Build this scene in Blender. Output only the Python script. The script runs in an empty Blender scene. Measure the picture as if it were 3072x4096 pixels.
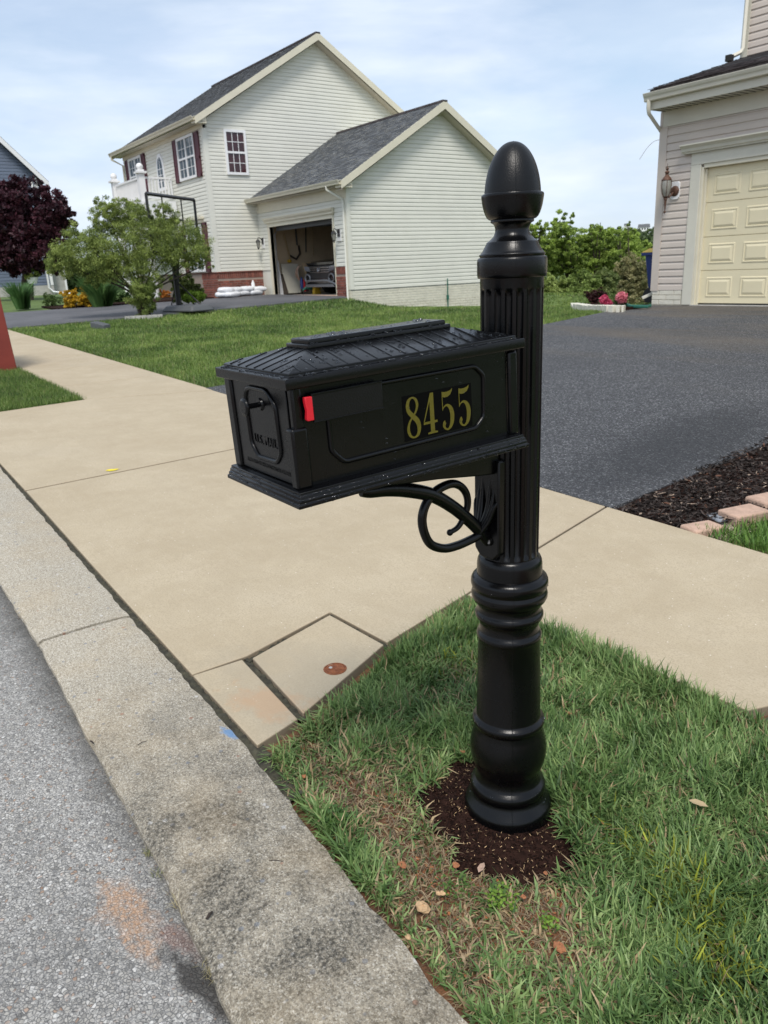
import bpy, math, random
import numpy as np
from mathutils import Vector, Matrix
R = math.radians
random.seed(7); rng = np.random.default_rng(11)
S = bpy.context.scene
COL = S.collection

# ------------------------------------------------------------ camera, sky, sun
CAM = np.array([0.0, 0.0, 1.35]); FPX = 3077.0
YAW, PIT, ROL = R(-55.0207), R(17.4888), R(-2.4894)
_F = np.array([math.sin(YAW)*math.cos(PIT), math.cos(YAW)*math.cos(PIT), -math.sin(PIT)])
_R0 = np.array([math.cos(YAW), -math.sin(YAW), 0.0]); _U0 = np.cross(_R0, _F)
_Rt = math.cos(ROL)*_R0 + math.sin(ROL)*_U0; _Up = -math.sin(ROL)*_R0 + math.cos(ROL)*_U0
cam = bpy.data.cameras.new("camera"); camo = bpy.data.objects.new("camera", cam); COL.objects.link(camo)
m = Matrix((( _Rt[0], _Up[0], -_F[0], CAM[0]), (_Rt[1], _Up[1], -_F[1], CAM[1]), (_Rt[2], _Up[2], -_F[2], CAM[2]), (0, 0, 0, 1)))
camo.matrix_world = m
cam.sensor_fit = 'VERTICAL'; cam.sensor_height = 36.0; cam.lens = 36.0*FPX/4096
cam.clip_start = 0.05; cam.clip_end = 3000
cam.dof.use_dof = True; cam.dof.focus_distance = 1.45; cam.dof.aperture_fstop = 13.0
S.camera = camo

SUN_EL, SUN_AZ = 56.0, 128.0       # degrees; azimuth of the sun clockwise from +Y
w = bpy.data.worlds.new("World"); S.world = w; w.use_nodes = True
nt = w.node_tree; nt.nodes.clear()
N = nt.nodes.new; L = nt.links.new
out = N('ShaderNodeOutputWorld'); bg = N('ShaderNodeBackground'); L(bg.outputs[0], out.inputs[0])
sky = N('ShaderNodeTexSky'); sky.sky_type = 'NISHITA'; sky.sun_disc = False
sky.sun_elevation = R(SUN_EL); sky.sun_rotation = R(SUN_AZ); sky.air_density = 1.0; sky.dust_density = 1.0; sky.ozone_density = 2.0
tc = N('ShaderNodeTexCoord'); mp = N('ShaderNodeMapping'); mp.inputs['Rotation'].default_value = (0.15, 0.1, 0.5); mp.inputs['Scale'].default_value = (1.0, 1.3, 4.5)
L(tc.outputs['Generated'], mp.inputs[0])
n1 = N('ShaderNodeTexNoise'); n1.inputs['Scale'].default_value = 1.7; n1.inputs['Detail'].default_value = 7; n1.inputs['Roughness'].default_value = 0.55; n1.inputs['Distortion'].default_value = 0.4
L(mp.outputs[0], n1.inputs['Vector'])
rp = N('ShaderNodeValToRGB'); rp.color_ramp.elements[0].position = 0.38; rp.color_ramp.elements[0].color = (0.45,)*3+(1,)
rp.color_ramp.elements[1].position = 0.60; rp.color_ramp.elements[1].color = (0.97,)*3+(1,)
L(n1.outputs[0], rp.inputs[0])
n2 = N('ShaderNodeTexNoise'); n2.inputs['Scale'].default_value = 4.2; n2.inputs['Detail'].default_value = 6; L(mp.outputs[0], n2.inputs['Vector'])
rp2 = N('ShaderNodeValToRGB'); rp2.color_ramp.elements[0].position = 0.35; rp2.color_ramp.elements[0].color = (4.1, 4.8, 5.9, 1)
rp2.color_ramp.elements[1].position = 0.68; rp2.color_ramp.elements[1].color = (5.7, 6.15, 6.75, 1)
L(n2.outputs[0], rp2.inputs[0])
mul = N('ShaderNodeMixRGB'); mul.blend_type = 'MULTIPLY'; mul.inputs[0].default_value = 1; mul.inputs[2].default_value = (1.05, 1.0, .93, 1)
L(sky.outputs[0], mul.inputs[1])
mx = N('ShaderNodeMixRGB'); L(rp.outputs[0], mx.inputs[0]); L(mul.outputs[0], mx.inputs[1]); L(rp2.outputs[0], mx.inputs[2])
L(mx.outputs[0], bg.inputs[0]); bg.inputs[1].default_value = 0.10
sl = bpy.data.lights.new("sun", 'SUN'); sl.energy = 1.7; sl.angle = R(18); sl.color = (1.0, 0.95, 0.88)
so = bpy.data.objects.new("sun", sl); COL.objects.link(so)
sd = Vector((math.sin(R(SUN_AZ))*math.cos(R(SUN_EL)), math.cos(R(SUN_AZ))*math.cos(R(SUN_EL)), math.sin(R(SUN_EL))))
so.rotation_euler = sd.to_track_quat('Z', 'Y').to_euler()
S.view_settings.view_transform = 'Standard'; S.view_settings.look = 'None'; S.view_settings.gamma = 1; S.view_settings.exposure = 0.78
S.view_settings.use_curve_mapping = False
S.cycles.max_bounces = 6; S.cycles.transparent_max_bounces = 12

# ------------------------------------------------------------ where a direction of sight meets a plane or the ground
KD = 3072/1659.0
def ray(x, y):
    d = _F*FPX + _Rt*(x*KD-1536) - _Up*(y*KD-2048); return d/np.linalg.norm(d)
def onX(x, y, X): d = ray(x, y); return CAM + d*((X-CAM[0])/d[0])
def onY(x, y, Y): d = ray(x, y); return CAM + d*((Y-CAM[1])/d[1])
def atD(x, y, D): d = ray(x, y); return CAM + d*(D/math.hypot(d[0], d[1]))
def sst(a, b, t):
    u = np.clip((t-a)/(b-a), 0, 1); return u*u*(3-2*u)
def G(x, y):
    x = np.asarray(x, float); y = np.asarray(y, float)
    zs = np.clip(-0.024*(x+1.3), -0.3, 0.85)
    H = np.interp(x, [-60, -27, -19.6, -17.5, -14, -10, -8.9, 10, 40], [.95, .72, .64, .40, .36, .46, .55, .56, .3])
    Hb = np.interp(x, [-60, -27, -19.6, -19.2, -14, -9.3, -8.9, 10, 40], [.85, .70, .66, .20, .34, .42, .55, .56, .3])
    t = np.clip((y-3.4)/8.8, 0, 1); t = t*t*(1.6-0.6*t)*0.45 + t*0.55
    t = np.clip(t, 0, 1)
    z = zs + (H-zs)*t
    z = z + (Hb-H)*sst(12.5, 13.6, y)
    z = z - 0.05*np.clip(y-13.6, 0, 10)*sst(-28, -20.5, x)*1.0
    r = np.hypot(x, y)
    z = z - 0.15*np.clip(y-24.5, 0, 40)*sst(-45, -25, x) - 0.02*np.clip(y-24.5, 0, 40)*(1-sst(-45, -25, x))
    az = np.degrees(np.arctan2(x, y)); z = z + (2.5 + 7.5*np.exp(-((az+33)/9)**2))*sst(120, 330, r)*sst(20, 80, y)
    return z
def hit(x, y, off=0.0, far=140):
    d = ray(x, y); h = math.hypot(d[0], d[1]); prev = 0.5
    for k in range(1, 4000):
        t = 0.5 + k*0.04
        p = CAM + d*(t/h)
        if p[2] <= G(p[0], p[1])+off: return np.array([p[0], p[1], float(G(p[0], p[1]))])
        if t > far: break
    return CAM + d*(far/h)

# ------------------------------------------------------------ materials
def nodes(mt): return mt.node_tree.nodes, mt.node_tree.links
def mat(name, col, rough=0.6, var=0.0, vscale=5.0, bump=0.0, bscale=60.0, metal=0.0, spec=0.5, col2=None, attr=None, trans=0.0, obj=False, coat=0.0, avar=0.0):
    mt = bpy.data.materials.new(name); mt.use_nodes = True; nd, lk = nodes(mt)
    b = nd['Principled BSDF']; b.inputs['Roughness'].default_value = rough; b.inputs['Metallic'].default_value = metal
    b.inputs['Specular IOR Level'].default_value = spec; b.inputs['Coat Weight'].default_value = coat
    geo = nd.new('ShaderNodeNewGeometry'); vec = geo.outputs['Position']
    c = tuple(col)+(1,)
    b.inputs['Base Color'].default_value = c
    src = None
    if var > 0 or col2 is not None:
        n = nd.new('ShaderNodeTexNoise'); n.inputs['Scale'].default_value = vscale; n.inputs['Detail'].default_value = 6; n.inputs['Roughness'].default_value = .6
        lk.new(vec, n.inputs['Vector'])
        rr = nd.new('ShaderNodeValToRGB'); rr.color_ramp.elements[0].position = .32; rr.color_ramp.elements[1].position = .68
        c2 = tuple(col2) if col2 is not None else tuple(min(1, k*(1+var)) for k in col)
        c1 = tuple(col) if col2 is not None else tuple(k*(1-var) for k in col)
        rr.color_ramp.elements[0].color = c1+(1,); rr.color_ramp.elements[1].color = c2+(1,)
        lk.new(n.outputs[0], rr.inputs[0]); src = rr.outputs[0]
    if attr:
        a = nd.new('ShaderNodeAttribute'); a.attribute_name = attr
        if src is None: src = a.outputs['Color']
        else:
            mm = nd.new('ShaderNodeMixRGB'); mm.blend_type = 'MULTIPLY'; mm.inputs[0].default_value = 1
            lk.new(src, mm.inputs[1]); lk.new(a.outputs['Color'], mm.inputs[2]); src = mm.outputs[0]
    if avar > 0:    # each piece a little different from its neighbours
        oi = nd.new('ShaderNodeObjectInfo'); mr = nd.new('ShaderNodeMapRange'); mr.inputs[3].default_value = 1-avar; mr.inputs[4].default_value = 1+avar
        lk.new(oi.outputs['Random'], mr.inputs[0]); hs = nd.new('ShaderNodeHueSaturation'); lk.new(mr.outputs[0], hs.inputs['Value'])
        if src is None: hs.inputs['Color'].default_value = c
        else: lk.new(src, hs.inputs['Color'])
        src = hs.outputs[0]
    if src is not None: lk.new(src, b.inputs['Base Color'])
    if bump > 0:
        n = nd.new('ShaderNodeTexNoise'); n.inputs['Scale'].default_value = bscale; n.inputs['Detail'].default_value = 4
        lk.new(vec, n.inputs['Vector']); bp = nd.new('ShaderNodeBump'); bp.inputs['Strength'].default_value = bump; bp.inputs['Distance'].default_value = 0.01
        lk.new(n.outputs[0], bp.inputs['Height']); lk.new(bp.outputs[0], b.inputs['Normal'])
    if trans > 0:
        tr = nd.new('ShaderNodeBsdfTranslucent'); ms = nd.new('ShaderNodeMixShader'); ms.inputs[0].default_value = trans
        if src is not None: lk.new(src, tr.inputs[0])
        else: tr.inputs[0].default_value = c
        o = nd['Material Output']; lk.new(b.outputs[0], ms.inputs[1]); lk.new(tr.outputs[0], ms.inputs[2]); lk.new(ms.outputs[0], o.inputs[0])
    return mt

class NG:      # small helper to write node graphs
    def __init__(s, mt): s.mt = mt; s.nd, s.lk = nodes(mt); s.geo = s.nd.new('ShaderNodeNewGeometry'); s.P = s.geo.outputs['Position']
    def noise(s, scale, detail=5, rough=.55, vec=None, dist=0):
        n = s.nd.new('ShaderNodeTexNoise'); n.inputs['Scale'].default_value = scale; n.inputs['Detail'].default_value = detail
        n.inputs['Roughness'].default_value = rough; n.inputs['Distortion'].default_value = dist; s.lk.new(vec or s.P, n.inputs['Vector']); return n.outputs[0]
    def vor(s, scale, feat='F1', out='Distance', vec=None, rnd=1.0):
        n = s.nd.new('ShaderNodeTexVoronoi'); n.feature = feat; n.inputs['Scale'].default_value = scale; n.inputs['Randomness'].default_value = rnd; s.lk.new(vec or s.P, n.inputs['Vector']); return n.outputs[out]
    def ramp(s, x, stops, interp='LINEAR'):
        r = s.nd.new('ShaderNodeValToRGB'); r.color_ramp.interpolation = interp; e = r.color_ramp.elements
        while len(e) < len(stops): e.new(0.5)
        for k, (p, c) in enumerate(stops):
            e[k].position = p; e[k].color = (c if isinstance(c, tuple) else (c, c, c))+(1,)
        s.lk.new(x, r.inputs[0]); return r.outputs[0]
    def mix(s, f, a, b, mode='MIX'):
        n = s.nd.new('ShaderNodeMixRGB'); n.blend_type = mode
        for i, q in ((0, f), (1, a), (2, b)):
            if isinstance(q, (int, float)): n.inputs[i].default_value = q if i == 0 else (q, q, q, 1)
            elif isinstance(q, tuple): n.inputs[i].default_value = q+(1,)
            else: s.lk.new(q, n.inputs[i])
        return n.outputs[0]
    def math(s, op, a, b=0.0, c=None):
        n = s.nd.new('ShaderNodeMath'); n.operation = op
        for i, q in enumerate((a, b) + ((c,) if c is not None else ())):
            if isinstance(q, (int, float)): n.inputs[i].default_value = q
            else: s.lk.new(q, n.inputs[i])
        return n.outputs[0]
    def dist(s, cx, cy, sx=1.0, sy=1.0, rot=0):   # distance from a spot on the ground, measured in its own radii
        n = s.nd.new('ShaderNodeMapping'); n.vector_type = 'TEXTURE'; n.inputs['Location'].default_value = (cx, cy, 0); n.inputs['Scale'].default_value = (sx, sy, 1000); n.inputs['Rotation'].default_value = (0, 0, rot)
        s.lk.new(s.P, n.inputs[0]); l = s.nd.new('ShaderNodeVectorMath'); l.operation = 'LENGTH'; s.lk.new(n.outputs[0], l.inputs[0]); return l.outputs['Value']
    def spot(s, cx, cy, sx, sy, rot=0, rag=0.5, nscale=8):
        d = s.dist(cx, cy, sx, sy, rot); n = s.noise(nscale, 6, .65)
        d = s.math('ADD', d, s.math('MULTIPLY', s.math('SUBTRACT', n, .5), rag*2.4))
        return s.ramp(d, [(0.45, 1.0), (1.0, 0.0)])
    def finish(s, col, rough, h=None, bstr=.5, bdist=.01):
        b = s.nd['Principled BSDF']
        if isinstance(col, tuple): b.inputs['Base Color'].default_value = col+(1,)
        else: s.lk.new(col, b.inputs['Base Color'])
        if isinstance(rough, float): b.inputs['Roughness'].default_value = rough
        else: s.lk.new(rough, b.inputs['Roughness'])
        if h is not None:
            p = s.nd.new('ShaderNodeBump'); p.inputs['Strength'].default_value = bstr; p.inputs['Distance'].default_value = bdist
            s.lk.new(h, p.inputs['Height']); s.lk.new(p.outputs[0], b.inputs['Normal'])
        return s.mt
def newmat(n): m_ = bpy.data.materials.new(n); m_.use_nodes = True; return m_

M = {}
def mk_concrete():
    g = NG(newmat('sidewalk_concrete'))
    a = g.noise(1.1, 6, .6); b_ = g.noise(14, 6, .7); c_ = g.noise(160, 4, .6)
    col = g.ramp(a, [(.3, (.42, .34, .225)), (.55, (.485, .405, .28)), (.75, (.45, .38, .272))])
    col = g.mix(g.ramp(b_, [(.42, 0.0), (.75, .55)]), col, (.52, .44, .32))
    col = g.mix(g.ramp(c_, [(.35, .75), (.55, 0.0)]), col, (.33, .27, .185))
    col = g.mix(g.ramp(g.noise(3.2, 7, .68, dist=.6), [(.40, .42), (.62, 0.0)]), col, (.36, .29, .19))
    br = g.nd.new('ShaderNodeMapping'); br.inputs['Scale'].default_value = (2.2, 260, 1); g.lk.new(g.P, br.inputs[0]); broom = g.noise(1.0, 3, .6, br.outputs[0])
    col = g.mix(g.ramp(broom, [(.35, .22), (.6, 0.0)]), col, (.34, .28, .19))
    pits = g.vor(55); col = g.mix(g.ramp(pits, [(.03, .55), (.09, 0.0)]), col, (.28, .24, .18))
    wh = g.vor(23); col = g.mix(g.ramp(wh, [(.03, 1.0), (.07, 0.0)]), col, (.80, .75, .65))
    # rusty wash on the apron corner, grime along the kerb and on the little pad
    col = g.mix(g.math('MULTIPLY', g.spot(-2.02, .95, .20, .10, .3, .9, 14), .55), col, (.52, .25, .10))
    col = g.mix(g.math('MULTIPLY', g.spot(-2.0, 1.1, .5, .38, .2, .6, 6), .5), col, (.33, .285, .21))
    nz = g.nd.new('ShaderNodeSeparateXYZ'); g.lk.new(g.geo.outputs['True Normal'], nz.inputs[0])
    col = g.mix(g.ramp(nz.outputs[2], [(.3, .8), (.8, 0.0)]), col, (.20, .155, .105))      # darker brown on the upright slab sides
    h = g.math('ADD', g.math('MULTIPLY', c_, .5), g.math('MULTIPLY', b_, .6))
    return g.finish(col, .85, h, .35, .004)
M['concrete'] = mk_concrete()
def mk_kerb():
    g = NG(newmat('kerb_concrete'))
    v = g.vor(310, 'F1', 'Color'); sep = g.nd.new('ShaderNodeSeparateColor'); g.lk.new(v, sep.inputs[0])
    agg = g.ramp(sep.outputs[0], [(.0, (.20, .17, .13)), (.25, (.40, .355, .275)), (.75, (.48, .43, .34)), (1., (.66, .62, .53))])
    mid_ = g.vor(95, 'F1', 'Distance'); mc = g.vor(95, 'F1', 'Color'); sm = g.nd.new('ShaderNodeSeparateColor'); g.lk.new(mc, sm.inputs[0])
    agg = g.mix(g.math('MULTIPLY', g.ramp(mid_, [(.18, .85), (.34, 0.0)]), g.ramp(sm.outputs[0], [(.62, 0.0), (.64, 1.0)])), agg, g.ramp(sm.outputs[1], [(0, (.24, .21, .17)), (.5, (.46, .43, .36)), (1, (.66, .62, .55))]))
    big = g.vor(30, 'F1', 'Distance'); bc = g.vor(30, 'F1', 'Color'); s2 = g.nd.new('ShaderNodeSeparateColor'); g.lk.new(bc, s2.inputs[0])
    stone = g.ramp(s2.outputs[1], [(.0, (.22, .24, .27)), (.2, (.24, .25, .27)), (.24, (.45, .40, .31)), (.8, (.46, .41, .32)), (.84, (.72, .70, .66)), (.95, (.75, .72, .68)), (.97, (.35, .18, .12))], 'CONSTANT')
    col = g.mix(g.ramp(big, [(.16, .8), (.22, 0.0)]), agg, stone)
    col = g.mix(g.ramp(g.noise(230, 3, .7), [(.3, .6), (.55, 0.0)]), col, (.14, .12, .09))
    # soot grey growth that thickens toward the mailbox end of the kerb
    X = g.nd.new('ShaderNodeSeparateXYZ'); g.lk.new(g.P, X.inputs[0])
    along = g.ramp(g.math('ADD', g.math('MULTIPLY', X.outputs[0], .38), 1.12), [(.10, .10), (.50, 1.0)])
    gr = g.math('MULTIPLY', g.ramp(g.noise(7.5, 8, .72), [(.30, .12), (.60, 1.0)]), along)
    fine = g.ramp(g.noise(120, 5, .75), [(.34, .30), (.60, 1.0)])
    col = g.mix(g.math('MULTIPLY', g.math('MULTIPLY', gr, fine), .95), col, (.030, .028, .023))
    col = g.mix(g.math('MULTIPLY', g.ramp(g.noise(3.1, 4, .6), [(.45, 0.0), (.7, 1.0)]), .25), col, (.40, .30, .17))
    col = g.mix(g.spot(-.98, .46, .055, .03, .2, .5, 30), col, (.055, .05, .042))
    bl = g.math('MULTIPLY', g.spot(-1.965, .765, .05, .022, .2, .8, 60), .8)
    col = g.mix(bl, col, (.09, .22, .42))
    return g.finish(col, .9, g.math('ADD', g.math('MULTIPLY', g.noise(260, 3), .6), g.math('MULTIPLY', g.vor(160), .5)), .5, .004)
M['kerb'] = mk_kerb()
def mk_road():
    g = NG(newmat('road_asphalt'))
    wv = g.nd.new('ShaderNodeMixRGB'); wv.blend_type = 'ADD'; wv.inputs[0].default_value = .009
    nn = g.nd.new('ShaderNodeTexNoise'); nn.inputs['Scale'].default_value = 60; g.lk.new(g.P, nn.inputs[0]); g.lk.new(g.P, wv.inputs[1]); g.lk.new(nn.outputs['Color'], wv.inputs[2])
    V = wv.outputs[0]
    d = g.vor(125, 'DISTANCE_TO_EDGE', 'Distance', V); c = g.vor(125, 'F1', 'Color', V); s = g.nd.new('ShaderNodeSeparateColor'); g.lk.new(c, s.inputs[0])
    st = g.ramp(s.outputs[0], [(0, (.17, .163, .15)), (.2, (.29, .278, .255)), (.55, (.39, .37, .33)), (.85, (.47, .45, .41)), (1, (.66, .64, .60))])
    st = g.mix(g.ramp(s.outputs[2], [(.93, 0.0), (.95, .6)]), st, (.35, .19, .10))
    d2 = g.vor(48, 'F1', 'Distance', V); c2 = g.vor(48, 'F1', 'Color', V); s2 = g.nd.new('ShaderNodeSeparateColor'); g.lk.new(c2, s2.inputs[0])
    bigm = g.math('MULTIPLY', g.ramp(d2, [(.20, 1.0), (.27, 0.0)]), g.ramp(s2.outputs[0], [(.66, 0.0), (.67, 1.0)]))
    dark = g.ramp(g.noise(70, 4, .7), [(.3, .08), (.7, .26)])
    col = g.mix(g.ramp(d, [(.0, 0.0), (.13, 1.0)]), dark, st)
    sm_ = g.vor(260, 'F1', 'Color'); s5 = g.nd.new('ShaderNodeSeparateColor'); g.lk.new(sm_, s5.inputs[0]); col = g.mix(g.ramp(g.noise(40, 4, .6), [(.44, 0.0), (.56, .75)]), col, g.ramp(s5.outputs[0], [(0, (.10, .10, .10)), (.5, (.33, .32, .30)), (1, (.60, .58, .54))]))
    col = g.mix(bigm, col, g.ramp(s2.outputs[1], [(0, (.40, .39, .36)), (1, (.66, .65, .61))]))
    col = g.mix(g.math('MULTIPLY', g.ramp(g.noise(1.6, 4), [(.4, 0.0), (.7, 1.0)]), .3), col, (.12, .12, .12))
    soft = g.ramp(g.noise(70, 5, .75), [(.36, 0.05), (.58, 1.0)])
    col = g.mix(g.math('MULTIPLY', g.math('MULTIPLY', g.spot(-1.50, .30, .15, .065, .1, 1.1, 14), soft), .6), col, (.50, .27, .13))
    col = g.mix(g.math('MULTIPLY', g.spot(-1.36, .36, .085, .03, .2, 1.0, 22), .35), col, (.25, .075, .035))
    col = g.mix(g.math('MULTIPLY', g.spot(-1.22, .36, .17, .035, .22, .9, 18), .85), col, (.025, .022, .02))
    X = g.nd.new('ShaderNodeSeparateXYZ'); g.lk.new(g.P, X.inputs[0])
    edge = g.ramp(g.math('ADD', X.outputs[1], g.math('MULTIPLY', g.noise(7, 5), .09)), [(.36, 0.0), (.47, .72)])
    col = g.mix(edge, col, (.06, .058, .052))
    h = g.math('MINIMUM', g.math('MULTIPLY', d, 3.0), .55)
    g.nd['Principled BSDF'].inputs['Specular IOR Level'].default_value = .25
    return g.finish(col, .9, g.math('ADD', h, g.math('MULTIPLY', bigm, .35)), .7, .005)
M['road'] = mk_road()
def mk_drive():
    g = NG(newmat('driveway_asphalt'))
    d = g.vor(95, 'DISTANCE_TO_EDGE'); c = g.vor(95, 'F1', 'Color'); s = g.nd.new('ShaderNodeSeparateColor'); g.lk.new(c, s.inputs[0])
    st = g.ramp(s.outputs[0], [(0, (.065, .066, .07)), (.5, (.13, .132, .14)), (.8, (.20, .203, .21)), (1, (.40, .41, .42))])
    col = g.mix(g.ramp(d, [(.02, 0.0), (.12, 1.0)]), (.035, .036, .04), st)
    fd = g.vor(42, 'F1', 'Distance'); fc = g.vor(42, 'F1', 'Color'); sf = g.nd.new('ShaderNodeSeparateColor'); g.lk.new(fc, sf.inputs[0])
    col = g.mix(g.math('MULTIPLY', g.ramp(fd, [(.22, 1.0), (.34, 0.0)]), g.ramp(sf.outputs[0], [(.42, 0.0), (.46, .95)])), col, g.ramp(sf.outputs[1], [(0, (.18, .182, .188)), (1, (.56, .565, .575))]))
    Y = g.nd.new('ShaderNodeMapping'); Y.inputs['Scale'].default_value = (.22, 1.1, 1); g.lk.new(g.P, Y.inputs[0])
    streak = g.noise(1.0, 5, .6, Y.outputs[0])
    X = g.nd.new('ShaderNodeSeparateXYZ'); g.lk.new(g.P, X.inputs[0])
    far = g.ramp(g.math('MULTIPLY', X.outputs[1], .1), [(.62, .0), (.95, .75)])
    col = g.mix(g.math('MULTIPLY', g.ramp(streak, [(.5, 0.0), (.68, 1.0)]), far), col, (.22, .18, .13))
    col = g.mix(g.ramp(g.noise(.6, 4), [(.35, .35), (.65, 0.0)]), col, (.05, .052, .058))
    edge = g.spot(-3.1, 4.8, .55, 1.6, .12, .4, 3); col = g.mix(g.math('MULTIPLY', edge, .6), col, (.035, .037, .042))
    g.nd['Principled BSDF'].inputs['Specular IOR Level'].default_value = .35
    return g.finish(col, .75, g.math('ADD', g.math('MINIMUM', g.math('MULTIPLY', d, 3.0), .6), g.math('MULTIPLY', g.ramp(fd, [(.2, 1.0), (.45, 0.0)]), .9)), 1.0, .012)
M['drive'] = mk_drive()
M['drive_far'] = mat('smooth_driveway_asphalt', (.075, .076, .082), .85, col2=(.12, .12, .128), vscale=.9, bump=.3, bscale=40)
def mk_soil():
    g = NG(newmat('lawn_soil'))
    a = g.noise(9, 7, .7); b_ = g.noise(70, 5, .7)
    col = g.ramp(a, [(.3, (.09, .05, .03)), (.48, (.20, .095, .048)), (.62, (.30, .135, .06)), (.75, (.21, .14, .08))])
    col = g.mix(g.ramp(b_, [(.3, .6), (.6, 0.0)]), col, (.05, .035, .022))
    col = g.mix(g.math('MULTIPLY', g.spot(-1.0, 1.05, .34, .20, .3, .6, 9), .8), col, (.27, .125, .06))
    X = g.nd.new('ShaderNodeSeparateXYZ'); g.lk.new(g.P, X.inputs[0])
    far = g.ramp(g.math('MULTIPLY', X.outputs[1], .1), [(.33, 0.0), (.36, 1.0)])
    col = g.mix(far, col, g.ramp(g.noise(2.2, 5), [(.35, (.075, .12, .03)), (.7, (.13, .19, .05))]))
    return g.finish(col, .95, g.math('ADD', g.noise(30, 6, .75), g.math('MULTIPLY', b_, .5)), .9, .02)
M['soil'] = mk_soil()
M['mulch'] = mat('wet_mulch', (.015, .007, .005), .95, col2=(.034, .016, .011), vscale=45, bump=1.0, bscale=55, spec=.12)
M['chip'] = mat('mulch_chips', (1, 1, 1), .85, attr='Col', spec=.15)
M['leaf'] = mat('leaves', (1, 1, 1), .55, attr='Col', trans=.28, spec=.35)
M['grass'] = mat('grass_blades', (1, 1, 1), .5, attr='Col', trans=.22, spec=.4)
M['bark'] = mat('bark', (.06, .045, .035), .9, .3, 20, .6, 60)
def mk_plastic(name, base, rough, bs, bstr):
    g = NG(newmat(name)); tex = g.nd.new('ShaderNodeTexNoise'); tex.inputs['Scale'].default_value = bs; tex.inputs['Detail'].default_value = 2; g.lk.new(g.P, tex.inputs[0])
    smear = g.ramp(g.noise(7, 5, .6, dist=1.0), [(.35, rough-.03), (.7, rough+.06)])
    colr = g.mix(g.ramp(g.noise(11, 4), [(.55, 0.0), (.8, .35)]), base, tuple(k*1.7 for k in base))
    g.nd['Principled BSDF'].inputs['Specular IOR Level'].default_value = .30; return g.finish(colr, smear, tex.outputs[0], bstr, .0012)
M['black'] = mk_plastic('moulded_black_plastic', (.0018, .0019, .0023), .26, 300, .14)
M['black_grain'] = mk_plastic('grained_black_plastic', (.003, .0031, .0034), .36, 380, .4)
M['red'] = mat('flag_red_plastic', (.62, .012, .025), .35)
M['gold'] = mat('olive_gold_film', (.10, .086, .004), .33, .12, 60, .15, 300)
M['film'] = mat('gloss_black_film', (.0012, .0012, .0012), .5, spec=.08)
M['steel'] = mat('screw_steel', (.35, .35, .36), .35, metal=1)
M['water'] = newmat('rain_water'); b = M['water'].node_tree.nodes['Principled BSDF']; b.inputs['Base Color'].default_value = (.9, .92, .95, 1); b.inputs['Roughness'].default_value = .03; b.inputs['IOR'].default_value = 1.33; b.inputs['Transmission Weight'].default_value = 1.0
M['siding'] = mat('cream_vinyl', (.69, .685, .61), .55, .04, 1.5, .08, 90, avar=.012)
M['siding2'] = mat('taupe_vinyl', (.55, .487, .425), .55, .04, 1.5, .08, 90, avar=.02)
M['siding3'] = mat('slate_blue_vinyl', (.125, .155, .215), .6, .08, 2, avar=.03)
M['trim'] = mat('cream_trim', (.66, .62, .49), .5, .04, 3)
M['trim2'] = mat('beige_trim', (.60, .58, .49), .5, .04, 3)
M['soffit'] = mat('soffit_vinyl', (.52, .48, .40), .6)
M['white'] = mat('white_paint', (.80, .80, .80), .4, .03, 4)
M['shutter'] = mat('burgundy_shutter', (.085, .018, .028), .5, .1, 8)
M['glass'] = mat('window_glass', (.035, .04, .045), .06, spec=.9)
M['glass_curtain'] = mat('curtained_glass', (.10, .13, .15), .08, .5, 9, spec=.9)
M['glass_maroon'] = mat('painted_maroon_reflection_glass', (.045, .010, .013), .07, .4, 2.5, spec=.6)  # maroon reflection is put into the pane's base colour
M['brick'] = mat('red_brick', (.20, .065, .045), .85, .35, 9, .5, 80, avar=.28)
M['mortar'] = mat('mortar', (.30, .24, .20), .95, .15, 20)
M['wbrick'] = mat('cream_painted_brick', (.66, .63, .53), .75, .09, 5, .5, 60, avar=.035)
M['wmortar'] = mat('cream_painted_mortar', (.58, .55, .45), .85, .08, 9)
M['roof'] = mat('charcoal_shingle', (1, 1, 1), .95, attr='Col', bump=.5, bscale=160)
M['roof2'] = mat('brown_black_shingle', (.062, .052, .052), .95, .4, 7, .6, 200, avar=.45)
M['door2'] = mat('cream_garage_door', (.72, .645, .44), .42, .03, 2, .05, 300)
M['drywall'] = mat('drywall', (.52, .42, .29), .9, .15, 1.4)
M['dark'] = mat('dark_void', (.02, .02, .02), .9)
M['floor'] = mat('garage_floor', (.30, .28, .25), .8, .2, 2)
M['blackmetal'] = mat('black_metal', (.015, .015, .017), .4)
M['copper'] = mat('tarnished_copper', (.11, .055, .035), .6, .4, 30, metal=.3)
M['lampglass'] = mat('frosted_lamp_glass', (.26, .255, .225), .25, .2, 20)
M['rust'] = mat('rusty_iron', (.27, .085, .025), .75, col2=(.14, .04, .015), vscale=70, bump=.7, bscale=140)
M['redbox'] = mat('oxide_red_paint', (.17, .022, .013), .45, .2, 3, .05, 30, col2=(.22, .032, .018))
M['bag'] = mat('white_plastic_bag', (.72, .73, .75), .35, .08, 12, .7, 25)
M['carpaint'] = mat('black_car_paint', (.012, .013, .015), .18, coat=.6)
M['chrome'] = mat('chrome', (.32, .33, .35), .25, metal=1)
M['silver'] = mat('silver_bumper_trim', (.22, .23, .25), .35, metal=.6)
M['tyre'] = mat('tyre_rubber', (.02, .02, .02), .8)
M['lens'] = mat('headlight_lens', (.16, .17, .19), .08, spec=1)
M['stone'] = mat('garden_stone', (.42, .41, .38), .85, .15, 6, .5, 60)
M['paver_tan'] = mat('tan_concrete_paver', (.46, .31, .23), .9, .18, 14, .5, 120, avar=.1)
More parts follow.
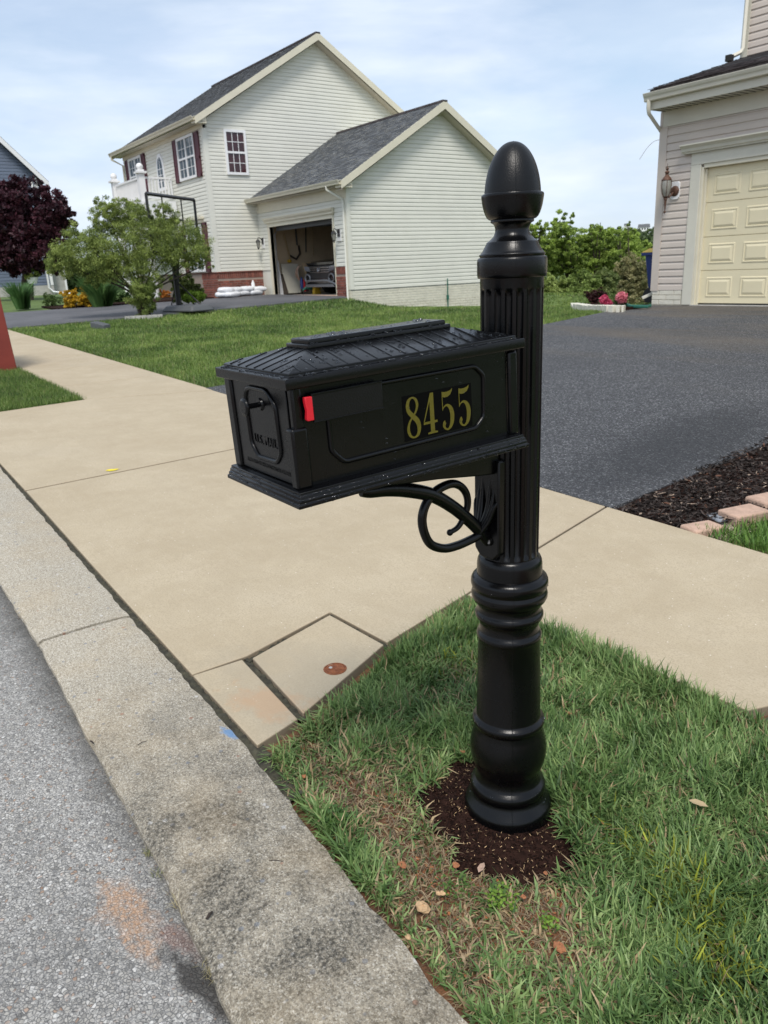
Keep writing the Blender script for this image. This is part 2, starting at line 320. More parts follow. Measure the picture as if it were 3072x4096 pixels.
M['paver_grey'] = mat('grey_concrete_paver', (.25, .27, .30), .9, .15, 14, .5, 120)
M['clay'] = mat('orange_clay', (.36, .145, .065), .95, .3, 60, .6, 150)
M['tanrock'] = mat('tan_rock', (.50, .33, .18), .9, .2, 60, .5, 120)
M['wood'] = mat('dark_wet_wood', (.035, .025, .018), .8, .3, 90)
M['straw'] = mat('dry_stem', (.40, .30, .17), .8)
M['blue'] = mat('blue_bin_plastic', (.012, .03, .15), .45)
M['yellow'] = mat('yellow_plastic', (.62, .40, .03), .45)
M['greenplastic'] = mat('green_plastic', (.02, .13, .09), .5)
M['yellowpaint'] = mat('yellow_spray_paint', (.78, .62, .02), .6)
M['bluepaint'] = mat('blue_spray_paint', (.06, .20, .42), .7)
M['grey'] = mat('grey_plastic', (.09, .095, .10), .6)
M['terracotta'] = mat('terracotta', (.40, .14, .07), .8)
M['moss'] = mat('dark_joint_filler', (.025, .023, .017), .95, .6, 40, .8, 60, col2=(.075, .07, .045))

# ------------------------------------------------------------ builders
ORG = {}
def tag(o, label=None, cat=None, group=None, kind=None):
    if label: o['label'] = label
    if cat: o['category'] = cat
    if group: o['group'] = group
    if kind: o['kind'] = kind
    return o
def thing(name, loc, label, cat, group=None):
    o = bpy.data.objects.new(name, None); COL.objects.link(o); o.location = tuple(float(k) for k in loc); o.empty_display_size = .1
    ORG[o.name] = np.array(loc, float); return tag(o, label, cat, group)
def base_of(par): return ORG.get(par.name, np.zeros(3)) if par else np.zeros(3)
def link(name, me, mt, parent=None, org=None, smooth=None):
    o = bpy.data.objects.new(name, me); COL.objects.link(o)
    if mt and not me.materials: me.materials.append(M[mt] if isinstance(mt, str) else mt)
    if parent:
        o.parent = parent; ORG[o.name] = base_of(parent)
    else:
        ORG[o.name] = np.array(org if org is not None else (0, 0, 0), float); o.location = tuple(ORG[o.name])
    if smooth is not None:
        me.shade_smooth(); me.set_sharp_from_angle(angle=R(smooth))
    return o
class MB:
    def __init__(s): s.v = []; s.f = []
    def add(s, vs, fs):
        n = len(s.v); s.v += [tuple(float(k) for k in p) for p in vs]; s.f += [tuple(n+i for i in f) for f in fs]; return s
    def hexa(s, p): return s.add(p, [(0, 3, 2, 1), (4, 5, 6, 7), (0, 1, 5, 4), (1, 2, 6, 5), (2, 3, 7, 6), (3, 0, 4, 7)])
    def box(s, x0, x1, y0, y1, z0, z1): return s.hexa([(x0, y0, z0), (x1, y0, z0), (x1, y1, z0), (x0, y1, z0), (x0, y0, z1), (x1, y0, z1), (x1, y1, z1), (x0, y1, z1)])
    def prism(s, pts, fn, a, b):       # outline extruded: fn(u, v, t) -> point
        n = len(pts); va = [fn(u, v, a) for u, v in pts]; vb = [fn(u, v, b) for u, v in pts]
        return s.add(va+vb, [tuple(range(n-1, -1, -1)), tuple(range(n, 2*n))]+[(i, (i+1) % n, n+(i+1) % n, n+i) for i in range(n)])
    def tube(s, path, r, n=8, closed=False, flat=1.0, up=(0, 0, 1), caps=True):
        P = [np.array(p, float) for p in path]; k = len(P); rr = r if hasattr(r, '__len__') else [r]*k; rings = []; up = np.array(up, float); prev = None
        for i, p in enumerate(P):
            if closed: t = P[(i+1) % k]-P[i-1]
            else: t = P[min(i+1, k-1)]-P[max(i-1, 0)]
            t = t/(np.linalg.norm(t)+1e-12)
            a = np.cross(t, up) if prev is None else prev-t*(prev@t)
            if np.linalg.norm(a) < 1e-4: a = np.cross(t, (1, 0, .1))
            a /= np.linalg.norm(a); b_ = np.cross(t, a); prev = a
            rings.append([p+(a*math.cos(q)*flat+b_*math.sin(q))*rr[i] for q in [2*math.pi*j/n for j in range(n)]])
        vs = [v for g_ in rings for v in g_]; fs = []
        for i in range(k if closed else k-1):
            for j in range(n):
                i2 = (i+1) % k; fs.append((i*n+j, i*n+(j+1) % n, i2*n+(j+1) % n, i2*n+j))
        if not closed and caps: fs += [tuple(range(n-1, -1, -1)), tuple((k-1)*n+j for j in range(n))]
        return s.add(vs, fs)
    def lathe(s, prof, c, n=32, rfun=None):
        vs = []; fs = []
        for z, r in prof:
            for j in range(n):
                q = 2*math.pi*j/n; rr = rfun(z, r, q) if rfun else r
                vs.append((c[0]+rr*math.cos(q), c[1]+rr*math.sin(q), c[2]+z))
        for i in range(len(prof)-1):
            for j in range(n): fs.append((i*n+j, i*n+(j+1) % n, (i+1)*n+(j+1) % n, (i+1)*n+j))
        fs += [tuple(range(n-1, -1, -1)), tuple((len(prof)-1)*n+j for j in range(n))]
        return s.add(vs, fs)
    def ball(s, c, r, n=10, m_=7, sc=(1, 1, 1)):
        c = np.array(c, float); vs = []; fs = []
        for i in range(m_+1):
            a = math.pi*i/m_
            for j in range(n):
                q = 2*math.pi*j/n; vs.append(c+r*np.array([math.sin(a)*math.cos(q)*sc[0], math.sin(a)*math.sin(q)*sc[1], -math.cos(a)*sc[2]]))
        for i in range(m_):
            for j in range(n): fs.append((i*n+j, i*n+(j+1) % n, (i+1)*n+(j+1) % n, (i+1)*n+j))
        return s.add(vs, fs)
    def build(s, name, mt, parent=None, org=None, smooth=None, bevel=None, xf=None, bseg=2):
        V_ = [xf(p) for p in s.v] if xf else s.v
        o_ = base_of(parent) if parent else np.array(org if org is not None else (0, 0, 0), float)
        me = bpy.data.meshes.new(name); me.from_pydata([tuple(np.array(p)-o_) for p in V_], [], s.f); me.update()
        o = link(name, me, mt, parent, org, smooth)
        if bevel:
            b_ = o.modifiers.new('bevel', 'BEVEL'); b_.width = bevel; b_.segments = bseg; b_.limit_method = 'ANGLE'; b_.angle_limit = R(35)
            me.shade_smooth(); me.set_sharp_from_angle(angle=R(50))
        return o
def fastmesh(name, V_, F_, mt, parent=None, cols=None, org=None, smooth=False):
    """V (n,3) and F (m,k) numpy arrays; cols (m,3) colour per face"""
    o_ = base_of(parent) if parent else np.array(org if org is not None else (0, 0, 0), float)
    me = bpy.data.meshes.new(name); n, k = F_.shape
    me.vertices.add(len(V_)); me.vertices.foreach_set('co', (V_-o_).astype(np.float32).ravel())
    me.loops.add(n*k); me.loops.foreach_set('vertex_index', F_.astype(np.int32).ravel())
    me.polygons.add(n); me.polygons.foreach_set('loop_start', np.arange(0, n*k, k, dtype=np.int32)); me.polygons.foreach_set('loop_total', np.full(n, k, np.int32))
    if smooth: me.polygons.foreach_set('use_smooth', np.ones(n, bool))
    if cols is not None:
        a = me.attributes.new('Col', 'FLOAT_COLOR', 'FACE'); a.data.foreach_set('color', np.hstack([cols, np.ones((n, 1))]).astype(np.float32).ravel())
    me.update(calc_edges=True)
    return link(name, me, mt, parent, org)
def drape(name, corners, nu, nv, off, mt, parent=None, thick=.0, org=None):
    """sheet lying on the ground between four ground points (a,b,c,d going round)"""
    a, b_, c, d = [np.array(p[:2], float) for p in corners]
    V_ = []
    for j in range(nv+1):
        for i in range(nu+1):
            u, v = i/nu, j/nv; p = (a*(1-u)+b_*u)*(1-v)+(d*(1-u)+c*u)*v; V_.append((p[0], p[1], float(G(p[0], p[1]))+off))
    F_ = [(j*(nu+1)+i, j*(nu+1)+i+1, (j+1)*(nu+1)+i+1, (j+1)*(nu+1)+i) for j in range(nv) for i in range(nu)]
    mb = MB(); mb.add(V_, F_)
    if thick:
        ring = [i for i in range(nu+1)]+[j*(nu+1)+nu for j in range(1, nv+1)]+[nv*(nu+1)+i for i in range(nu-1, -1, -1)]+[j*(nu+1) for j in range(nv-1, 0, -1)]
        vs = [V_[i] for i in ring]; n = len(vs)
        mb.add(vs+[(p[0], p[1], p[2]-thick) for p in vs], [((i+1) % n, i, n+i, n+(i+1) % n) for i in range(n)])
    return mb.build(name, mt, parent, org=org)
def slab(name, pts, mt, parent=None, top=0.0, thick=.1, bevel=.004, dz=None):
    """paving slab with a polygon outline, its top following the ground"""
    n = len(pts); t = [(x, y, float(G(x, y))+top+(dz[i] if dz else 0)) for i, (x, y) in enumerate(pts)]
    mb = MB().add(t+[(p[0], p[1], p[2]-thick) for p in t], [tuple(range(n)), tuple(range(2*n-1, n-1, -1))]+[(i, n+i, n+(i+1) % n, (i+1) % n) for i in range(n)])
    return mb.build(name, mt, parent, bevel=bevel)
def inpoly(x, y, P):
    x = np.asarray(x); y = np.asarray(y); c = np.zeros(x.shape, bool); n = len(P)
    for i in range(n):
        x1, y1 = P[i]; x2, y2 = P[(i+1) % n]
        if y1 == y2: continue
        k = ((y1 > y) != (y2 > y)) & (x < (x2-x1)*(y-y1)/(y2-y1)+x1); c ^= k
    return c

# ------------------------------------------------------------ the ground, one sheet to the horizon
def axis_pts(a, b, step, lo, hi, grow=1.25):
    mid = list(np.arange(a, b+1e-6, step)); s = step; p = b; up = []
    while p < hi: s *= grow; p += s; up.append(p)
    s = step; p = a; dn = []
    while p > lo: s *= grow; p -= s; dn.append(p)
    return np.array(dn[::-1]+mid+up)
gx = axis_pts(-28, 3, .25, -900, 900); gy = axis_pts(-1, 30, .25, -900, 1200)
XX, YY = np.meshgrid(gx, gy); ZZ = G(XX, YY)-.035 - .03*(YY < .36)
V_ = np.stack([XX.ravel(), YY.ravel(), ZZ.ravel()], 1); nx = len(gx); ny = len(gy)
ii = (np.arange(ny-1)[:, None]*nx+np.arange(nx-1)[None]).ravel()
tag(fastmesh('ground', V_, np.stack([ii, ii+1, ii+nx+1, ii+nx], 1), 'soil', smooth=True), kind='structure')
# the road in front of the kerb
KX = [-30, -3.67, -2.9, -2.14, -1.55, -1.1, 6]; KF = [.44, .43, .43, .405, .395, .365, .33]
BX = [-30, -6.05, -3.08, -1.86, -1.3, -.82, 6]; BY = [.92, .86, .80, .785, .75, .73, .69]
kf = lambda x: float(np.interp(x, KX, KF)); kb = lambda x: float(np.interp(x, BX, BY))
mb = MB(); xs = list(np.arange(-30, 6.01, .5))
for a, b_ in zip(xs[:-1], xs[1:]):
    mb.add([(a, -7, float(G(a, 0))-.028), (b_, -7, float(G(b_, 0))-.028), (b_, kf(b_)+.02, float(G(b_, 0))-.024), (a, kf(a)+.02, float(G(a, 0))-.024)], [(0, 1, 2, 3)])
tag(mb.build('road', 'road'), kind='structure')
# kerb, one section after another with open joints
kerb = thing('kerb', (-3, .6, 0), None, None); kerb['kind'] = 'structure'
def kerb_section(xa, xb):
    n = max(2, int(abs(xb-xa)/.035)); rows = []
    rs = random.Random(int(xa*100))
    jf = lambda x, s_: .0016*math.sin(x*23+s_)+rs.uniform(-.0022, .0022)
    for i in range(n+1):
        x = xa+(xb-xa)*i/n; f, bk = kf(x), kb(x); z = float(G(x, .6)); sk = -.10*((x-xa)/(xb-xa)) if False else 0
        jb = jf(x, 1.)*1.6
        rows.append([(x-.05*0, f+jf(x, 0), z-.06), (x, f+.004+jf(x, 0), z-.010), (x, f+.022, z+.001), (x, f+.2, z+.006), (x, bk-.05, z+.004), (x, bk-.012+jb, z-.001), (x, bk-.006+jb, z-.06)])
    vs = [p for r_ in rows for p in r_]; k = 7; fs = [(i*k+j, (i+1)*k+j, (i+1)*k+j+1, i*k+j+1) for i in range(n) for j in range(k-1)]
    fs += [tuple(range(k)), tuple(n*k+j for j in range(k-1, -1, -1))]
    MB().add(vs, fs).build('kerb_section', 'kerb', kerb, smooth=50)
for xa, xb in ((-9.05, -6.02), (-6.0, -2.985), (-2.965, .6), (.62, 3.6), (-12.1, -9.07), (-15.2, -12.12), (-18.2, -15.22)): kerb_section(xa, xb)
# dirt and moss that fills the joint behind the kerb
def dirt_strip(pts, half, zoff, seed):
    rs = random.Random(seed); P_ = []
    for (x0, y0), (x1, y1) in zip(pts[:-1], pts[1:]):
        n = max(2, int(math.hypot(x1-x0, y1-y0)/.012)); P_ += [(x0+(x1-x0)*i/n, y0+(y1-y0)*i/n) for i in range(n)]
    P_.append(pts[-1]); vs = []; k = 5
    for i, (x, y) in enumerate(P_):
        a = P_[max(i-1, 0)]; b_ = P_[min(i+1, len(P_)-1)]; dx, dy = b_[0]-a[0], b_[1]-a[1]; l = math.hypot(dx, dy)+1e-9; nx_, ny_ = -dy/l, dx/l
        for j in range(k): o = half*(j/(k-1)*2-1); vs.append((x+nx_*o, y+ny_*o, float(G(x, y))+zoff+rs.uniform(-.006, .007)))
    return tag(MB().add(vs, [(i*k+j, (i+1)*k+j, (i+1)*k+j+1, i*k+j+1) for i in range(len(P_)-1) for j in range(k-1)]).build('joint_dirt', 'moss', smooth=80), kind='structure')
dirt_strip([(x, kb(x)+.012) for x in np.arange(-12, -1.55, .2)], .03, -.014, 3)
# apron of the driveway: big slabs and the small pad
apron = thing('driveway_apron', (-4, 1.5, 0), None, None); apron['kind'] = 'structure'
def ab(x): return kb(x)+.018
SWF = 2.06   # street edge of the pavement
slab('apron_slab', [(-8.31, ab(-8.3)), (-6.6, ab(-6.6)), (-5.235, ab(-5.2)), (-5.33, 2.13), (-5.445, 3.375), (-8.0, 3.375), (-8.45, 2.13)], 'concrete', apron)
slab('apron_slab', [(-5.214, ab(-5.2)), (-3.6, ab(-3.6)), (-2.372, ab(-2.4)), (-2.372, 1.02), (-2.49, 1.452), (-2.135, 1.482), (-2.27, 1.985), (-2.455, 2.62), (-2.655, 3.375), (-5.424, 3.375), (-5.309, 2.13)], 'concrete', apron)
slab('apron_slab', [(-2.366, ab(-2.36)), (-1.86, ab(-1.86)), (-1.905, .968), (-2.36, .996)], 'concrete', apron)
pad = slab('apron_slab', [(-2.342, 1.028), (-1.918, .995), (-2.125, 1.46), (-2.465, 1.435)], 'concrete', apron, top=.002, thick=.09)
# pavement
sw = thing('sidewalk', (-1, 2.7, 0), None, None); sw['kind'] = 'structure'
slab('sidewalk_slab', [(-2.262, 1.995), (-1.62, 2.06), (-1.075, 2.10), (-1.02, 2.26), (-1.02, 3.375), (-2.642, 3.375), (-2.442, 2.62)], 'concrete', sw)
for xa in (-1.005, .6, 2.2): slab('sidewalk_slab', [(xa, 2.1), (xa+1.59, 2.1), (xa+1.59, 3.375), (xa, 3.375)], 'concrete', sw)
xs = [-8.0, -9.6, -11.15, -12.7, -14.3, -15.85, -17.4, -19.0, -20.6, -22.2, -23.8, -25.4, -27, -28.6, -30.2, -31.8]
for i, (a, b_) in enumerate(zip(xs[:-1], xs[1:])):
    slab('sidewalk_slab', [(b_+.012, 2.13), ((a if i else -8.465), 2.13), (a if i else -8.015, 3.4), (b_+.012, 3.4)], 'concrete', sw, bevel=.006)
# black joint filler lines seen in the wide joint and pad gap
dirt_strip([(-5.225, .90), (-5.32, 2.13), (-5.435, 3.37)], .010, -.016, 14); dirt_strip([(-8.458, 2.13), (-8.008, 3.39)], .010, -.010, 15); dirt_strip([(-1.012, 2.11), (-1.012, 3.37)], .014, -.012, 16)
dirt_strip([(-2.255, 1.99), (-2.449, 2.62), (-2.649, 3.375)], .016, -.016, 4); dirt_strip([(-2.357, 1.01), (-2.478, 1.445), (-2.13, 1.472)], .018, -.014, 5); dirt_strip([(-2.36, 1.01), (-1.912, .981)], .017, -.014, 6)
# driveways
tag(drape('driveway', [(-8.22, 3.38), (-2.62, 3.38), (-3.0, 12.15), (-9.0, 12.15)], 26, 34, .0, 'drive', thick=.04), kind='structure')
tag(drape('driveway', [(-2.98, 7.2), (1.5, 7.4), (1.5, 12.15), (-3.0, 12.15)], 12, 16, -.002, 'drive', thick=.04), kind='structure')
tag(drape('neighbour_driveway', [(-25.6, 3.4), (-19.35, 3.4), (-19.4, 12.68), (-24.2, 12.68)], 16, 26, .012, 'drive_far', thick=.05), kind='structure')
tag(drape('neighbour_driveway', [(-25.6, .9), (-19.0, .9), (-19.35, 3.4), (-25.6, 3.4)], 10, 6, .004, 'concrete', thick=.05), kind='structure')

# ------------------------------------------------------------ the mailbox and its post
PX, PY = -1.2295, 1.218
mail = thing('mailbox', (PX, PY, -.02), 'black plastic mailbox numbered 8455 on a fluted post with an egg shaped finial', 'mailbox')
C0 = (PX, PY, 0)
base_prof = [(-.06, .112), (.004, .1125), (.012, .1115), (.017, .108), (.024, .1035), (.034, .097), (.043, .0925), (.046, .0925), (.050, .095), (.058, .0965), (.066, .0955), (.073, .092), (.078, .0855), (.082, .083), (.092, .0805), (.100, .0795),
 (.108, .081), (.120, .086), (.138, .0925), (.160, .0965), (.180, .0965), (.200, .0935), (.220, .0885), (.236, .0845), (.239, .0845), (.243, .088), (.250, .0905), (.257, .0900), (.262, .087), (.265, .0815), (.270, .0800), (.40, .0770), (.478, .0745),
 (.482, .0765), (.487, .0785), (.493, .0785), (.498, .0765), (.501, .0735), (.506, .0715), (.520, .0715), (.532, .0745), (.537, .0795), (.543, .0822), (.549, .0820), (.554, .079), (.557, .0765), (.572, .0775), (.578, .081),
 (.584, .0868), (.592, .0905), (.600, .0912), (.607, .0895), (.611, .0865), (.613, .0865), (.618, .090), (.626, .0920), (.635, .0915), (.642, .0885), (.647, .083), (.649, .0775), (.652, .0775), (.676, .0770), (.685, .0755), (.692, .0725), (.697, .068), (.699, .060)]
MB().lathe(base_prof, C0, 72).build('post_base', 'black', mail, smooth=50)
def flute(z, r, q):
    if z < .7001 or z > 1.302: return r
    k = (q*18/(2*math.pi)) % 1.0; g_ = .0
    if .17 < k < .83: u = (k-.5)/.33; g_ = .0068*math.sqrt(max(0, 1-u*u))**.8
    e = min(1, (z-.700)/.012, (1.302-z)/.010); return r-g_*max(0, e)
sp = [(.68, .066)]+[(z, .0672-.0004*(z-.7)) for z in (.700, .7005, .706, .712, .80, .9, 1.0, 1.1, 1.2, 1.285, 1.292, 1.297, 1.3015)]+[(1.303, .0672), (1.34, .0672)]
MB().lathe(sp, C0, 216, flute).build('post_shaft', 'black', mail, smooth=38)
cap = [(1.322, .0675), (1.3222, .0705), (1.3245, .0725), (1.330, .0735), (1.355, .0735), (1.3605, .0728), (1.3635, .0705), (1.3645, .0675), (1.3655, .0675), (1.3680, .0690), (1.3700, .0688), (1.372, .066), (1.3755, .0628), (1.386, .0570), (1.3915, .0540), (1.3935, .0535), (1.395, .0515), (1.396, .0500),
 (1.399, .0462), (1.403, .0415), (1.408, .0378), (1.414, .0357), (1.420, .0353), (1.4265, .0368), (1.430, .0392), (1.4318, .0425), (1.4325, .0445), (1.4355, .0450), (1.4375, .0442), (1.4390, .0490), (1.443, .0532), (1.449, .0565), (1.457, .0594), (1.466, .0617), (1.475, .0631), (1.480, .0638), (1.483, .0642), (1.4855, .0640), (1.4875, .0627), (1.4885, .0600)]
MB().lathe(cap, C0, 72).build('post_cap', 'black', mail, smooth=50)
egg = [(1.4870, .0565)]+[(1.4870+.099*math.sin(t), .0578*max(0.0005, math.cos(t))**.93*(1-.06*math.sin(t))) for t in [k*math.pi/2/22 for k in range(0, 23)]]
MB().lathe(egg, C0, 72).build('finial', 'black_grain', mail, smooth=60)
# seam down one side of the moulding
sq = R(-38); cxs, sxs = math.cos(sq), math.sin(sq)
MB().tube([(PX+(r+.0002)*cxs, PY+(r+.0002)*sxs, z) for z, r in base_prof[1:-2]], .0011, 6).build('mould_seam', 'black', mail, smooth=60)
MB().tube([(PX+(r+.0001)*cxs, PY+(r+.0001)*sxs, z) for z, r in cap+egg[1:-1]], .0006, 6).build('mould_seam', 'black', mail, smooth=60)

# the box itself: a rigid body with its own frame, sagging slightly to the street
_y, _p, _r = R(-.83), R(2.404), R(-.202)
RB = (Matrix.Rotation(_y, 3, 'Z') @ Matrix.Rotation(_p, 3, 'X') @ Matrix.Rotation(_r, 3, 'Y'))
OB = Vector((-1.234, .861, .981))
bx = lambda p: tuple(OB + RB @ Vector(p))
def rects(levels, cy=0.0):       # lofted stack of rectangles (L, W, z)
    mb = MB(); vs = []
    for Lx, Wx, z in levels: vs += [(-Wx/2, cy-Lx/2, z), (Wx/2, cy-Lx/2, z), (Wx/2, cy+Lx/2, z), (-Wx/2, cy+Lx/2, z)]
    n = len(levels); fs = [(3, 2, 1, 0)]+[(i*4+j, i*4+(j+1) % 4, (i+1)*4+(j+1) % 4, (i+1)*4+j) for i in range(n-1) for j in range(4)]+[tuple((n-1)*4+j for j in range(4))]
    return mb.add(vs, fs)
tl = [(.524, .281, -.001), (.536, .293, .001), (.536, .293, .0065), (.531, .288, .0085), (.5305, .2880, .0135), (.5255, .2845, .0155), (.525, .2840, .0200), (.520, .2805, .0220), (.5195, .2800, .0262), (.514, .274, .0275)]
rects(tl).build('tray', 'black', mail, bevel=.0007, xf=bx)
MB().box(-.118, .118, -.243, .236, .026, .2025).build('box_body', 'black', mail, bevel=.002, xf=bx)
# door with its raised ring, lettering and knob
door = MB().prism([(-.1055, .030), (.1035, .030), (.1045, .200), (-.1055, .200)], lambda u, v, t: (u, t, v), -.2475, -.2425).build('door', 'black', mail, bevel=.001, xf=bx)
MB().prism([(-.105, .190), (-.02, .196), (.060, .197), (.072, .206), (-.105, .206)], lambda u, v, t: (u, t, v), -.2505, -.245)
def ring(pts, plane, r, flat=.55):
    mb = MB(); P_ = []
    n = len(pts)
    for i in range(n):       # round each corner a little
        a, b_, c_ = [np.array(pts[(i+k) % n]) for k in (-1, 0, 1)]
        d1 = (a-b_)/np.linalg.norm(a-b_)*.007; d2 = (c_-b_)/np.linalg.norm(c_-b_)*.007
        for t in (0, .5, 1): q = (b_+d1)*(1-t)**2+b_*2*t*(1-t)+(b_+d2)*t*t; P_.append(plane(q[0], q[1]))
    return mb.tube(P_, r, 10, closed=True)
ring([(-.056, .167), (-.046, .184), (-.028, .1885), (.032, .1885), (.062, .166), (.064, .081), (.045, .0615), (-.031, .0595), (-.054, .081)], lambda u, v: (u, -.2475, v), .0048).build('ring_moulding', 'black', door, smooth=60, xf=bx)
def lettering(txt, w_, h_, x, z, name, ext=.0011, ys=-.2476, spacing=1.0):
    cu = bpy.data.curves.new('lettering', 'FONT'); cu.body = txt; cu.size = 1; cu.space_character = spacing; cu.resolution_u = 3
    ob = bpy.data.objects.new('lettering', cu); COL.objects.link(ob); dg = bpy.context.evaluated_depsgraph_get()
    me = bpy.data.meshes.new_from_object(ob.evaluated_get(dg)); bpy.data.objects.remove(ob); bpy.data.curves.remove(cu)
    co = np.array([v.co[:] for v in me.vertices]); mn, mxx = co.min(0), co.max(0)
    fs = [tuple(p.vertices) for p in me.polygons]; bpy.data.meshes.remove(me)
    U = (co[:, 0]-mn[0])/(mxx[0]-mn[0])*w_+x; Vv = (co[:, 1]-mn[1])/(mxx[1]-mn[1])*h_+z
    n = len(U); mb = MB(); vs = [(U[i], ys-ext, Vv[i]) for i in range(n)]+[(U[i], ys+.0002, Vv[i]) for i in range(n)]
    ed = {}
    for f in fs:
        for i in range(len(f)): e = (f[i], f[(i+1) % len(f)]); ed[e] = 1
    side = [(a, n+a, n+b_, b_) for (a, b_) in ed if (b_, a) not in ed]
    mb.add(vs, fs+side); return mb.build(name, 'black', door, xf=bx)
lettering('U.S. MAIL', .087, .0165, -.037, .0865, 'lettering', .0016, spacing=1.05)
lettering('APPROVED BY THE POSTMASTER GENERAL', .180, .0075, -.084, .0435, 'lettering', .0008)
MB().tube([bx((.0045, -.247, .161)), bx((.0045, -.251, .161)), bx((.0045, -.2515, .161))], [.012, .010, .005], 20).build('knob_boss', 'black', door, smooth=50)
kn = MB(); kn.tube([(.0045, -.248, .161), (.0045, -.2765, .161)], .0048, 14)
kn.tube([(.0045, -.274, .161), (.0045, -.2765, .161), (.0045, -.2800, .161), (.0045, -.2815, .161)], [.006, .0160, .0163, .0150], 28)
kn.tube([(.0045, -.2815, .161), (.0045, -.2824, .161), (.0045, -.2825, .161)], [.0125, .0118, .009], 24)
kn.build('knob', 'black', door, smooth=50, xf=bx)
# corner pillars
def pillar(x0, x1, y0, y1, z0, z1): return MB().box(x0, x1, y0, y1, z0, z1).build('corner_pillar', 'black', mail, bevel=.0045, xf=bx, bseg=3)
pillar(-.1352, -.108, -.252, -.222, .026, .2005); pillar(.106, .1225, -.2465, -.226, .026, .2005); pillar(.103, .1265, -.2555, -.2245, .0265, .1325)
pillar(.1135, .1245, .2385, .262, .026, .1945); pillar(-.1245, -.1135, .2385, .262, .026, .1945)
# raised ring on the side, flag, numbers
ring([(-.179, .160), (-.155, .181), (.153, .1785), (.1755, .158), (.1735, .077), (.151, .0575), (-.155, .0555), (-.179, .080)], lambda u, v: (.1185, u, v), .0046).build('ring_moulding', 'black', mail, smooth=60, xf=bx)
ring([(-.179, .160), (-.155, .181), (.153, .1785), (.1755, .158), (.1735, .077), (.151, .0575), (-.155, .0555), (-.179, .080)], lambda u, v: (-.1185, u, v), .0046).build('ring_moulding', 'black', mail, smooth=60, xf=bx)
flag = MB().box(.1265, .1325, -.2140, -.0720, .1375, .1868).build('flag', 'black_grain', mail, bevel=.0016, xf=bx)
rim_ = MB(); rim_.box(.1325, .1338, -.2140, -.0720, .1836, .1868).box(.1325, .1338, -.2140, -.0720, .1375, .1400); rim_.build('flag_rim', 'black', flag, bevel=.0006, xf=bx)
MB().prism([(-.2285, .1835), (-.2145, .1830), (-.2145, .1430), (-.2270, .1430), (-.2285, .1470), (-.2262, .1600), (-.2285, .1750)], lambda u, v, t: (t, u, v), .1262, .1352).build('red_tab', 'red', flag, bevel=.0012, xf=bx)
MB().tube([(.117, -.2, .162), (.127, -.2, .162)], .006, 12).build('flag_pivot', 'black', flag, xf=bx)
XP = .1186
plate = MB().box(.1175, XP, -.0215, .1435, .0640, .1482).build('number_plate', 'film', mail, xf=bx)
def stroke(pts, cell, closed=False, n=10):      # swelling brush stroke in the plane of the plate: (u, v, half width)
    Q = []; k = len(pts); rng_ = range(k) if closed else range(k-1)
    for i in rng_:
        p0, p1, p2, p3 = [np.array(pts[(i+j) % k] if closed else pts[min(max(i+j, 0), k-1)]) for j in (-1, 0, 1, 2)]
        for j in range(n):
            t = j/n; Q.append(.5*((2*p1)+(-p0+p2)*t+(2*p0-5*p1+4*p2-p3)*t*t+(-p0+3*p1-3*p2+p3)*t**3))
    if not closed: Q.append(np.array(pts[-1], float))
    Q = np.array(Q); m_ = len(Q); u0, u1, v0, v1 = cell; W_, H_ = u1-u0, v1-v0; mb = MB(); vs = []
    for i in range(m_):
        a = Q[(i+1) % m_] if closed else Q[min(i+1, m_-1)]; b_ = Q[i-1] if (closed or i > 0) else Q[0]
        d = np.array([(a[0]-b_[0])*W_, (a[1]-b_[1])*H_]); d /= (np.linalg.norm(d)+1e-9); nn = np.array([-d[1], d[0]])*Q[i][2]*W_
        lift = XP+.0003+.0004*i/m_; c_ = np.array([u0+Q[i][0]*W_, v0+Q[i][1]*H_])
        vs += [(lift, *(c_+nn)), (lift, *(c_-nn))]
    mb.add(vs, [(2*i, 2*i+1, 2*i+3, 2*i+2) for i in range(m_-1)]+([(2*m_-2, 2*m_-1, 1, 0)] if closed else [])); return mb
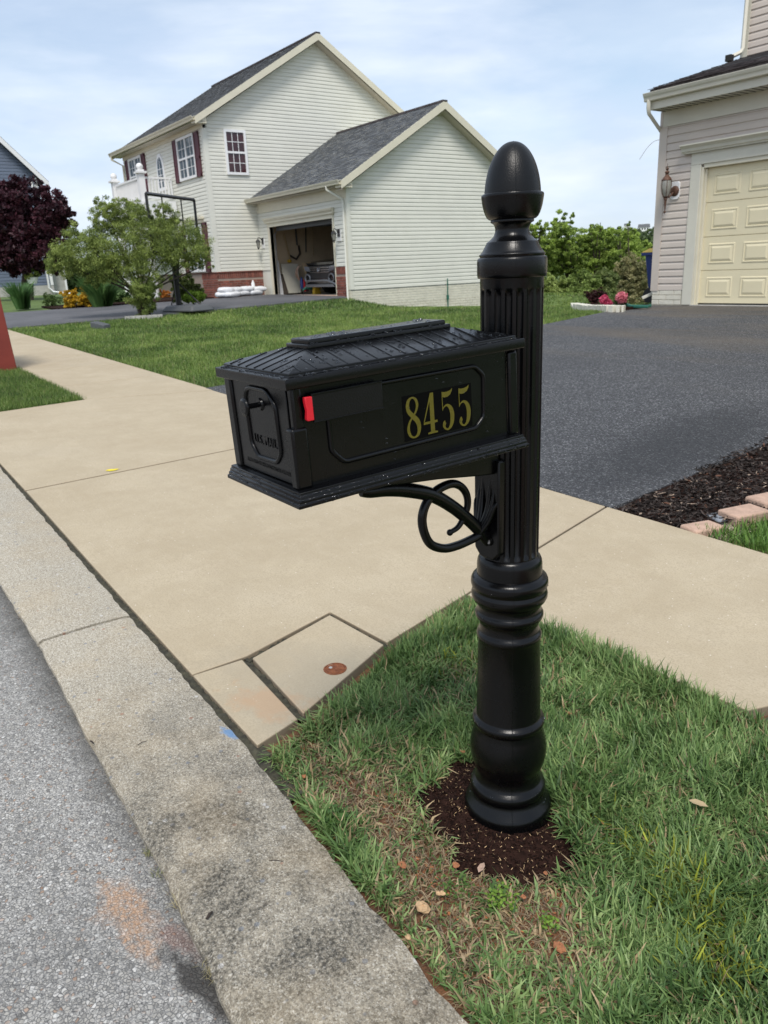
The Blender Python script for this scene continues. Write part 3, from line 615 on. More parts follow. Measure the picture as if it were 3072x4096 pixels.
def digit(kind, u0, u1, v0, v1):
    cell = (u0, u1, v0, v1); W_, H_ = u1-u0, v1-v0; pt = lambda u, v: (u0+u*W_, v0+v*H_)
    if kind == '8':
        mb = stroke([(.50, .985, .05), (.24, .93, .10), (.14, .80, .125), (.22, .66, .135), (.50, .535, .15), (.80, .40, .16), (.90, .24, .14), (.80, .08, .10), (.50, .018, .05), (.22, .08, .085), (.10, .23, .10), (.22, .41, .07), (.50, .535, .06), (.74, .66, .07), (.84, .80, .095), (.74, .93, .085)], cell, closed=True)
    elif kind == '4':
        mb = MB(); lay = lambda pts, x: mb.add([(x, *pt(u, v)) for u, v in pts], [tuple(range(len(pts)))])
        lay([(.50, .04), (.78, .04), (.78, 1.0), (.56, 1.0), (.50, .86)], XP+.0004); lay([(.56, 1.0), (.66, 1.0), (.12, .33), (.03, .30)], XP+.0005)
        lay([(.03, .255), (.98, .255), (.98, .315), (.05, .315)], XP+.0006); lay([(.30, 0), (.97, 0), (.97, .035), (.78, .055), (.50, .055), (.30, .035)], XP+.0007)
    else:
        mb = MB(); lay = lambda pts, x: mb.add([(x, *pt(u, v)) for u, v in pts], [tuple(range(len(pts)))])
        lay([(.05, .975), (.10, .965), (.11, .55), (.05, .50)], XP+.0009)
        lay([(.05, .975), (.25, .955), (.50, .955), (.75, .975), (.92, 1.02), (.88, .95), (.74, .87), (.50, .825), (.25, .825), (.10, .845)], XP+.0010)
        s_ = stroke([(.07, .51, .02), (.22, .595, .04), (.48, .62, .08), (.74, .53, .14), (.85, .35, .165), (.76, .14, .135), (.52, .03, .07), (.28, .04, .06), (.14, .12, .10), (.20, .20, .13), (.26, .215, .10)], cell)
        mb.add(s_.v, s_.f)
    return mb.build('digit', 'gold', plate, xf=bx)
digit('8', -.0150, .0160, .0672, .1440); digit('4', .0225, .0575, .0680, .1448); digit('5', .0680, .0978, .0672, .1445); digit('5', .1092, .1392, .0672, .1445)
# roof of the box
roof = rects([(.520, .270, .1995), (.529, .280, .2000), (.5305, .2815, .2020), (.5305, .2815, .2165), (.529, .280, .2182), (.508, .262, .2186), (.504, .259, .2200), (.504, .259, .2238), (.500, .256, .2250), (.322, .076, .2485)], .002).build('roof', 'black', mail, bevel=.0008, xf=bx)
rects([(.320, .072, .2475), (.326, .079, .2480), (.326, .079, .2540), (.324, .077, .2550)], .002).build('ridge_plate', 'black', roof, bevel=.0007, xf=bx)
rects([(.309, .063, .2545), (.311, .065, .2550), (.311, .065, .2615), (.308, .062, .2632)], .002).build('ridge_plate', 'black', roof, bevel=.0007, xf=bx)
def zroof(x, y):
    hx = (abs(x)-.038)/.090; hy = (abs(y-.002)-.161)/.089; h = max(hx, hy, 0); return .2485-.0235*min(1, h)
for sx in (-1, 1):
    for k in range(16):
        y = -.2265+k*.0305; xt = .0385; a_y = abs(y-.002)
        if a_y > .161: xt = .038+(a_y-.161)/.089*.090
        if .127-xt < .004: continue
        pth = [(sx*x_, y, zroof(x_, y)+.0004) for x_ in np.linspace(xt+.001, .127, 3)]; MB().tube(pth, .0010, 6).build('standing_seam', 'black', roof, xf=bx)
for sy in (-1, 1):
    for k in range(-3, 4):
        x = k*.0335; a_x = abs(x); yt = .163
        if a_x > .038: yt = .161+(a_x-.038)/.090*.089
        if .2515-yt < .004: continue
        pth = [(x, .002+sy*y_, zroof(x, .002+sy*y_)+.0004) for y_ in np.linspace(yt+.001, .2515, 3)]; MB().tube(pth, .0010, 6).build('standing_seam', 'black', roof, xf=bx)
# bracket under the tray
MB().prism([(.79, .945), (.86, .9385), (.893, .9345), (.985, .9270), (1.0958, .9130), (1.150, .9080), (1.155, .90), (1.17, .90), (1.17, 1.001), (1.12, .9955), (.79, .979)], lambda u, v, t: (t, u, v), PX-.027, PX+.027).build('bracket_beam', 'black', mail, bevel=.003)
MB().prism([(-.040, .94), (-.040, .722), (-.022, .703), (.022, .703), (.040, .722), (.040, .94)], lambda u, v, t: (PX+u, t, v), 1.143, 1.165).build('bracket_plate', 'black', mail, bevel=.004)
def curve(pts, n=8):
    Q = []; k = len(pts)
    for i in range(k-1):
        p0, p1, p2, p3 = [np.array(pts[min(max(i+j, 0), k-1)], float) for j in (-1, 0, 1, 2)]
        for j in range(n): t = j/n; Q.append(.5*((2*p1)+(-p0+p2)*t+(2*p0-5*p1+4*p2-p3)*t*t+(-p0+3*p1-3*p2+p3)*t**3))
    Q.append(np.array(pts[-1], float)); return Q
arm = curve([(.806, .9300, .008), (.828, .9270, .0115), (.87, .9235, .0135), (.918, .9125, .0140), (.984, .8885, .0135), (1.0405, .8515, .0130), (1.09, .8085, .0128), (1.128, .7700, .0128), (1.152, .744, .013)])
MB().tube([(PX, q[0], q[1]) for q in arm], [q[2] for q in arm], 14, flat=1.15, up=(1, 0, 0)).build('bracket_arm', 'black', mail, smooth=60)
scr = curve([(1.140, .7780, .0100), (1.118, .7655, .0100), (1.098, .7610, .0100), (1.055, .7565, .0100), (1.0156, .7595, .0100), (.9805, .7772, .0100), (.9635, .8052, .0100), (.9575, .8378, .0102), (.9655, .866, .010), (.9840, .8865, .010), (1.0080, .8985, .0098), (1.0420, .9020, .0095), (1.0680, .8900, .009), (1.0840, .8675, .0085), (1.0855, .8407, .0078), (1.0720, .8148, .0070), (1.0561, .7985, .0062), (1.0344, .7925, .0056)])
MB().tube([(PX+.001, q[0], q[1]) for q in scr], [q[2] for q in scr], 14, up=(1, 0, 0)).ball((PX+.001, 1.0340, .7922), .0075, 12, 8).build('bracket_scroll', 'black', mail, smooth=60)
for k, (dx, top, r_) in enumerate(((.012, .902, .0085), (.024, .880, .0075), (.034, .846, .006))):
    c_ = curve([(.0+dx*.2, 1.118, .772, r_), (dx*.6, 1.131, .800, r_), (dx*.9, 1.140, .835, r_*.85), (dx, 1.146, top, r_*.25)])
    for sx in (1, -1): MB().tube([(PX+sx*q[0], q[1], q[2]) for q in c_], [q[3] for q in c_], 8).build('bracket_leaf', 'black', mail, smooth=60)
sc = MB(); sc.tube([(PX+.012, 1.1425, .7480), (PX+.012, 1.1395, .7480)], [.0105, .0095], 18); sc.build('screw_socket', 'film', mail, smooth=50)
MB().tube([(PX+.012, 1.1396, .7480), (PX+.012, 1.1385, .7480)], .0055, 14).build('screw', 'steel', mail, smooth=50)

# rain drops lying on the box
drop = MB(); rd = random.Random(21)
def bead(p, r, n=(0, 0, 1)):
    rr = r; drop.ball(bx(p), rr*1.8, 9, 6, (1, 1, .62))
for k in range(210):
    y = rd.uniform(-.245, .25); x = rd.choice([1, 1, -1])*rd.uniform(.04, .125); bead((x, y, zroof(x, y)+.0002), rd.choice([.0007, .001, .0013, .0018]))
for k in range(60): bead((rd.uniform(.1285, .137), rd.uniform(-.262, .262), .2186), rd.choice([.0012, .002, .003]))
for k in range(16): bead((rd.uniform(-.13, .13), rd.uniform(-.2615, -.252), .2186), rd.choice([.0012, .002, .0035]))
for k in range(30): bead((rd.uniform(-.03, .03), rd.uniform(-.15, .15), .2634), rd.choice([.001, .0016, .0028]))
for k in range(40): bead((rd.choice([-1, 1])*rd.uniform(.0335, .038), rd.uniform(-.155, .16), .2552), rd.choice([.001, .0018, .0026]))
for (Lx, Wx, z) in ((.5335, .2905, .0080), (.528, .2865, .0150), (.5225, .2825, .0215)):
    for k in range(46): bead((Wx/2, rd.uniform(-Lx/2, Lx/2), z), rd.choice([.0007, .001, .0014, .0018]))
    for k in range(22): bead((rd.uniform(-Wx/2, Wx/2), -Lx/2, z), rd.choice([.0008, .0012, .0016]))
for k in range(40): bead((.1466, rd.uniform(-.26, .26), rd.uniform(.0015, .006)), rd.choice([.001, .0014]))
for k in range(26): bead((.1188+.001, rd.uniform(-.17, .23), rd.uniform(.035, .19)), rd.choice([.0005, .0008]))
for k in range(60):
    q = rd.uniform(-2.6, .9); zr = rd.choice([(.620, .0905), (.595, .0905), (.548, .0815), (.257, .0895), (.070, .0935), (.03, .100)])
    drop.ball((PX+zr[1]*math.cos(q), PY+zr[1]*math.sin(q), zr[0]+.002), rd.choice([.001, .0014, .002]), 8, 5, (1, 1, .7))
tag(drop.build('rain_drops', 'water', None, org=(PX, PY, 1), smooth=80), 'clear rain drops beaded on the black mailbox and post', 'rain drops', kind='stuff')

# ------------------------------------------------------------ house kit
PROF = ((0.0, .002), (0.0, .025), (.62, .021), (.82, .010), (1.0, .005))      # one lapped board: (share of height, how far it stands off)
def siding(house, P0, u, n, z0, z1, c, ur, mt, holes=(), name='siding_board'):
    P0 = np.array(P0, float); u = np.array(u, float); n = np.array(n, float); z = z0
    while z < z1-1e-4:
        zt = min(z+c, z1); zm = (z+zt)/2; a, b_ = ur(zm)
        spans = [(a, b_)]
        for (h0, h1, g0, g1) in holes:
            if g0 < zm < g1:
                ns = []
                for p, q in spans:
                    if h1 <= p or h0 >= q: ns.append((p, q)); continue
                    if h0 > p: ns.append((p, h0))
                    if h1 < q: ns.append((h1, q))
                spans = ns
        for p, q in spans:
            if q-p < .02: continue
            vs = []; k = len(PROF)
            for end in (0, 1):
                for t, off in PROF:
                    zz = z+t*(zt-z); lo, hi = ur(zz); e = max(p, lo) if end == 0 else min(q, hi)
                    if end == 0 and p > a+1e-6: e = p
                    if end == 1 and q < b_-1e-6: e = q
                    vs.append(P0+u*e+n*off+np.array([0, 0, zz]))
            fs = [(j, k+j, k+j+1, j+1) for j in range(k-1)]
            MB().add(vs, fs).build(name, mt, house)
        z = zt
def wallpoly(house, pts, mt, name='wall'):
    return MB().add(pts, [tuple(range(len(pts)))]).build(name, mt, house)
def framebox(P0, u, n):      # returns a box maker in wall coordinates (u range, off range, z range)
    P0 = np.array(P0, float); u = np.array(u, float); n = np.array(n, float)
    pt = lambda a, o, z: tuple(P0+u*a+n*o+np.array([0, 0, z]))
    def bxm(mb, a0, a1, o0, o1, z0, z1): return mb.hexa([pt(a0, o0, z0), pt(a1, o0, z0), pt(a1, o1, z0), pt(a0, o1, z0), pt(a0, o0, z1), pt(a1, o0, z1), pt(a1, o1, z1), pt(a0, o1, z1)])
    return pt, bxm
def window(house, P0, u, n, a0, a1, z0, z1, cols, rows, glass='glass', mullion=False, name='window', fw=.075):
    pt, bxm = framebox(P0, u, n); mb = MB()
    bxm(mb, a0, a0+fw, .0, .065, z0, z1); bxm(mb, a1-fw, a1, .0, .065, z0, z1); bxm(mb, a0+fw, a1-fw, .0, .065, z0, z0+fw); bxm(mb, a0+fw, a1-fw, .0, .065, z1-fw, z1)
    zm = (z0+z1)/2; bxm(mb, a0+fw, a1-fw, .012, .055, zm-.03, zm+.03)
    if mullion: am = (a0+a1)/2; bxm(mb, am-.04, am+.04, .0, .062, z0+fw, z1-fw)
    fr = mb.build(name, 'white', house)
    halves = [(a0+fw, a1-fw)] if not mullion else [(a0+fw, (a0+a1)/2-.04), ((a0+a1)/2+.04, a1-fw)]
    mu = MB()
    for (p, q) in halves:
        for (s0, s1) in ((z0+fw, zm-.03), (zm+.03, z1-fw)):
            g_ = MB().add([pt(p, .030, s0), pt(q, .030, s0), pt(q, .030, s1), pt(p, .030, s1)], [(0, 1, 2, 3)]).build('pane', glass, fr)
            for i in range(1, cols): aa = p+(q-p)*i/cols; bxm(mu, aa-.009, aa+.009, .0305, .040, s0, s1)
            for i in range(1, rows): zz = s0+(s1-s0)*i/rows; bxm(mu, p, q, .0305, .0395, zz-.009, zz+.009)
    mu.build('glazing_bars', 'white', fr); return fr
def shutter(house, P0, u, n, a0, a1, z0, z1):
    pt, bxm = framebox(P0, u, n); mb = MB(); bxm(mb, a0, a1, .020, .045, z0, z1); t = .05
    for p, q, r_, s_ in ((a0, a0+t, z0, z1), (a1-t, a1, z0, z1), (a0, a1, z0, z0+.09), (a0, a1, z1-.09, z1), (a0, a1, z0+(z1-z0)*.40, z0+(z1-z0)*.40+.07)): bxm(mb, p, q, .0452, .058, r_, s_)
    return mb.build('shutter', 'shutter', house)
def shingles(house, P0, u, up, nrm, ua, ub, v0, v1, course=.14, tab=.17, clip=None, c0=(.062, .068, .075), c1=(.135, .145, .155), parts=0, mt='roof', seed=1):
    """rows of separate shingle tabs on a roof plane; u along the eave, up the slope"""
    P0 = np.array(P0, float); u = np.array(u, float); up = np.array(up, float); nrm = np.array(nrm, float); r_ = np.random.default_rng(seed)
    V_ = []; F_ = []; Cc = []; v = v0; row = 0; np_ = 0
    while v < v1:
        vt = min(v+course, v1); x = ua-(row % 2)*tab*.5-r_.uniform(0, tab)
        while x < ub:
            wdt = tab*r_.uniform(.75, 1.4); p, q = max(x, ua), min(x+wdt-.004, ub); x += wdt
            if q-p < .02: continue
            if clip and not clip((p+q)/2, (v+vt)/2): continue
            th = r_.uniform(.004, .013); jv = r_.uniform(0, .012)
            b4 = [P0+u*p+up*(v+jv)+nrm*th, P0+u*q+up*(v+jv)+nrm*th, P0+u*q+up*vt+nrm*.001, P0+u*p+up*vt+nrm*.001, P0+u*p+up*(v+jv), P0+u*q+up*(v+jv)]
            if np_ < parts:
                MB().add(b4, [(0, 1, 2, 3), (4, 5, 1, 0)]).build('shingle', 'roof2', house); np_ += 1; continue
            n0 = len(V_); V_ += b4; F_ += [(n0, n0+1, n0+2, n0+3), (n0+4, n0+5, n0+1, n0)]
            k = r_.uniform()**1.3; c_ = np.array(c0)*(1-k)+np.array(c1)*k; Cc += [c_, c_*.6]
        v = vt; row += 1
    if V_: 
        o = fastmesh('shingle_field', np.array(V_), np.array(F_), mt, house, np.array(Cc)); o['kind'] = 'stuff'; return o
def bricks(house, P0, u, n, ur, z0, z1, mt='brick', name='brick', bl=.203, bh=.062, j=.012, seed=0, wid=True):
    """running bond of single bricks sharing one mesh; closers are cut"""
    P0 = np.array(P0, float); u = np.array(u, float); n = np.array(n, float); cache = {}; z = z0; row = 0; r_ = random.Random(seed)
    while z+bh <= z1+.02:
        a, b_ = ur(z+bh/2); x = a-(bl*.5 if row % 2 else 0)
        while x < b_-.03:
            p, q = max(x, a), min(x+bl-j, b_); x += bl
            if q-p < .04: continue
            key = round(q-p, 2)
            if key not in cache:
                l = q-p; mb = MB(); v = [np.zeros(3), u*l, u*l+np.array([0, 0, bh]), np.array([0, 0, bh])]; e = .004
                vi = [u*e+np.array([0, 0, e]), u*(l-e)+np.array([0, 0, e]), u*(l-e)+np.array([0, 0, bh-e]), u*e+np.array([0, 0, bh-e])]
                mb.add([k+n*-.004 for k in v]+[k+n*.006 for k in v]+[k+n*.010 for k in vi], [(8, 9, 10, 11)]+[(i, (i+1) % 4, 4+(i+1) % 4, 4+i) for i in range(4)]+[(4+i, 4+(i+1) % 4, 8+(i+1) % 4, 8+i) for i in range(4)])
                me = bpy.data.meshes.new(name); me.from_pydata([tuple(k) for k in mb.v], [], mb.f); me.materials.append(M[mt]); cache[key] = me
            o = bpy.data.objects.new(name, cache[key]); COL.objects.link(o); o.parent = house
            o.location = tuple(P0+u*p+n*r_.uniform(-.002, .002)+np.array([0, 0, z])-base_of(house))
        z += bh+j; row += 1
def soldiers(house, P0, u, n, a, b_, z0, z1, mt='brick', w_=.062, j=.012):
    P0 = np.array(P0, float); u = np.array(u, float); n = np.array(n, float); x = a; me = None; r_ = random.Random(4)
    while x+w_ < b_+.03:
        if me is None:
            v = [np.zeros(3), u*w_, u*w_+np.array([0, 0, z1-z0]), np.array([0, 0, z1-z0])]
            me = bpy.data.meshes.new('brick'); me.from_pydata([tuple(k+n*-.004) for k in v]+[tuple(k+n*.010) for k in v], [], [(4, 5, 6, 7)]+[(i, (i+1) % 4, 4+(i+1) % 4, 4+i) for i in range(4)]); me.materials.append(M[mt])
        o = bpy.data.objects.new('brick', me); COL.objects.link(o); o.parent = house; o.location = tuple(P0+u*x+n*r_.uniform(0, .003)+np.array([0, 0, z0])-base_of(house)); x += w_+j
def gutter(house, x0, x1, y, z, mt='trim'):      # hollow moulded gutter along x, mouth up, back at y, front toward -y
    pr = [(0, 0), (0, -.11), (-.055, -.115), (-.075, -.105), (-.085, -.06), (-.105, -.035), (-.12, .0), (-.12, .008), (-.108, .008), (-.108, -.002), (-.076, -.06), (-.066, -.098), (-.010, -.102), (-.008, 0)]
    mb = MB(); mb.prism(pr, lambda u_, v_, t: (t, y+u_, z+v_), x0, x1); return mb.build('gutter', mt, house)
def spout(house, path, mt, w_=.062, d_=.045, name='downspout'):
    mb = MB(); mb.tube(path, [w_*.62]*len(path), 4, up=(0, 1, 0.001)); return mb.build(name, mt, house, bevel=.006)

# ------------------------------------------------------------ cream house next door
XS, XM, YG, YM = -19.32, -24.75, 12.70, 11.03
XL = -32.45
H1 = thing('house', (-24.5, 12.7, .6), 'two storey cream vinyl house with burgundy shutters and an open garage', 'house')
SL = .60
ZG, ZGE = 5.93, 3.60          # garage ridge and where wall meets eave
YGR, YGB = 16.06, 19.42
zg = lambda y: ZG-.10-SL*abs(y-YGR)
# side wall of the garage (faces +x): u runs along y
wallpoly(H1, [(XS, YG, .40), (XS, YGB, .40), (XS, YGB, zg(YGB)), (XS, YGR, ZG-.12), (XS, YG, zg(YG))], 'siding')
def ur_g(z):
    h = (ZG-.14-z)/SL; return (max(0.10, YGR-h-YG), min(YGB-YG-.08, YGR+h-YG))
siding(H1, (XS, YG, 0), (0, 1, 0), (1, 0, 0), .825, ZG-.16, .1135, ur_g, 'siding')
mb = MB().box(XS-.09, XS+.032, YG-.032, YG+.09, .83, 3.52); mb.build('corner_post', 'siding', H1)
# foundation, painted brick
wallpoly(H1, [(XS-.005, YG, -.6), (XS-.005, YGB, -.6), (XS-.005, YGB, .83), (XS-.005, YG, .83)], 'wmortar', 'foundation')
bricks(H1, (XS, YG, 0), (0, 1, 0), (1, 0, 0), lambda z: (0.0, 5.4), -.08, .815, 'wbrick', 'foundation_brick', seed=2)
mb = MB().box(XS-.02, XS+.022, YG+.0, YGB, .812, .830); mb.build('base_flashing', 'grey', H1)
# garage front (faces -y): u runs along -x from the right corner
DX0, DX1, DZ0, DZ1 = -23.98, -20.10, .665, 2.82
u_, n_ = (-1, 0, 0), (0, -1, 0)
WG = XS-XM
wt = .12
mb = MB(); mb.box(XM, DX0, YG, YG+wt, .5, 3.6).box(DX1, XS-.01, YG, YG+wt, .5, 3.6).box(DX0, DX1, YG, YG+wt, DZ1, 3.6); mb.build('wall', 'siding', H1)
hole = (XS-DX1-.13, XS-DX0+.13, .4, DZ1+.13)
siding(H1, (XS, YG, 0), u_, n_, 1.49, 3.30, .1135, lambda z: (.10, WG), 'siding', [hole])
MB().box(XM, XS+.03, YG-.035, YG, 3.29, 3.60).build('frieze_board', 'trim', H1)
mb = MB(); mb.box(DX0-.13, DX0, YG-.030, YG+.13, DZ0-.02, DZ1).box(DX1, DX1+.06, YG-.030, YG+.13, 1.49, DZ1).box(DX1, DX1+.03, YG-.02, YG+.13, .52, 1.49).box(DX0-.13, DX1+.06, YG-.032, YG+.13, DZ1, DZ1+.12); mb.build('door_casing', 'trim', H1, bevel=.004)
mb = MB(); mb.prism([(0, 0), (-.05, 0), (-.055, .05), (-.10, .10), (-.115, .14), (-.115, .155), (0, .165)], lambda a, b_, t: (t, YG-.032+a, DZ1+.12+b_), DX0-.22, DX1+.14); mb.build('door_cornice', 'trim', H1)
mb = MB().box(DX0, DX1, YG-.05, YG+.35, DZ0-.09, DZ0); mb.build('threshold', 'paver_tan', H1)
# red brick pier right of the door and the low wall left of it
for (xa, xb) in ((DX1+.03, XS-.13),):
    MB().box(xa, xb, YG-.005, YG+.01, .42, 1.49).build('mortar_bed', 'mortar', H1)
    bricks(H1, (xb, YG-.006, 0), u_, n_, lambda z: (0, xb-xa), .47, 1.25, seed=5)
    soldiers(H1, (xb, YG-.006, 0), u_, n_, 0, xb-xa, 1.27, 1.47)
MB().box(XS-.125, XS-.0, YG-.02, YG+.02, .40, .83).build('corner_post', 'wbrick', H1)
# garage inside
mb = MB(); mb.box(XM+.10, XM+.14, YG+wt, YGB, .5, 3.4).box(XM+.1, XS-.03, YGB-.05, YGB, .5, 3.4).box(XS-.05, XS-.02, YG+wt, YGB, .5, 3.4); mb.build('garage_lining', 'drywall', H1)
MB().box(XM+.1, XS-.03, YG+wt, YGB, 3.2, 3.25).build('garage_ceiling', 'drywall', H1)
MB().box(XM+.1, XS-.03, YG+.30, YGB, DZ0-.04, DZ0-.015).build('garage_floor', 'floor', H1)
gd = MB()
for k in range(4): gd.box(DX0+.02, DX1-.02, YG+.32+k*.56, YG+.86+k*.56, DZ1+.02, DZ1+.065)
gd.box(DX0+.02, DX1-.02, YG+.22, YG+.27, DZ1-.12, DZ1+.02)
gd.build('raised_door', 'grey', H1)
mb = MB(); mb.tube([(DX0+.02, YG+.16, .7), (DX0+.02, YG+.16, 2.6), (DX0+.02, YG+.35, 2.85), (DX0+.02, 15.2, 2.9)], .022, 5).tube([(DX1-.02, YG+.16, .7), (DX1-.02, YG+.16, 2.6), (DX1-.02, YG+.35, 2.85), (DX1-.02, 15.2, 2.9)], .022, 5); mb.build('door_track', 'grey', H1)
# garage roof
ov = .34
def gable_roof(house, x0, x1, yr, zr, half, slope, ovh=.36, thick=.12, mt='roof', rake='trim', back=True, seed=1, right_rake=True, left_rake=False, shx=None):
    """ridge along x; x1 is the right (rake) end"""
    ln = math.hypot(1, slope)
    for s_ in (-1, 1):
        ye = yr+s_*(half+ovh); ze = zr-slope*(half+ovh)
        MB().add([(x0, yr, zr), (x1, yr, zr), (x1, ye, ze), (x0, ye, ze), (x0, yr, zr-thick), (x1, yr, zr-thick), (x1, ye, ze-thick*.5), (x0, ye, ze-thick*.5)], [(0, 1, 2, 3), (7, 6, 5, 4), (3, 2, 6, 7), (1, 5, 6, 2), (0, 3, 7, 4)]).build('roof_deck', rake, house)
        if s_ < 0:
            up = np.array([0, 1, slope])/ln; nr = np.array([0, -slope, 1])/ln
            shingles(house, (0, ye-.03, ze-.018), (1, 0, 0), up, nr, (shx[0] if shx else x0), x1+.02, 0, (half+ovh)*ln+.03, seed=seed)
        # rake board
        for xr, on in ((x1, right_rake), (x0, left_rake)):
            if not on: continue
            xb = xr+(.004 if xr == x1 else -.004); t = .026 if xr == x1 else -.026
            o1 = [(yr, zr+.005), (ye, ze+.005), (ye, ze-.20), (yr, zr-.215)]
            MB().prism(o1, lambda a, b_, t_: (t_, a, b_), xb, xb+t).build('rake_board', rake, house)
            o2 = [(yr, zr-.20), (ye, ze-.19), (ye, ze-.23), (yr, zr-.24)]
    MB().box(x0, x1+.03, yr-.09, yr+.09, zr-.035, zr+.018).build('ridge_cap', 'roof2', house)
gable_roof(H1, XM+.02, XS+.32, YGR, ZG, YGR-YG, SL, .36, seed=3)
MB().box(XM, XS+.30, YG-.33, YG, 3.585, 3.60).build('soffit', 'soffit', H1)
zeg = ZG-SL*(YGR-YG+.36)
gutter(H1, XM+.03, XS+.33, YG-.36, zeg+.02)
MB().prism([(YG-.36, zeg-.16), (YG+.02, zeg-.16), (YG+.02, zeg+.10), (YG-.36, zeg-.02)], lambda a, b_, t_: (t_, a, b_), XS+.033, XS+.30).build('eave_return', 'trim', H1)
# soffit strip under the rakes
for s_ in (-1, 1):
    MB().add([(XS+.02, YGR, ZG-.235), (XS+.32, YGR, ZG-.235), (XS+.32, YGR+s_*3.7, ZG-.235-SL*3.7), (XS+.02, YGR+s_*3.7, ZG-.235-SL*3.7)], [(0, 1, 2, 3)]).build('soffit', 'soffit', H1)
spout(H1, [(XS-.35, YG-.42, zeg-.08), (XS-.35, YG-.42, zeg-.16), (XS-.10, YG-.075, 3.28), (XS-.07, YG-.07, 3.15), (XS-.07, YG-.07, .60), (XS-.05, YG-.10, .53), (XS-.02, YG-.22, .50)], 'siding')
MB().box(XS-.10, XS+.06, YG-.34, YG-.16, .43, .53).build('downspout_shoe', 'white', H1, bevel=.01)
# main block
ZM, SM = 8.83, .605
YR = 15.27; zm_ = lambda y: ZM-.10-SM*abs(y-YR)
wallpoly(H1, [(XM, YM, .5), (XM, 19.5, .5), (XM, 19.5, zm_(19.5)), (XM, YR, ZM-.12), (XM, YM, zm_(YM))], 'siding')
def ur_m(z):
    h = (ZM-.14-z)/SM; return (max(.13, YR-h-YM), min(19.45-YM, YR+h-YM))
WIN = (.72, 1.48, 4.47, 5.80)
siding(H1, (XM, YM, 0), (0, 1, 0), (1, 0, 0), 1.50, ZM-.16, .1135, lambda z: ((ur_m(z)) if z > 3.62 else (.13, YG-YM)), 'siding')
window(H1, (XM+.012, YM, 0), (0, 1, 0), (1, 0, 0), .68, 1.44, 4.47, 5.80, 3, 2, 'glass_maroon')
MB().box(XM-.10, XM+.034, YM-.034, YM+.13, 1.49, 5.80).build('corner_post', 'siding', H1)
wallpoly(H1, [(XM+.002, YM, .3), (XM+.002, YG, .3), (XM+.002, YG, 1.49), (XM+.002, YM, 1.49)], 'mortar', 'mortar_bed')
bricks(H1, (XM, YM, 0), (0, 1, 0), (1, 0, 0), lambda z: (0, YG-YM), .55, 1.255, seed=7)
soldiers(H1, (XM, YM, 0), (0, 1, 0), (1, 0, 0), 0, YG-YM, 1.275, 1.465)
MB().box(XM-.02, XM+.035, YM-.035, YG, 1.468, 1.495).build('brick_sill', 'brick', H1)
MB().box(XL, XM, YM-.035, YM+.01, 1.468, 1.495).build('brick_sill', 'brick', H1)
# front of the main block
WM = XM-XL
mb = MB().box(XL, XM, YM, YM+.1, .3, 6.0); mb.build('wall', 'siding', H1)
siding(H1, (XM, YM, 0), u_, n_, 1.50, 5.80, .1135, lambda z: (.12, WM), 'siding')
MB().box(XL, XM+.03, YM-.035, YM, 5.80, 6.06).build('frieze_board', 'trim', H1)
MB().box(XL, XM, YM-.004, YM, .3, 1.47).build('mortar_bed', 'mortar', H1)
bricks(H1, (XM, YM-.004, 0), u_, n_, lambda z: (0, 1.25), .6, 1.255, seed=8); soldiers(H1, (XM, YM-.004, 0), u_, n_, 0, 1.25, 1.275, 1.465)
fp = (XM, YM-.012, 0)
window(H1, fp, u_, n_, .66, 2.10, 4.46, 5.76, 2, 2, 'glass_curtain', True)
shutter(H1, fp, u_, n_, .27, .64, 4.44, 5.76); shutter(H1, fp, u_, n_, 2.13, 2.47, 4.44, 5.76)
window(H1, fp, u_, n_, 5.62, 7.05, 4.46, 5.76, 2, 2, 'glass_curtain', True)
shutter(H1, fp, u_, n_, 5.24, 5.60, 4.44, 5.76); shutter(H1, fp, u_, n_, 7.08, 7.42, 4.44, 5.76)
window(H1, fp, u_, n_, .78, 2.10, 1.53, 3.02, 2, 2, 'glass_curtain', True)
shutter(H1, fp, u_, n_, .36, .72, 1.51, 3.06); shutter(H1, fp, u_, n_, 2.14, 2.5, 1.51, 3.06)
pt, bxm = framebox(fp, u_, n_); mb = MB(); bxm(mb, .62, 2.28, 0, .09, 3.07, 3.18); bxm(mb, .56, 2.34, 0, .15, 3.18, 3.26); mb.build('window_head', 'trim', H1)
# arched window
ac, aw, az0, azs, azt = 3.80, .33, 4.35, 5.05, 5.56
def arch(aw_, zb, zs_, zt): return [(ac-aw_, zb), (ac+aw_, zb)]+[(ac+aw_*math.cos(t), zs_+(zt-zs_)*math.sin(t)) for t in [k*math.pi/12 for k in range(0, 13)]]
aw_f = MB().prism(arch(aw, az0, azs, azt), lambda a, b_, t: pt(a, t, b_), 0.0, .055).build('arched_window', 'white', H1)
MB().prism(arch(aw-.10, az0+.1, azs, azt-.12), lambda a, b_, t: pt(a, t, b_), .0552, .058).build('pane', 'glass_curtain', aw_f)
mb = MB(); bxm(mb, ac-.01, ac+.01, .0585, .066, az0+.1, azt-.12)
for zz in (4.65, 4.85, 5.05): bxm(mb, ac-.22, ac+.22, .0585, .0655, zz-.009, zz+.009)
mb.build('glazing_bars', 'white', aw_f)
gable_roof(H1, XL-.32, XM+.32, YR, ZM, YR-YM, SM, .36, seed=9, left_rake=True)
zem = ZM-SM*(YR-YM+.36); gutter(H1, XL-.33, XM+.33, YM-.36, zem+.02)
MB().box(XL-.3, XM+.3, YM-.33, YM, zem-.12, zem-.105).build('soffit', 'soffit', H1)
MB().prism([(YM-.36, zem-.16), (YM+.02, zem-.16), (YM+.02, zem+.10), (YM-.36, zem-.02)], lambda a, b_, t_: (t_, a, b_), XM+.033, XM+.30).build('eave_return', 'trim', H1)
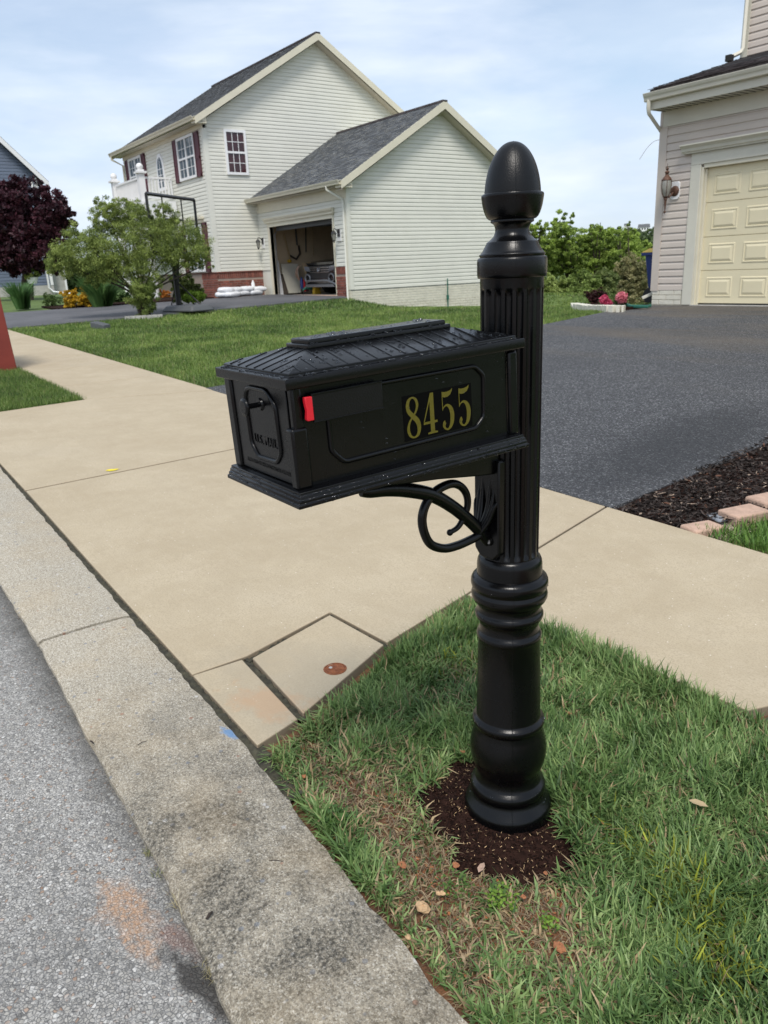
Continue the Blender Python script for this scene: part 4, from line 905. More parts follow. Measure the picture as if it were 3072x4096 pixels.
for s_ in (-1, 1): MB().add([(XM+.02, YR, ZM-.235), (XM+.32, YR, ZM-.235), (XM+.32, YR+s_*4.2, ZM-.235-SM*4.2), (XM+.02, YR+s_*4.2, ZM-.235-SM*4.2)], [(0, 1, 2, 3)]).build('soffit', 'soffit', H1)
spout(H1, [(XL-.15, YM-.42, zem-.08), (XL-.15, YM-.42, zem-.2), (XL+.05, YM-.07, zem-.42), (XL+.05, YM-.07, .8)], 'trim')
wallpoly(H1, [(XL, YM, .3), (XL, 19.5, .3), (XL, 19.5, zm_(19.5)), (XL, YR, ZM-.12), (XL, YM, zm_(YM))], 'siding')
# portico balcony in front of the door
bal = MB(); bz = 3.92
por = MB().box(-30.6, -27.45, 9.75, YM-.05, 3.30, bz-.02).build('portico_roof', 'white', H1)
for (px_, py_) in ((-27.62, 9.9), (-30.45, 9.9)):
    p_ = MB().box(px_-.10, px_+.10, py_-.10, py_+.10, bz-.02, bz+.86).box(px_-.17, px_+.17, py_-.17, py_+.17, bz+.86, bz+.92).box(px_-.10, px_+.10, py_-.10, py_+.10, bz+.92, bz+.98)
    p_.ball((px_, py_, bz+1.07), .115, 14, 9); p_.build('balcony_post', 'white', H1)
    MB().tube([(px_, py_, .7), (px_, py_, 3.3)], .14, 16).build('portico_column', 'white', H1, smooth=40)
rl = MB(); rl.box(-27.66, -27.58, 10.03, YM-.06, bz+.70, bz+.76).box(-27.66, -27.58, 10.03, YM-.06, bz+.08, bz+.13).box(-30.3, -27.75, 9.86, 9.94, bz+.70, bz+.76).box(-30.3, -27.75, 9.86, 9.94, bz+.08, bz+.13); rl.build('balcony_rail', 'white', H1)
for k in range(8): MB().box(-27.64, -27.60, 10.12+k*.115, 10.155+k*.115, bz+.13, bz+.70).build('baluster', 'white', H1)
for k in range(20): MB().box(-30.22+k*.125, -30.185+k*.125, 9.88, 9.92, bz+.13, bz+.70).build('baluster', 'white', H1)
# wall lanterns by the garage door
def lantern(par, x, y, z, mt='blackmetal'):
    l_ = MB().box(x-.06, x+.06, y-.02, y, z-.10, z+.10).tube([(x, y-.02, z), (x, y-.10, z+.10), (x, y-.16, z+.12), (x, y-.18, z+.06)], .012, 6).tube([(x, y-.18, z+.06), (x, y-.18, z+.03), (x, y-.18, z-.02)], [.02, .05, .09], 8).tube([(x, y-.18, z-.20), (x, y-.18, z-.24), (x, y-.18, z-.27)], [.05, .02, .008], 8).build('wall_lantern', mt, par)
    MB().tube([(x, y-.18, z-.02), (x, y-.18, z-.2)], [.075, .045], 8).build('lantern_glass', 'lampglass', l_)
    for k in range(4):
        a = k*math.pi/2+.4; MB().tube([(x+.08*math.cos(a), y-.18+.08*math.sin(a), z-.02), (x+.05*math.cos(a), y-.18+.05*math.sin(a), z-.2)], .006, 4).build('lantern_bar', mt, l_)
MB().box(-24.56, -24.38, YG-.045, YG-.02, 2.2, 2.5).build('lantern_block', 'white', H1); lantern(H1, -24.47, YG-.04, 2.42)
MB().box(-19.84, -19.64, YG-.045, YG-.02, 2.18, 2.48).build('lantern_block', 'white', H1); lantern(H1, -19.74, YG-.04, 2.40)
# green hose bib pipe on the foundation
hp = onX(967, 622, XS+.05); MB().tube([(XS+.05, hp[1], 1.0), (XS+.05, hp[1], -.1)], .018, 6).tube([(XS+.05, hp[1], .5), (XS+.05, hp[1], .36)], .04, 8).build('vent_pipe', 'greenplastic', H1)

# ------------------------------------------------------------ things in and around that garage
def wallpt(x, y, off=.06): return onX(x, y, XM+.14+off)
t = thing('string_trimmer', wallpt(620, 520), 'yellow and orange long tool hung on the garage wall nearest the door', 'garden tool')
a, b_ = wallpt(613, 505), wallpt(628, 565)
MB().tube([a, b_], .028, 6).build('shaft', 'straw', t); MB().ball(b_+np.array([0, -.05, .02]), .09, 8, 6, (.5, 1, .6)).build('head', 'yellow', t)
t = thing('pruning_saw', wallpt(640, 520), 'dark curved tool hung in the middle of the garage wall', 'garden tool')
MB().tube([wallpt(636, 470), wallpt(642, 530)], .03, 6).build('shaft', 'blackmetal', t); MB().tube([wallpt(626, 552), wallpt(640, 560), wallpt(648, 548), wallpt(645, 530)], .035, 6).build('blade', 'wood', t)
t = thing('shovel', wallpt(660, 520), 'black shovel hung blade up beside the curved tool', 'shovel')
MB().tube([wallpt(660, 490), wallpt(661, 545)], .022, 6).build('handle', 'blackmetal', t); MB().tube([wallpt(659, 478), wallpt(660, 492)], [.10, .06], 6, flat=.3).build('blade', 'blackmetal', t)
t = thing('rake', wallpt(676, 520), 'thin pale handled rake hung deepest in the garage', 'rake')
MB().tube([wallpt(674, 490), wallpt(677, 552)], .016, 6).build('handle', 'straw', t); MB().tube([wallpt(668, 488), wallpt(682, 484)], .04, 5).build('head', 'blackmetal', t)
def leaning(name, q, mt, label, cat, off=.25, th=.03):     # flat sheet leaning on the inner wall, corners given in view
    P_ = [onX(x, y, XM+.14+o_) for x, y, o_ in q]
    d_ = np.array([th, 0, 0]); o = MB().hexa([P_[0], P_[1], P_[2], P_[3], P_[0]+d_, P_[1]+d_, P_[2]+d_, P_[3]+d_]).build(name, mt, None, org=P_[0]); return tag(o, label, cat)
leaning('drywall_sheet', [(606, 570, .08), (642, 570, .08), (650, 632, .35), (616, 634, .35)], 'trim2', 'tan drywall sheet leaning low on the garage wall', 'board')
leaning('folded_table', [(597, 563, .10), (600, 563, .12), (612, 636, .45), (600, 638, .5)], 'bag', 'pale blue white panel leaning just inside the door jamb', 'panel')
leaning('garment_bag', [(606, 592, .2), (610, 592, .2), (623, 634, .6), (613, 636, .6)], 'wood', 'black sheet slumped beside the pale panel in the garage', 'cover')
tg = thing('wire_ball_basket', onX(652, 590, XM+.7), 'pinkish wire ball basket standing left of the vehicle in the garage', 'basket')
cb = onX(654, 590, XM+.75)
for k in range(5): MB().tube([cb+.27*np.array([.3*math.cos(q)*math.cos(k*.6), math.cos(q)*.9, math.sin(q)]) for q in [j*2*math.pi/14 for j in range(14)]], .012, 4, closed=True).build('hoop', 'paver_tan', tg)
MB().tube([cb+np.array([0, 0, -.25]), cb+np.array([0, 0, -.75])], .02, 5).build('stem', 'grey', tg)
for k, (x, y, mt, lb, ct) in enumerate(((652, 612, 'blue', 'blue bottle shape on the garage floor left of the red one', 'bottle'), (657, 617, 'red', 'red bottle shape standing on the garage floor', 'bottle'), (663, 618, 'shutter', 'dark plum bottle on the garage floor beside the green toy', 'bottle'))):
    p_ = onX(x, y, XM+1.0); o = MB().tube([p_+np.array([0, 0, -.18]), p_+np.array([0, 0, .10]), p_+np.array([0, 0, .14]), p_+np.array([0, 0, .20])], [.055, .055, .03, .025], 10).build('bottle', mt, None, org=p_, smooth=40); tag(o, lb, ct, 'bottles on the garage floor')
p_ = onX(671, 620, XM+1.2); o = MB().ball(p_, .13, 10, 7, (1, 1.5, .7)).tube([p_+np.array([0, -.15, 0]), p_+np.array([0, -.32, -.1])], [.06, .03], 8).build('watering_can', 'greenplastic', None, org=p_, smooth=60); tag(o, 'green watering can on the garage floor beside the vehicle', 'watering can')
p_ = onX(684, 630, XM+1.6); o = MB().prism([(-.13, -.1), (.14, -.1), (.05, .12), (-.08, .22)], lambda a, b_, t: (p_[0]+t, p_[1]+a, p_[2]+b_), -.08, .08).tube([p_+np.array([0, .05, .1]), p_+np.array([0, .18, .12])], .03, 6).build('dustpan', 'yellow', None, org=p_); tag(o, 'yellow dustpan lying on the garage floor under the bumper', 'dustpan')
t = thing('leaf_rake', onX(682, 560, XM+1.2), 'yellow green fan rake propped against clutter left of the vehicle', 'rake')
q0 = onX(662, 575, XM+.9)
for k in range(7): MB().tube([q0+np.array([0, .0, -.38]), q0+np.array([0, -.15+k*.05, .12])], .012, 4).build('tine', 'yellow' if k > 4 else 'straw', t)
# the dark sport utility vehicle
CX, CY, CZ = -22.40, 13.55, DZ0-.015
car = thing('parked_car', (CX, CY, CZ), 'black sport utility vehicle with silver bumper trim parked nose out in the garage', 'car')
cw = .99
def sect(y, z0, z1, w0, w1): return [(CX-w0, CY+y, CZ+z0), (CX+w0, CY+y, CZ+z0), (CX+w1, CY+y, CZ+z1), (CX-w1, CY+y, CZ+z1)]
def loft(secs, name, mt, par, bevel=.03):
    mb = MB(); vs = [p for s_ in secs for p in s_]; n = len(secs); fs = [(0, 1, 2, 3), tuple((n-1)*4+k for k in (3, 2, 1, 0))]+[(i*4+j, (i+1)*4+j, (i+1)*4+(j+1) % 4, i*4+(j+1) % 4) for i in range(n-1) for j in range(4)]
    return mb.add(vs, fs).build(name, mt, par, bevel=bevel)
loft([sect(.10, .30, .88, .86, .78), sect(.0, .32, .90, .92, .86), sect(.25, .28, 1.04, .98, .92), sect(1.0, .28, 1.12, .99, .95), sect(4.4, .28, 1.15, .99, .95)][1:], 'body', 'carpaint', car)
loft([sect(1.15, 1.10, 1.14, .90, .88), sect(1.9, 1.12, 1.72, .92, .74), sect(4.2, 1.12, 1.74, .92, .74)], 'cabin', 'glass', car)
for k, z in enumerate((.70, .77, .84)): MB().box(CX-.62, CX+.62, CY-.035, CY+.0, CZ+z-.018, CZ+z+.018).build('grille_bar', 'chrome', car, bevel=.008)
MB().box(CX-.64, CX+.64, CY-.01, CY+.02, CZ+.50, CZ+.90).build('grille', 'blackmetal', car)
MB().prism([(-.80, .93), (.80, .93), (.88, 1.0), (-.88, 1.0)], lambda a, b_, t: (CX+a, t, CZ+b_), CY+.0, CY+.12).build('hood_edge', 'carpaint', car)
for s_ in (-1, 1):
    MB().prism([(.60, .72), (.90, .76), (.96, .90), (.62, .88)], lambda a, b_, t: (CX+s_*a, t, CZ+b_), CY-.03, CY+.14).build('headlight', 'lens', car, bevel=.01)
    ringp = [(CX+s_*.74+.13*math.cos(q)*1.2, CY-.03, CZ+.52+.12*math.sin(q)) for q in [j*2*math.pi/16 for j in range(16)]]; MB().tube(ringp, .028, 8, closed=True).build('fog_light_ring', 'silver', car)
    wh = MB().tube([(CX+s_*.80, CY+.95, CZ+.36), (CX+s_*.98, CY+.95, CZ+.36)], .36, 24).build('wheel', 'tyre', car)
    MB().tube([(CX+s_*.981, CY+.95, CZ+.36), (CX+s_*.99, CY+.95, CZ+.36)], .24, 16).build('rim', 'chrome', wh)
MB().tube([(CX-.95, CY+.02, CZ+.30), (CX-.75, CY-.06, CZ+.40), (CX-.55, CY-.10, CZ+.44), (CX+.55, CY-.10, CZ+.44), (CX+.75, CY-.06, CZ+.40), (CX+.95, CY+.02, CZ+.30)], .035, 8).build('bumper_trim', 'silver', car, smooth=50)
MB().prism([(-.9, .24), (.9, .24), (.8, .33), (-.8, .33)], lambda a, b_, t: (CX+a, t, CZ+b_), CY-.06, CY+.1).build('lower_bumper', 'silver', car, bevel=.01)
em = MB().tube([(CX+.075*math.cos(q), CY-.045, CZ+.78+.075*math.sin(q)) for q in [j*2*math.pi/20 for j in range(20)]], .008, 6, closed=True)
for pth in (((-.045, .055), (0, .008), (.045, .055)), ((-.062, .03), (-.03, -.055), (0, -.01), (.03, -.055), (.062, .03))): em.tube([(CX+a, CY-.045, CZ+.78+b_) for a, b_ in pth], .007, 5)
em.build('badge', 'chrome', car)
# white bags stacked at the brick wall
def bag(p, s_, rz, seed):
    r_ = random.Random(seed); mb = MB(); n, m_ = 16, 10; vs = []
    for i in range(m_+1):
        a = math.pi*i/m_
        for j in range(n):
            q = 2*math.pi*j/n; cx_, cy_, cz_ = math.sin(a)*math.cos(q), math.sin(a)*math.sin(q), -math.cos(a)
            f = lambda v, e: math.copysign(abs(v)**e, v)
            X = f(cx_, .55)*s_[0]*(1+r_.uniform(-.03, .03)); Y = f(cy_, .55)*s_[1]*(1+r_.uniform(-.04, .04)); Z = f(cz_, .75)*s_[2]*(1+.12*math.sin(q*3+seed))*(1+r_.uniform(-.08, .08))
            vs.append((p[0]+X*math.cos(rz)-Y*math.sin(rz), p[1]+X*math.sin(rz)+Y*math.cos(rz), p[2]+Z))
    fs = [(i*n+j, i*n+(j+1) % n, (i+1)*n+(j+1) % n, (i+1)*n+j) for i in range(m_) for j in range(n)]
    return mb.add(vs, fs).build('sandbag', 'bag', None, org=p, smooth=70)
blab = ['white bag at the bottom left end of the bag pile', 'white bag lying on top of the pile, farthest left', 'white bag second along the bottom of the pile', 'white bag on top of the pile, second from the left', 'white bag third along the bottom of the pile', 'white bag on top of the pile nearest the bottle', 'white bag at the right end against the door casing', 'flattened white bag on top at the right end of the pile', 'white bag lying in front of the pile on the asphalt']
bpos = [(484, 643, 0), (490, 634, 0), (505, 643, 0), (512, 636, 0), (528, 640, 0), (540, 634, 0), (560, 636, 0), (570, 630, 0), (497, 645, 0)]
bzs = [.10, .24, .10, .22, .10, .22, .09, .19, .09]
for k, (x, y, _) in enumerate(bpos):
    X_ = XM+.38+(.22 if k == 8 else 0); q = onX(x, y, X_); g0 = float(G(X_, q[1]))+.012
    yy = 10.92+(x-478)/(585-478)*1.62
    tag(bag(np.array([X_+random.uniform(-.04, .04), yy, g0+bzs[k]]), (.20, .27, .085), random.uniform(-.3, .3), k), blab[k], 'bag', 'white bags piled against the brick wall')
p_ = np.array([XM+.3, 12.15, float(G(XM+.3, 12.1))+.33]); o = MB().tube([p_+np.array([0, 0, -.1]), p_+np.array([0, 0, .06]), p_+np.array([0, 0, .13]), p_+np.array([0, 0, .17])], [.06, .06, .03, .02], 10).build('spray_bottle', 'white', None, org=p_, smooth=50); tag(o, 'white bottle standing upright on the bag pile', 'bottle')

# ------------------------------------------------------------ taupe house on the right
YH, XC = 12.19, -8.78
H2 = thing('house', (-6.0, YH, .55), 'taupe vinyl house with a cream panelled garage door and carriage lantern', 'house')
XE = -1.2
un = (1, 0, 0)
mb = MB(); mb.box(XC, -8.0, YH, YH+.15, .3, 3.66).box(-8.0, -3.05, YH, YH+.15, 2.74, 3.66).box(-3.05, XE, YH, YH+.15, .3, 3.66).box(XC, XC+.15, YH+.15, YH+7, .3, 3.66); mb.build('wall', 'siding2', H2)
siding(H2, (XC, YH, 0), un, n_, .80, 3.42, .118, lambda z: (.115, XE-XC), 'siding2', [(.60, XE-XC-.9, .3, 2.98)])
MB().box(XC-.034, XC+.115, YH-.034, YH+.12, .785, 3.42).box(XC-.034, XC+.02, YH-.0341, YH+.12, 3.42, 3.66).build('corner_post', 'siding2', H2, bevel=.004)
siding(H2, (XC, YH, 0), (0, 1, 0), (-1, 0, 0), .80, 3.6, .118, lambda z: (.12, 6.9), 'siding2')
MB().box(XC+.02, -6.15, YH-.03, YH, 3.42, 3.66).build('frieze_board', 'trim2', H2, bevel=.003)
MB().box(-6.144, XE, YH-.03, YH, 3.42, 3.66).build('frieze_board', 'trim2', H2, bevel=.003)
# foot of the wall, painted brick
MB().box(XC-.01, -8.18, YH-.008, YH+.1, .30, .79).build('mortar_bed', 'wmortar', H2)
bricks(H2, (XC, YH-.012, 0), un, n_, lambda z: (0, .58), .475, .79, 'wbrick', 'brick', bl=.295, bh=.072, j=.010)
# garage door casing, cornice and the door itself
mb = MB(); mb.box(-8.17, -7.985, YH-.040, YH+.0, .555, 2.76).box(-3.05, -2.87, YH-.040, YH, .555, 2.76).box(-8.17, -2.87, YH-.042, YH+.0, 2.76, 2.94); mb.build('door_casing', 'trim2', H2, bevel=.006)
mb = MB(); mb.box(-7.985, -7.945, YH-.02, YH+.14, .555, 2.72).box(-7.945, -7.915, YH+.03, YH+.14, .555, 2.69).box(-7.945, -3.05, YH-.02, YH+.14, 2.70, 2.76); mb.build('door_jamb', 'trim', H2, bevel=.004)
mb = MB(); mb.prism([(0, 0), (-.055, 0), (-.058, .02), (-.085, .03), (-.095, .07), (-.125, .10), (-.15, .115), (-.15, .135), (0, .15)], lambda a, b_, t: (t, YH-.042+a, 2.94+b_), -8.31, -2.7); mb.build('door_cornice', 'trim2', H2)
dh = (2.70-.575)/4; yd = YH+.075
gdoor = MB().box(-7.93, -3.07, yd+.012, yd+.05, .575, 2.72).build('garage_door', 'door2', H2)
PW = .465; GAP = .095
for r_ in range(4):
    z0 = .575+r_*dh
    MB().box(-7.93, -3.07, yd-.002, yd+.012, z0+.006, z0+dh-.006).build('door_section', 'door2', gdoor, bevel=.003)
    for k in range(8):
        a0 = -7.80+k*(PW+GAP+.04); a1 = a0+PW; c0, c1 = z0+.105, z0+dh-.105
        mb = MB(); o_, i_ = yd-.0025, yd-.016
        def rr(e, y): return [(a0+e, y, c0+e), (a1-e, y, c0+e), (a1-e, y, c1-e), (a0+e, y, c1-e)]
        L_ = [rr(0, yd-.0021), rr(.012, yd-.011), rr(.028, yd-.011), rr(.034, yd-.003), rr(.075, yd-.018), rr(.079, yd-.018)]
        vs = [p for s_ in L_ for p in s_]; fs = [(i*4+j, i*4+(j+1) % 4, (i+1)*4+(j+1) % 4, (i+1)*4+j) for i in range(5) for j in range(4)]+[(20, 21, 22, 23)]
        mb.add(vs, fs).build('door_panel', 'door2', gdoor)
MB().box(-7.93, -3.07, yd-.012, yd+.03, .560, .577).build('door_seal', 'dark', H2)
MB().box(-8.0, -3.0, YH-.06, YH+.4, .50, .556).build('threshold', 'stone', H2)
for z in (2.16, 1.63): MB().ball((-7.925, yd-.012, z), .014, 8, 6).build('hinge_pin', 'white', H2)
# eave: soffit, gutter, roof of single shingles
S2 = .278; ZE2 = 3.80
MB().box(XC-.02, XE, YH-.38, YH+.0, 3.662, 3.675).build('soffit', 'soffit', H2)
mb = MB()
for k in range(60): mb.box(XC+.05+k*.12, XC+.056+k*.12, YH-.37, YH-.032, 3.655, 3.663)
mb.build('soffit_grooves', 'dark', H2)
MB().box(XC-.02, XE, YH-.40, YH-.38, 3.655, 3.80).build('fascia', 'trim2', H2)
gutter(H2, XC-.05, XE, YH-.40, 3.89, 'trim2')
ln2 = math.hypot(1, S2); up2 = np.array([0, 1, S2])/ln2; nr2 = np.array([0, -S2, 1])/ln2
MB().add([(XC, YH-.40, 3.80), (XE, YH-.40, 3.80), (XE, YH-.40, 3.955), (XC, YH-.40, 3.955), (XC, YH+2.3, 3.955+S2*2.7), (XE, YH+2.3, 3.955+S2*2.7), (XC, YH+2.3, 3.80), (XE, YH+2.3, 3.8)], [(0, 1, 2, 3), (3, 2, 5, 4), (0, 3, 4, 6)]).build('roof_deck', 'roof2', H2)
shingles(H2, (0, YH-.43, 3.955), un, up2, nr2, XC-.03, XE, 0, 1.5, course=.143, tab=.22, parts=300, seed=12)
shingles(H2, (0, YH-.43, 3.955), un, up2, nr2, XC-.03, XE, 1.5, 2.75, course=.143, tab=.22, c0=(.03, .027, .028), c1=(.075, .068, .07), seed=13)
# downspout off the gutter end, dangling wire
spout(H2, [(XC+.03, YH-.46, 3.80), (XC+.03, YH-.46, 3.68), (XC+.02, YH-.42, 3.60), (XC-.06, YH+.06, 3.36), (XC-.08, YH+.14, 3.28), (XC-.08, YH+.14, .85), (XC-.09, YH+.12, .74), (XC-.22, YH+.0, .66)], 'trim2')
wr = curve([(XC-.09, YH+.1, 3.26), (XC-.20, YH+.05, 3.24), (XC-.30, YH+.0, 3.14), (XC-.40, YH-.05, 2.98)])
tag(MB().tube(wr, .0035, 4).build('wire', 'straw', None, org=(XC-.2, YH, 3.2)), 'thin loose wire dangling from the downspout of the taupe house', 'wire')
# upper storey set back on the roof
YU = 14.36; XU = XC; zb = 3.955+S2*(YU-YH+.4)
MB().box(XU, XE, YU, YU+4, 3.5, 7.5).build('upper_wall', 'siding2', H2)
siding(H2, (XU, YU, 0), un, n_, zb+.02, 7.2, .118, lambda z: (.1, XE-XU), 'siding2')
MB().box(XU-.03, XU+.10, YU-.03, YU+.1, zb-.1, 7.3).build('corner_post', 'trim2', H2)
spout(H2, [(XU+.05, YU-.09, 7.3), (XU+.05, YU-.09, zb+.14), (XU+.04, YU-.14, zb+.07), (XU-.02, YU-.30, zb+.0)], 'trim2')
MB().box(XU-.07, XU+.03, YU-.42, YU-.31, zb-.08, zb+.02).build('downspout_mouth', 'dark', H2)
# carriage lantern
lx, lz, ly = -8.50, 2.43, YH-.02
pl = MB().prism([(-.085, -.11), (-.055, -.14), (.055, -.14), (.085, -.11), (.085, .11), (.055, .14), (-.055, .14), (-.085, .11)], lambda a, b_, t: (lx+.06+a, t, lz-.02+b_), YH-.045, YH-.018).build('lantern_block', 'white', H2, bevel=.004)
ly = YH-.20
lan = MB().tube([(lx+.06, YH-.045, lz-.03), (lx+.06, YH-.055, lz-.03), (lx+.06, YH-.075, lz-.03)], [.085, .08, .05], 18).tube([(lx+.05, YH-.07, lz-.05), (lx+.02, YH-.13, lz-.12), (lx, ly, lz-.12)], .016, 8)
lan.lathe([(.13, .060), (.138, .085), (.145, .085), (.165, .075), (.20, .045), (.225, .022), (.235, .018), (.24, .022), (.262, .040), (.285, .022), (.292, .012), (.30, .016), (.318, .028), (.335, .012), (.345, .006), (.40, .004)], (lx, ly, lz), 16)
lan.lathe([(-.115, .050), (-.12, .045), (-.135, .022), (-.145, .030), (-.158, .032), (-.165, .022), (-.20, .020), (-.335, .008), (-.345, .018), (-.358, .018), (-.37, .006), (-.385, .004)], (lx, ly, lz), 16)
lan = lan.build('wall_lantern', 'copper', H2, smooth=40)
MB().lathe([(-.112, .040), (-.06, .066), (.0, .082), (.07, .088), (.132, .080)], (lx, ly, lz), 16).build('lantern_glass', 'lampglass', lan, smooth=50)
for k in range(6):
    a = k*math.pi/3+.2; MB().tube([(lx+r__*math.cos(a), ly+r__*math.sin(a), lz+z_) for z_, r__ in [(-.112, .044), (-.06, .070), (.0, .086), (.07, .092), (.134, .084)]], .005, 5).build('lantern_bar', 'copper', lan)

# ------------------------------------------------------------ plants
def leafcloud(centres, radii, n, size, cols, r_, aspect=.45, shell=.55, clumps=0, droop=0.0, flat=1.0, tone=None):
    """n leaf faces spread through overlapping lobes; each clump of leaves has a tone of its own"""
    C_ = np.array(centres, float); Rd = np.array(radii, float); Rd = Rd if Rd.ndim == 2 else np.repeat(Rd[:, None], 3, 1)
    wgt = (Rd[:, 0]*Rd[:, 1]*Rd[:, 2])**.75; wgt /= wgt.sum()
    nc = clumps or max(30, n//60)
    k = r_.choice(len(C_), nc, p=wgt); d = r_.normal(size=(nc, 3)); d /= np.linalg.norm(d, axis=1)[:, None]
    rr = shell+(1-shell)*r_.uniform(size=nc)**.6; rr *= r_.uniform(.82, 1.12, nc)
    cc = C_[k]+d*Rd[k]*rr[:, None]; cs = Rd[k].mean(1)*r_.uniform(.10, .26, nc); ct = r_.uniform(0, 1, nc)
    j = r_.integers(0, nc, n); g = r_.normal(size=(n, 3)); g /= (np.linalg.norm(g, axis=1)[:, None]+1e-9); g *= r_.uniform(0, 1, n)[:, None]**.5
    P_ = cc[j]+g*cs[j][:, None]*np.array([1.15, 1.15, .8])
    P_[:, 2] -= droop*r_.uniform(0, 1, n)*cs[j]
    a = r_.normal(size=(n, 3)); a[:, 2] -= droop*1.6; a[:, 2] *= flat; a /= np.linalg.norm(a, axis=1)[:, None]; b_ = np.cross(a, r_.normal(size=(n, 3))); b_ /= np.linalg.norm(b_, axis=1)[:, None]
    s_ = size*r_.uniform(.6, 1.4, n)[:, None]
    V_ = np.stack([P_-a*s_, P_+b_*s_*aspect, P_+a*s_, P_-b_*s_*aspect], 1).reshape(-1, 3)
    c0, c1 = np.array(cols[0]), np.array(cols[1]); t = np.clip(ct[j]*.75+r_.uniform(-.2, .45, n), 0, 1)[:, None]
    return V_, c0*(1-t)+c1*t
def quads(n): return np.arange(n*4).reshape(n, 4)
def limbs(mb, base, tips, r0, r_, kink=.12):
    for tip, rt in tips:
        tip = np.array(tip, float); b_ = np.array(base, float); mid = b_+(tip-b_)*.5+np.array([r_.uniform(-kink, kink), r_.uniform(-kink, kink), r_.uniform(0, kink)])
        mb.tube([b_, b_+(mid-b_)*.5+np.array([0, 0, .05]), mid, tip], [r0, r0*.8, (r0+rt)/2, rt], 7)
def tree(name, base, lobes, n, size, cols, label, cat, group=None, trunk_r=.08, fork=.35, seed=1, aspect=.45, droop=0.0, shell=.5, clumps=0, crown='crown', stems=1):
    r_ = np.random.default_rng(seed); base = np.array(base, float); t = thing(name, base, label, cat, group)
    V_, c_ = leafcloud([l[0] for l in lobes], [l[1] for l in lobes], n, size, cols, r_, aspect, shell, clumps, droop)
    fastmesh(crown, V_, quads(n), 'leaf', t, c_)
    if trunk_r:
        mb = MB(); ctr = np.mean([l[0] for l in lobes], 0)
        for s_ in range(stems):
            b0 = base+np.array([r_.uniform(-1, 1), r_.uniform(-1, 1), 0])*trunk_r*(2.0 if stems > 1 else 0); fk = b0+(ctr-b0)*fork+np.array([0, 0, .0])
            mb.tube([b0-np.array([0, 0, .1]), b0+(fk-b0)*.5+r_.uniform(-.03, .03, 3), fk], [trunk_r*1.15, trunk_r*.95, trunk_r*.8], 9)
            pick = [l for i, l in enumerate(lobes) if i % stems == s_]
            limbs(mb, fk, [(np.array(l[0])+np.array([0, 0, .2])*np.max(l[1]), trunk_r*.15) for l in pick], trunk_r*.5, r_)
        mb.build('trunk', 'bark', t, smooth=60)
    return t
def pxl(blobs, D, K_=1661.0, depth=1.0):      # lobes from places seen at a known distance (x, y, rx, ry)
    o = []
    for q in blobs:
        x, y, rx, ry = q[:4]; dd = q[4] if len(q) > 4 else 0
        o.append((atD(x, y, D+dd), (rx*D/K_, rx*D/K_*depth, ry*D/K_)))
    return o
GREEN = ((.065, .105, .022), (.38, .46, .12))
# feathery green tree standing at the edge of the neighbour's drive
gb = hit(310, 682); GD = math.hypot(gb[0], gb[1])
tree('ornamental_tree', gb, pxl([(300, 520, 80, 62), (190, 545, 68, 44), (395, 530, 62, 48), (232, 470, 38, 38), (228, 448, 26, 24), (280, 455, 40, 30), (135, 560, 36, 34), (312, 588, 46, 40, -.3), (312, 630, 34, 34, -.3), (312, 662, 28, 24), (300, 645, 32, 30, -.2), (322, 650, 24, 30, -.2), (120, 570, 26, 24), (452, 572, 14, 10), (205, 600, 30, 16), (436, 545, 20, 22), (415, 562, 24, 18), (235, 575, 60, 32), (350, 470, 36, 30), (180, 515, 40, 30)], GD, depth=.9),
     130000, .024, GREEN, 'feathery light green tree spreading low in front of the basketball backboard', 'tree', None, .055, .28, 5, .28, .55, .3, 1300, stems=3)
# purple leaved tree
PD = 35.5; pb = atD(52, 634, PD); pb[2] = float(G(pb[0], pb[1]))
tree('purple_leaf_tree', pb, pxl([(60, 470, 62, 70), (10, 490, 55, 80), (105, 455, 44, 42), (30, 425, 34, 34), (48, 408, 16, 22), (120, 500, 44, 42), (75, 545, 62, 40), (5, 560, 46, 36), (135, 450, 24, 22), (148, 470, 16, 20), (-40, 500, 50, 70), (100, 575, 34, 18)], PD, depth=1.0),
     42000, .075, ((.018, .007, .012), (.095, .028, .042)), 'dark purple leaved tree in front of the slate blue house', 'tree', None, .12, .42, 8, .5, .1, .45, 600, stems=2)
hb = atD(70, 606, PD-.5); t = thing('hanging_basket', hb, 'small white hanging flower pot under the purple tree', 'hanging basket')
MB().tube([hb+np.array([0, 0, -.12]), hb+np.array([0, 0, .12])], [.15, .23], 14).build('pot', 'white', t); MB().tube([hb+np.array([-.2, 0, .12]), hb+np.array([0, 0, .6])], .01, 4).tube([hb+np.array([.2, 0, .12]), hb+np.array([0, 0, .6])], .01, 4).build('wire', 'grey', t)
V_, c_ = leafcloud([hb+np.array([0, 0, .2])], [.26], 900, .05, GREEN, np.random.default_rng(4)); fastmesh('foliage', V_, quads(900), 'leaf', t, c_)
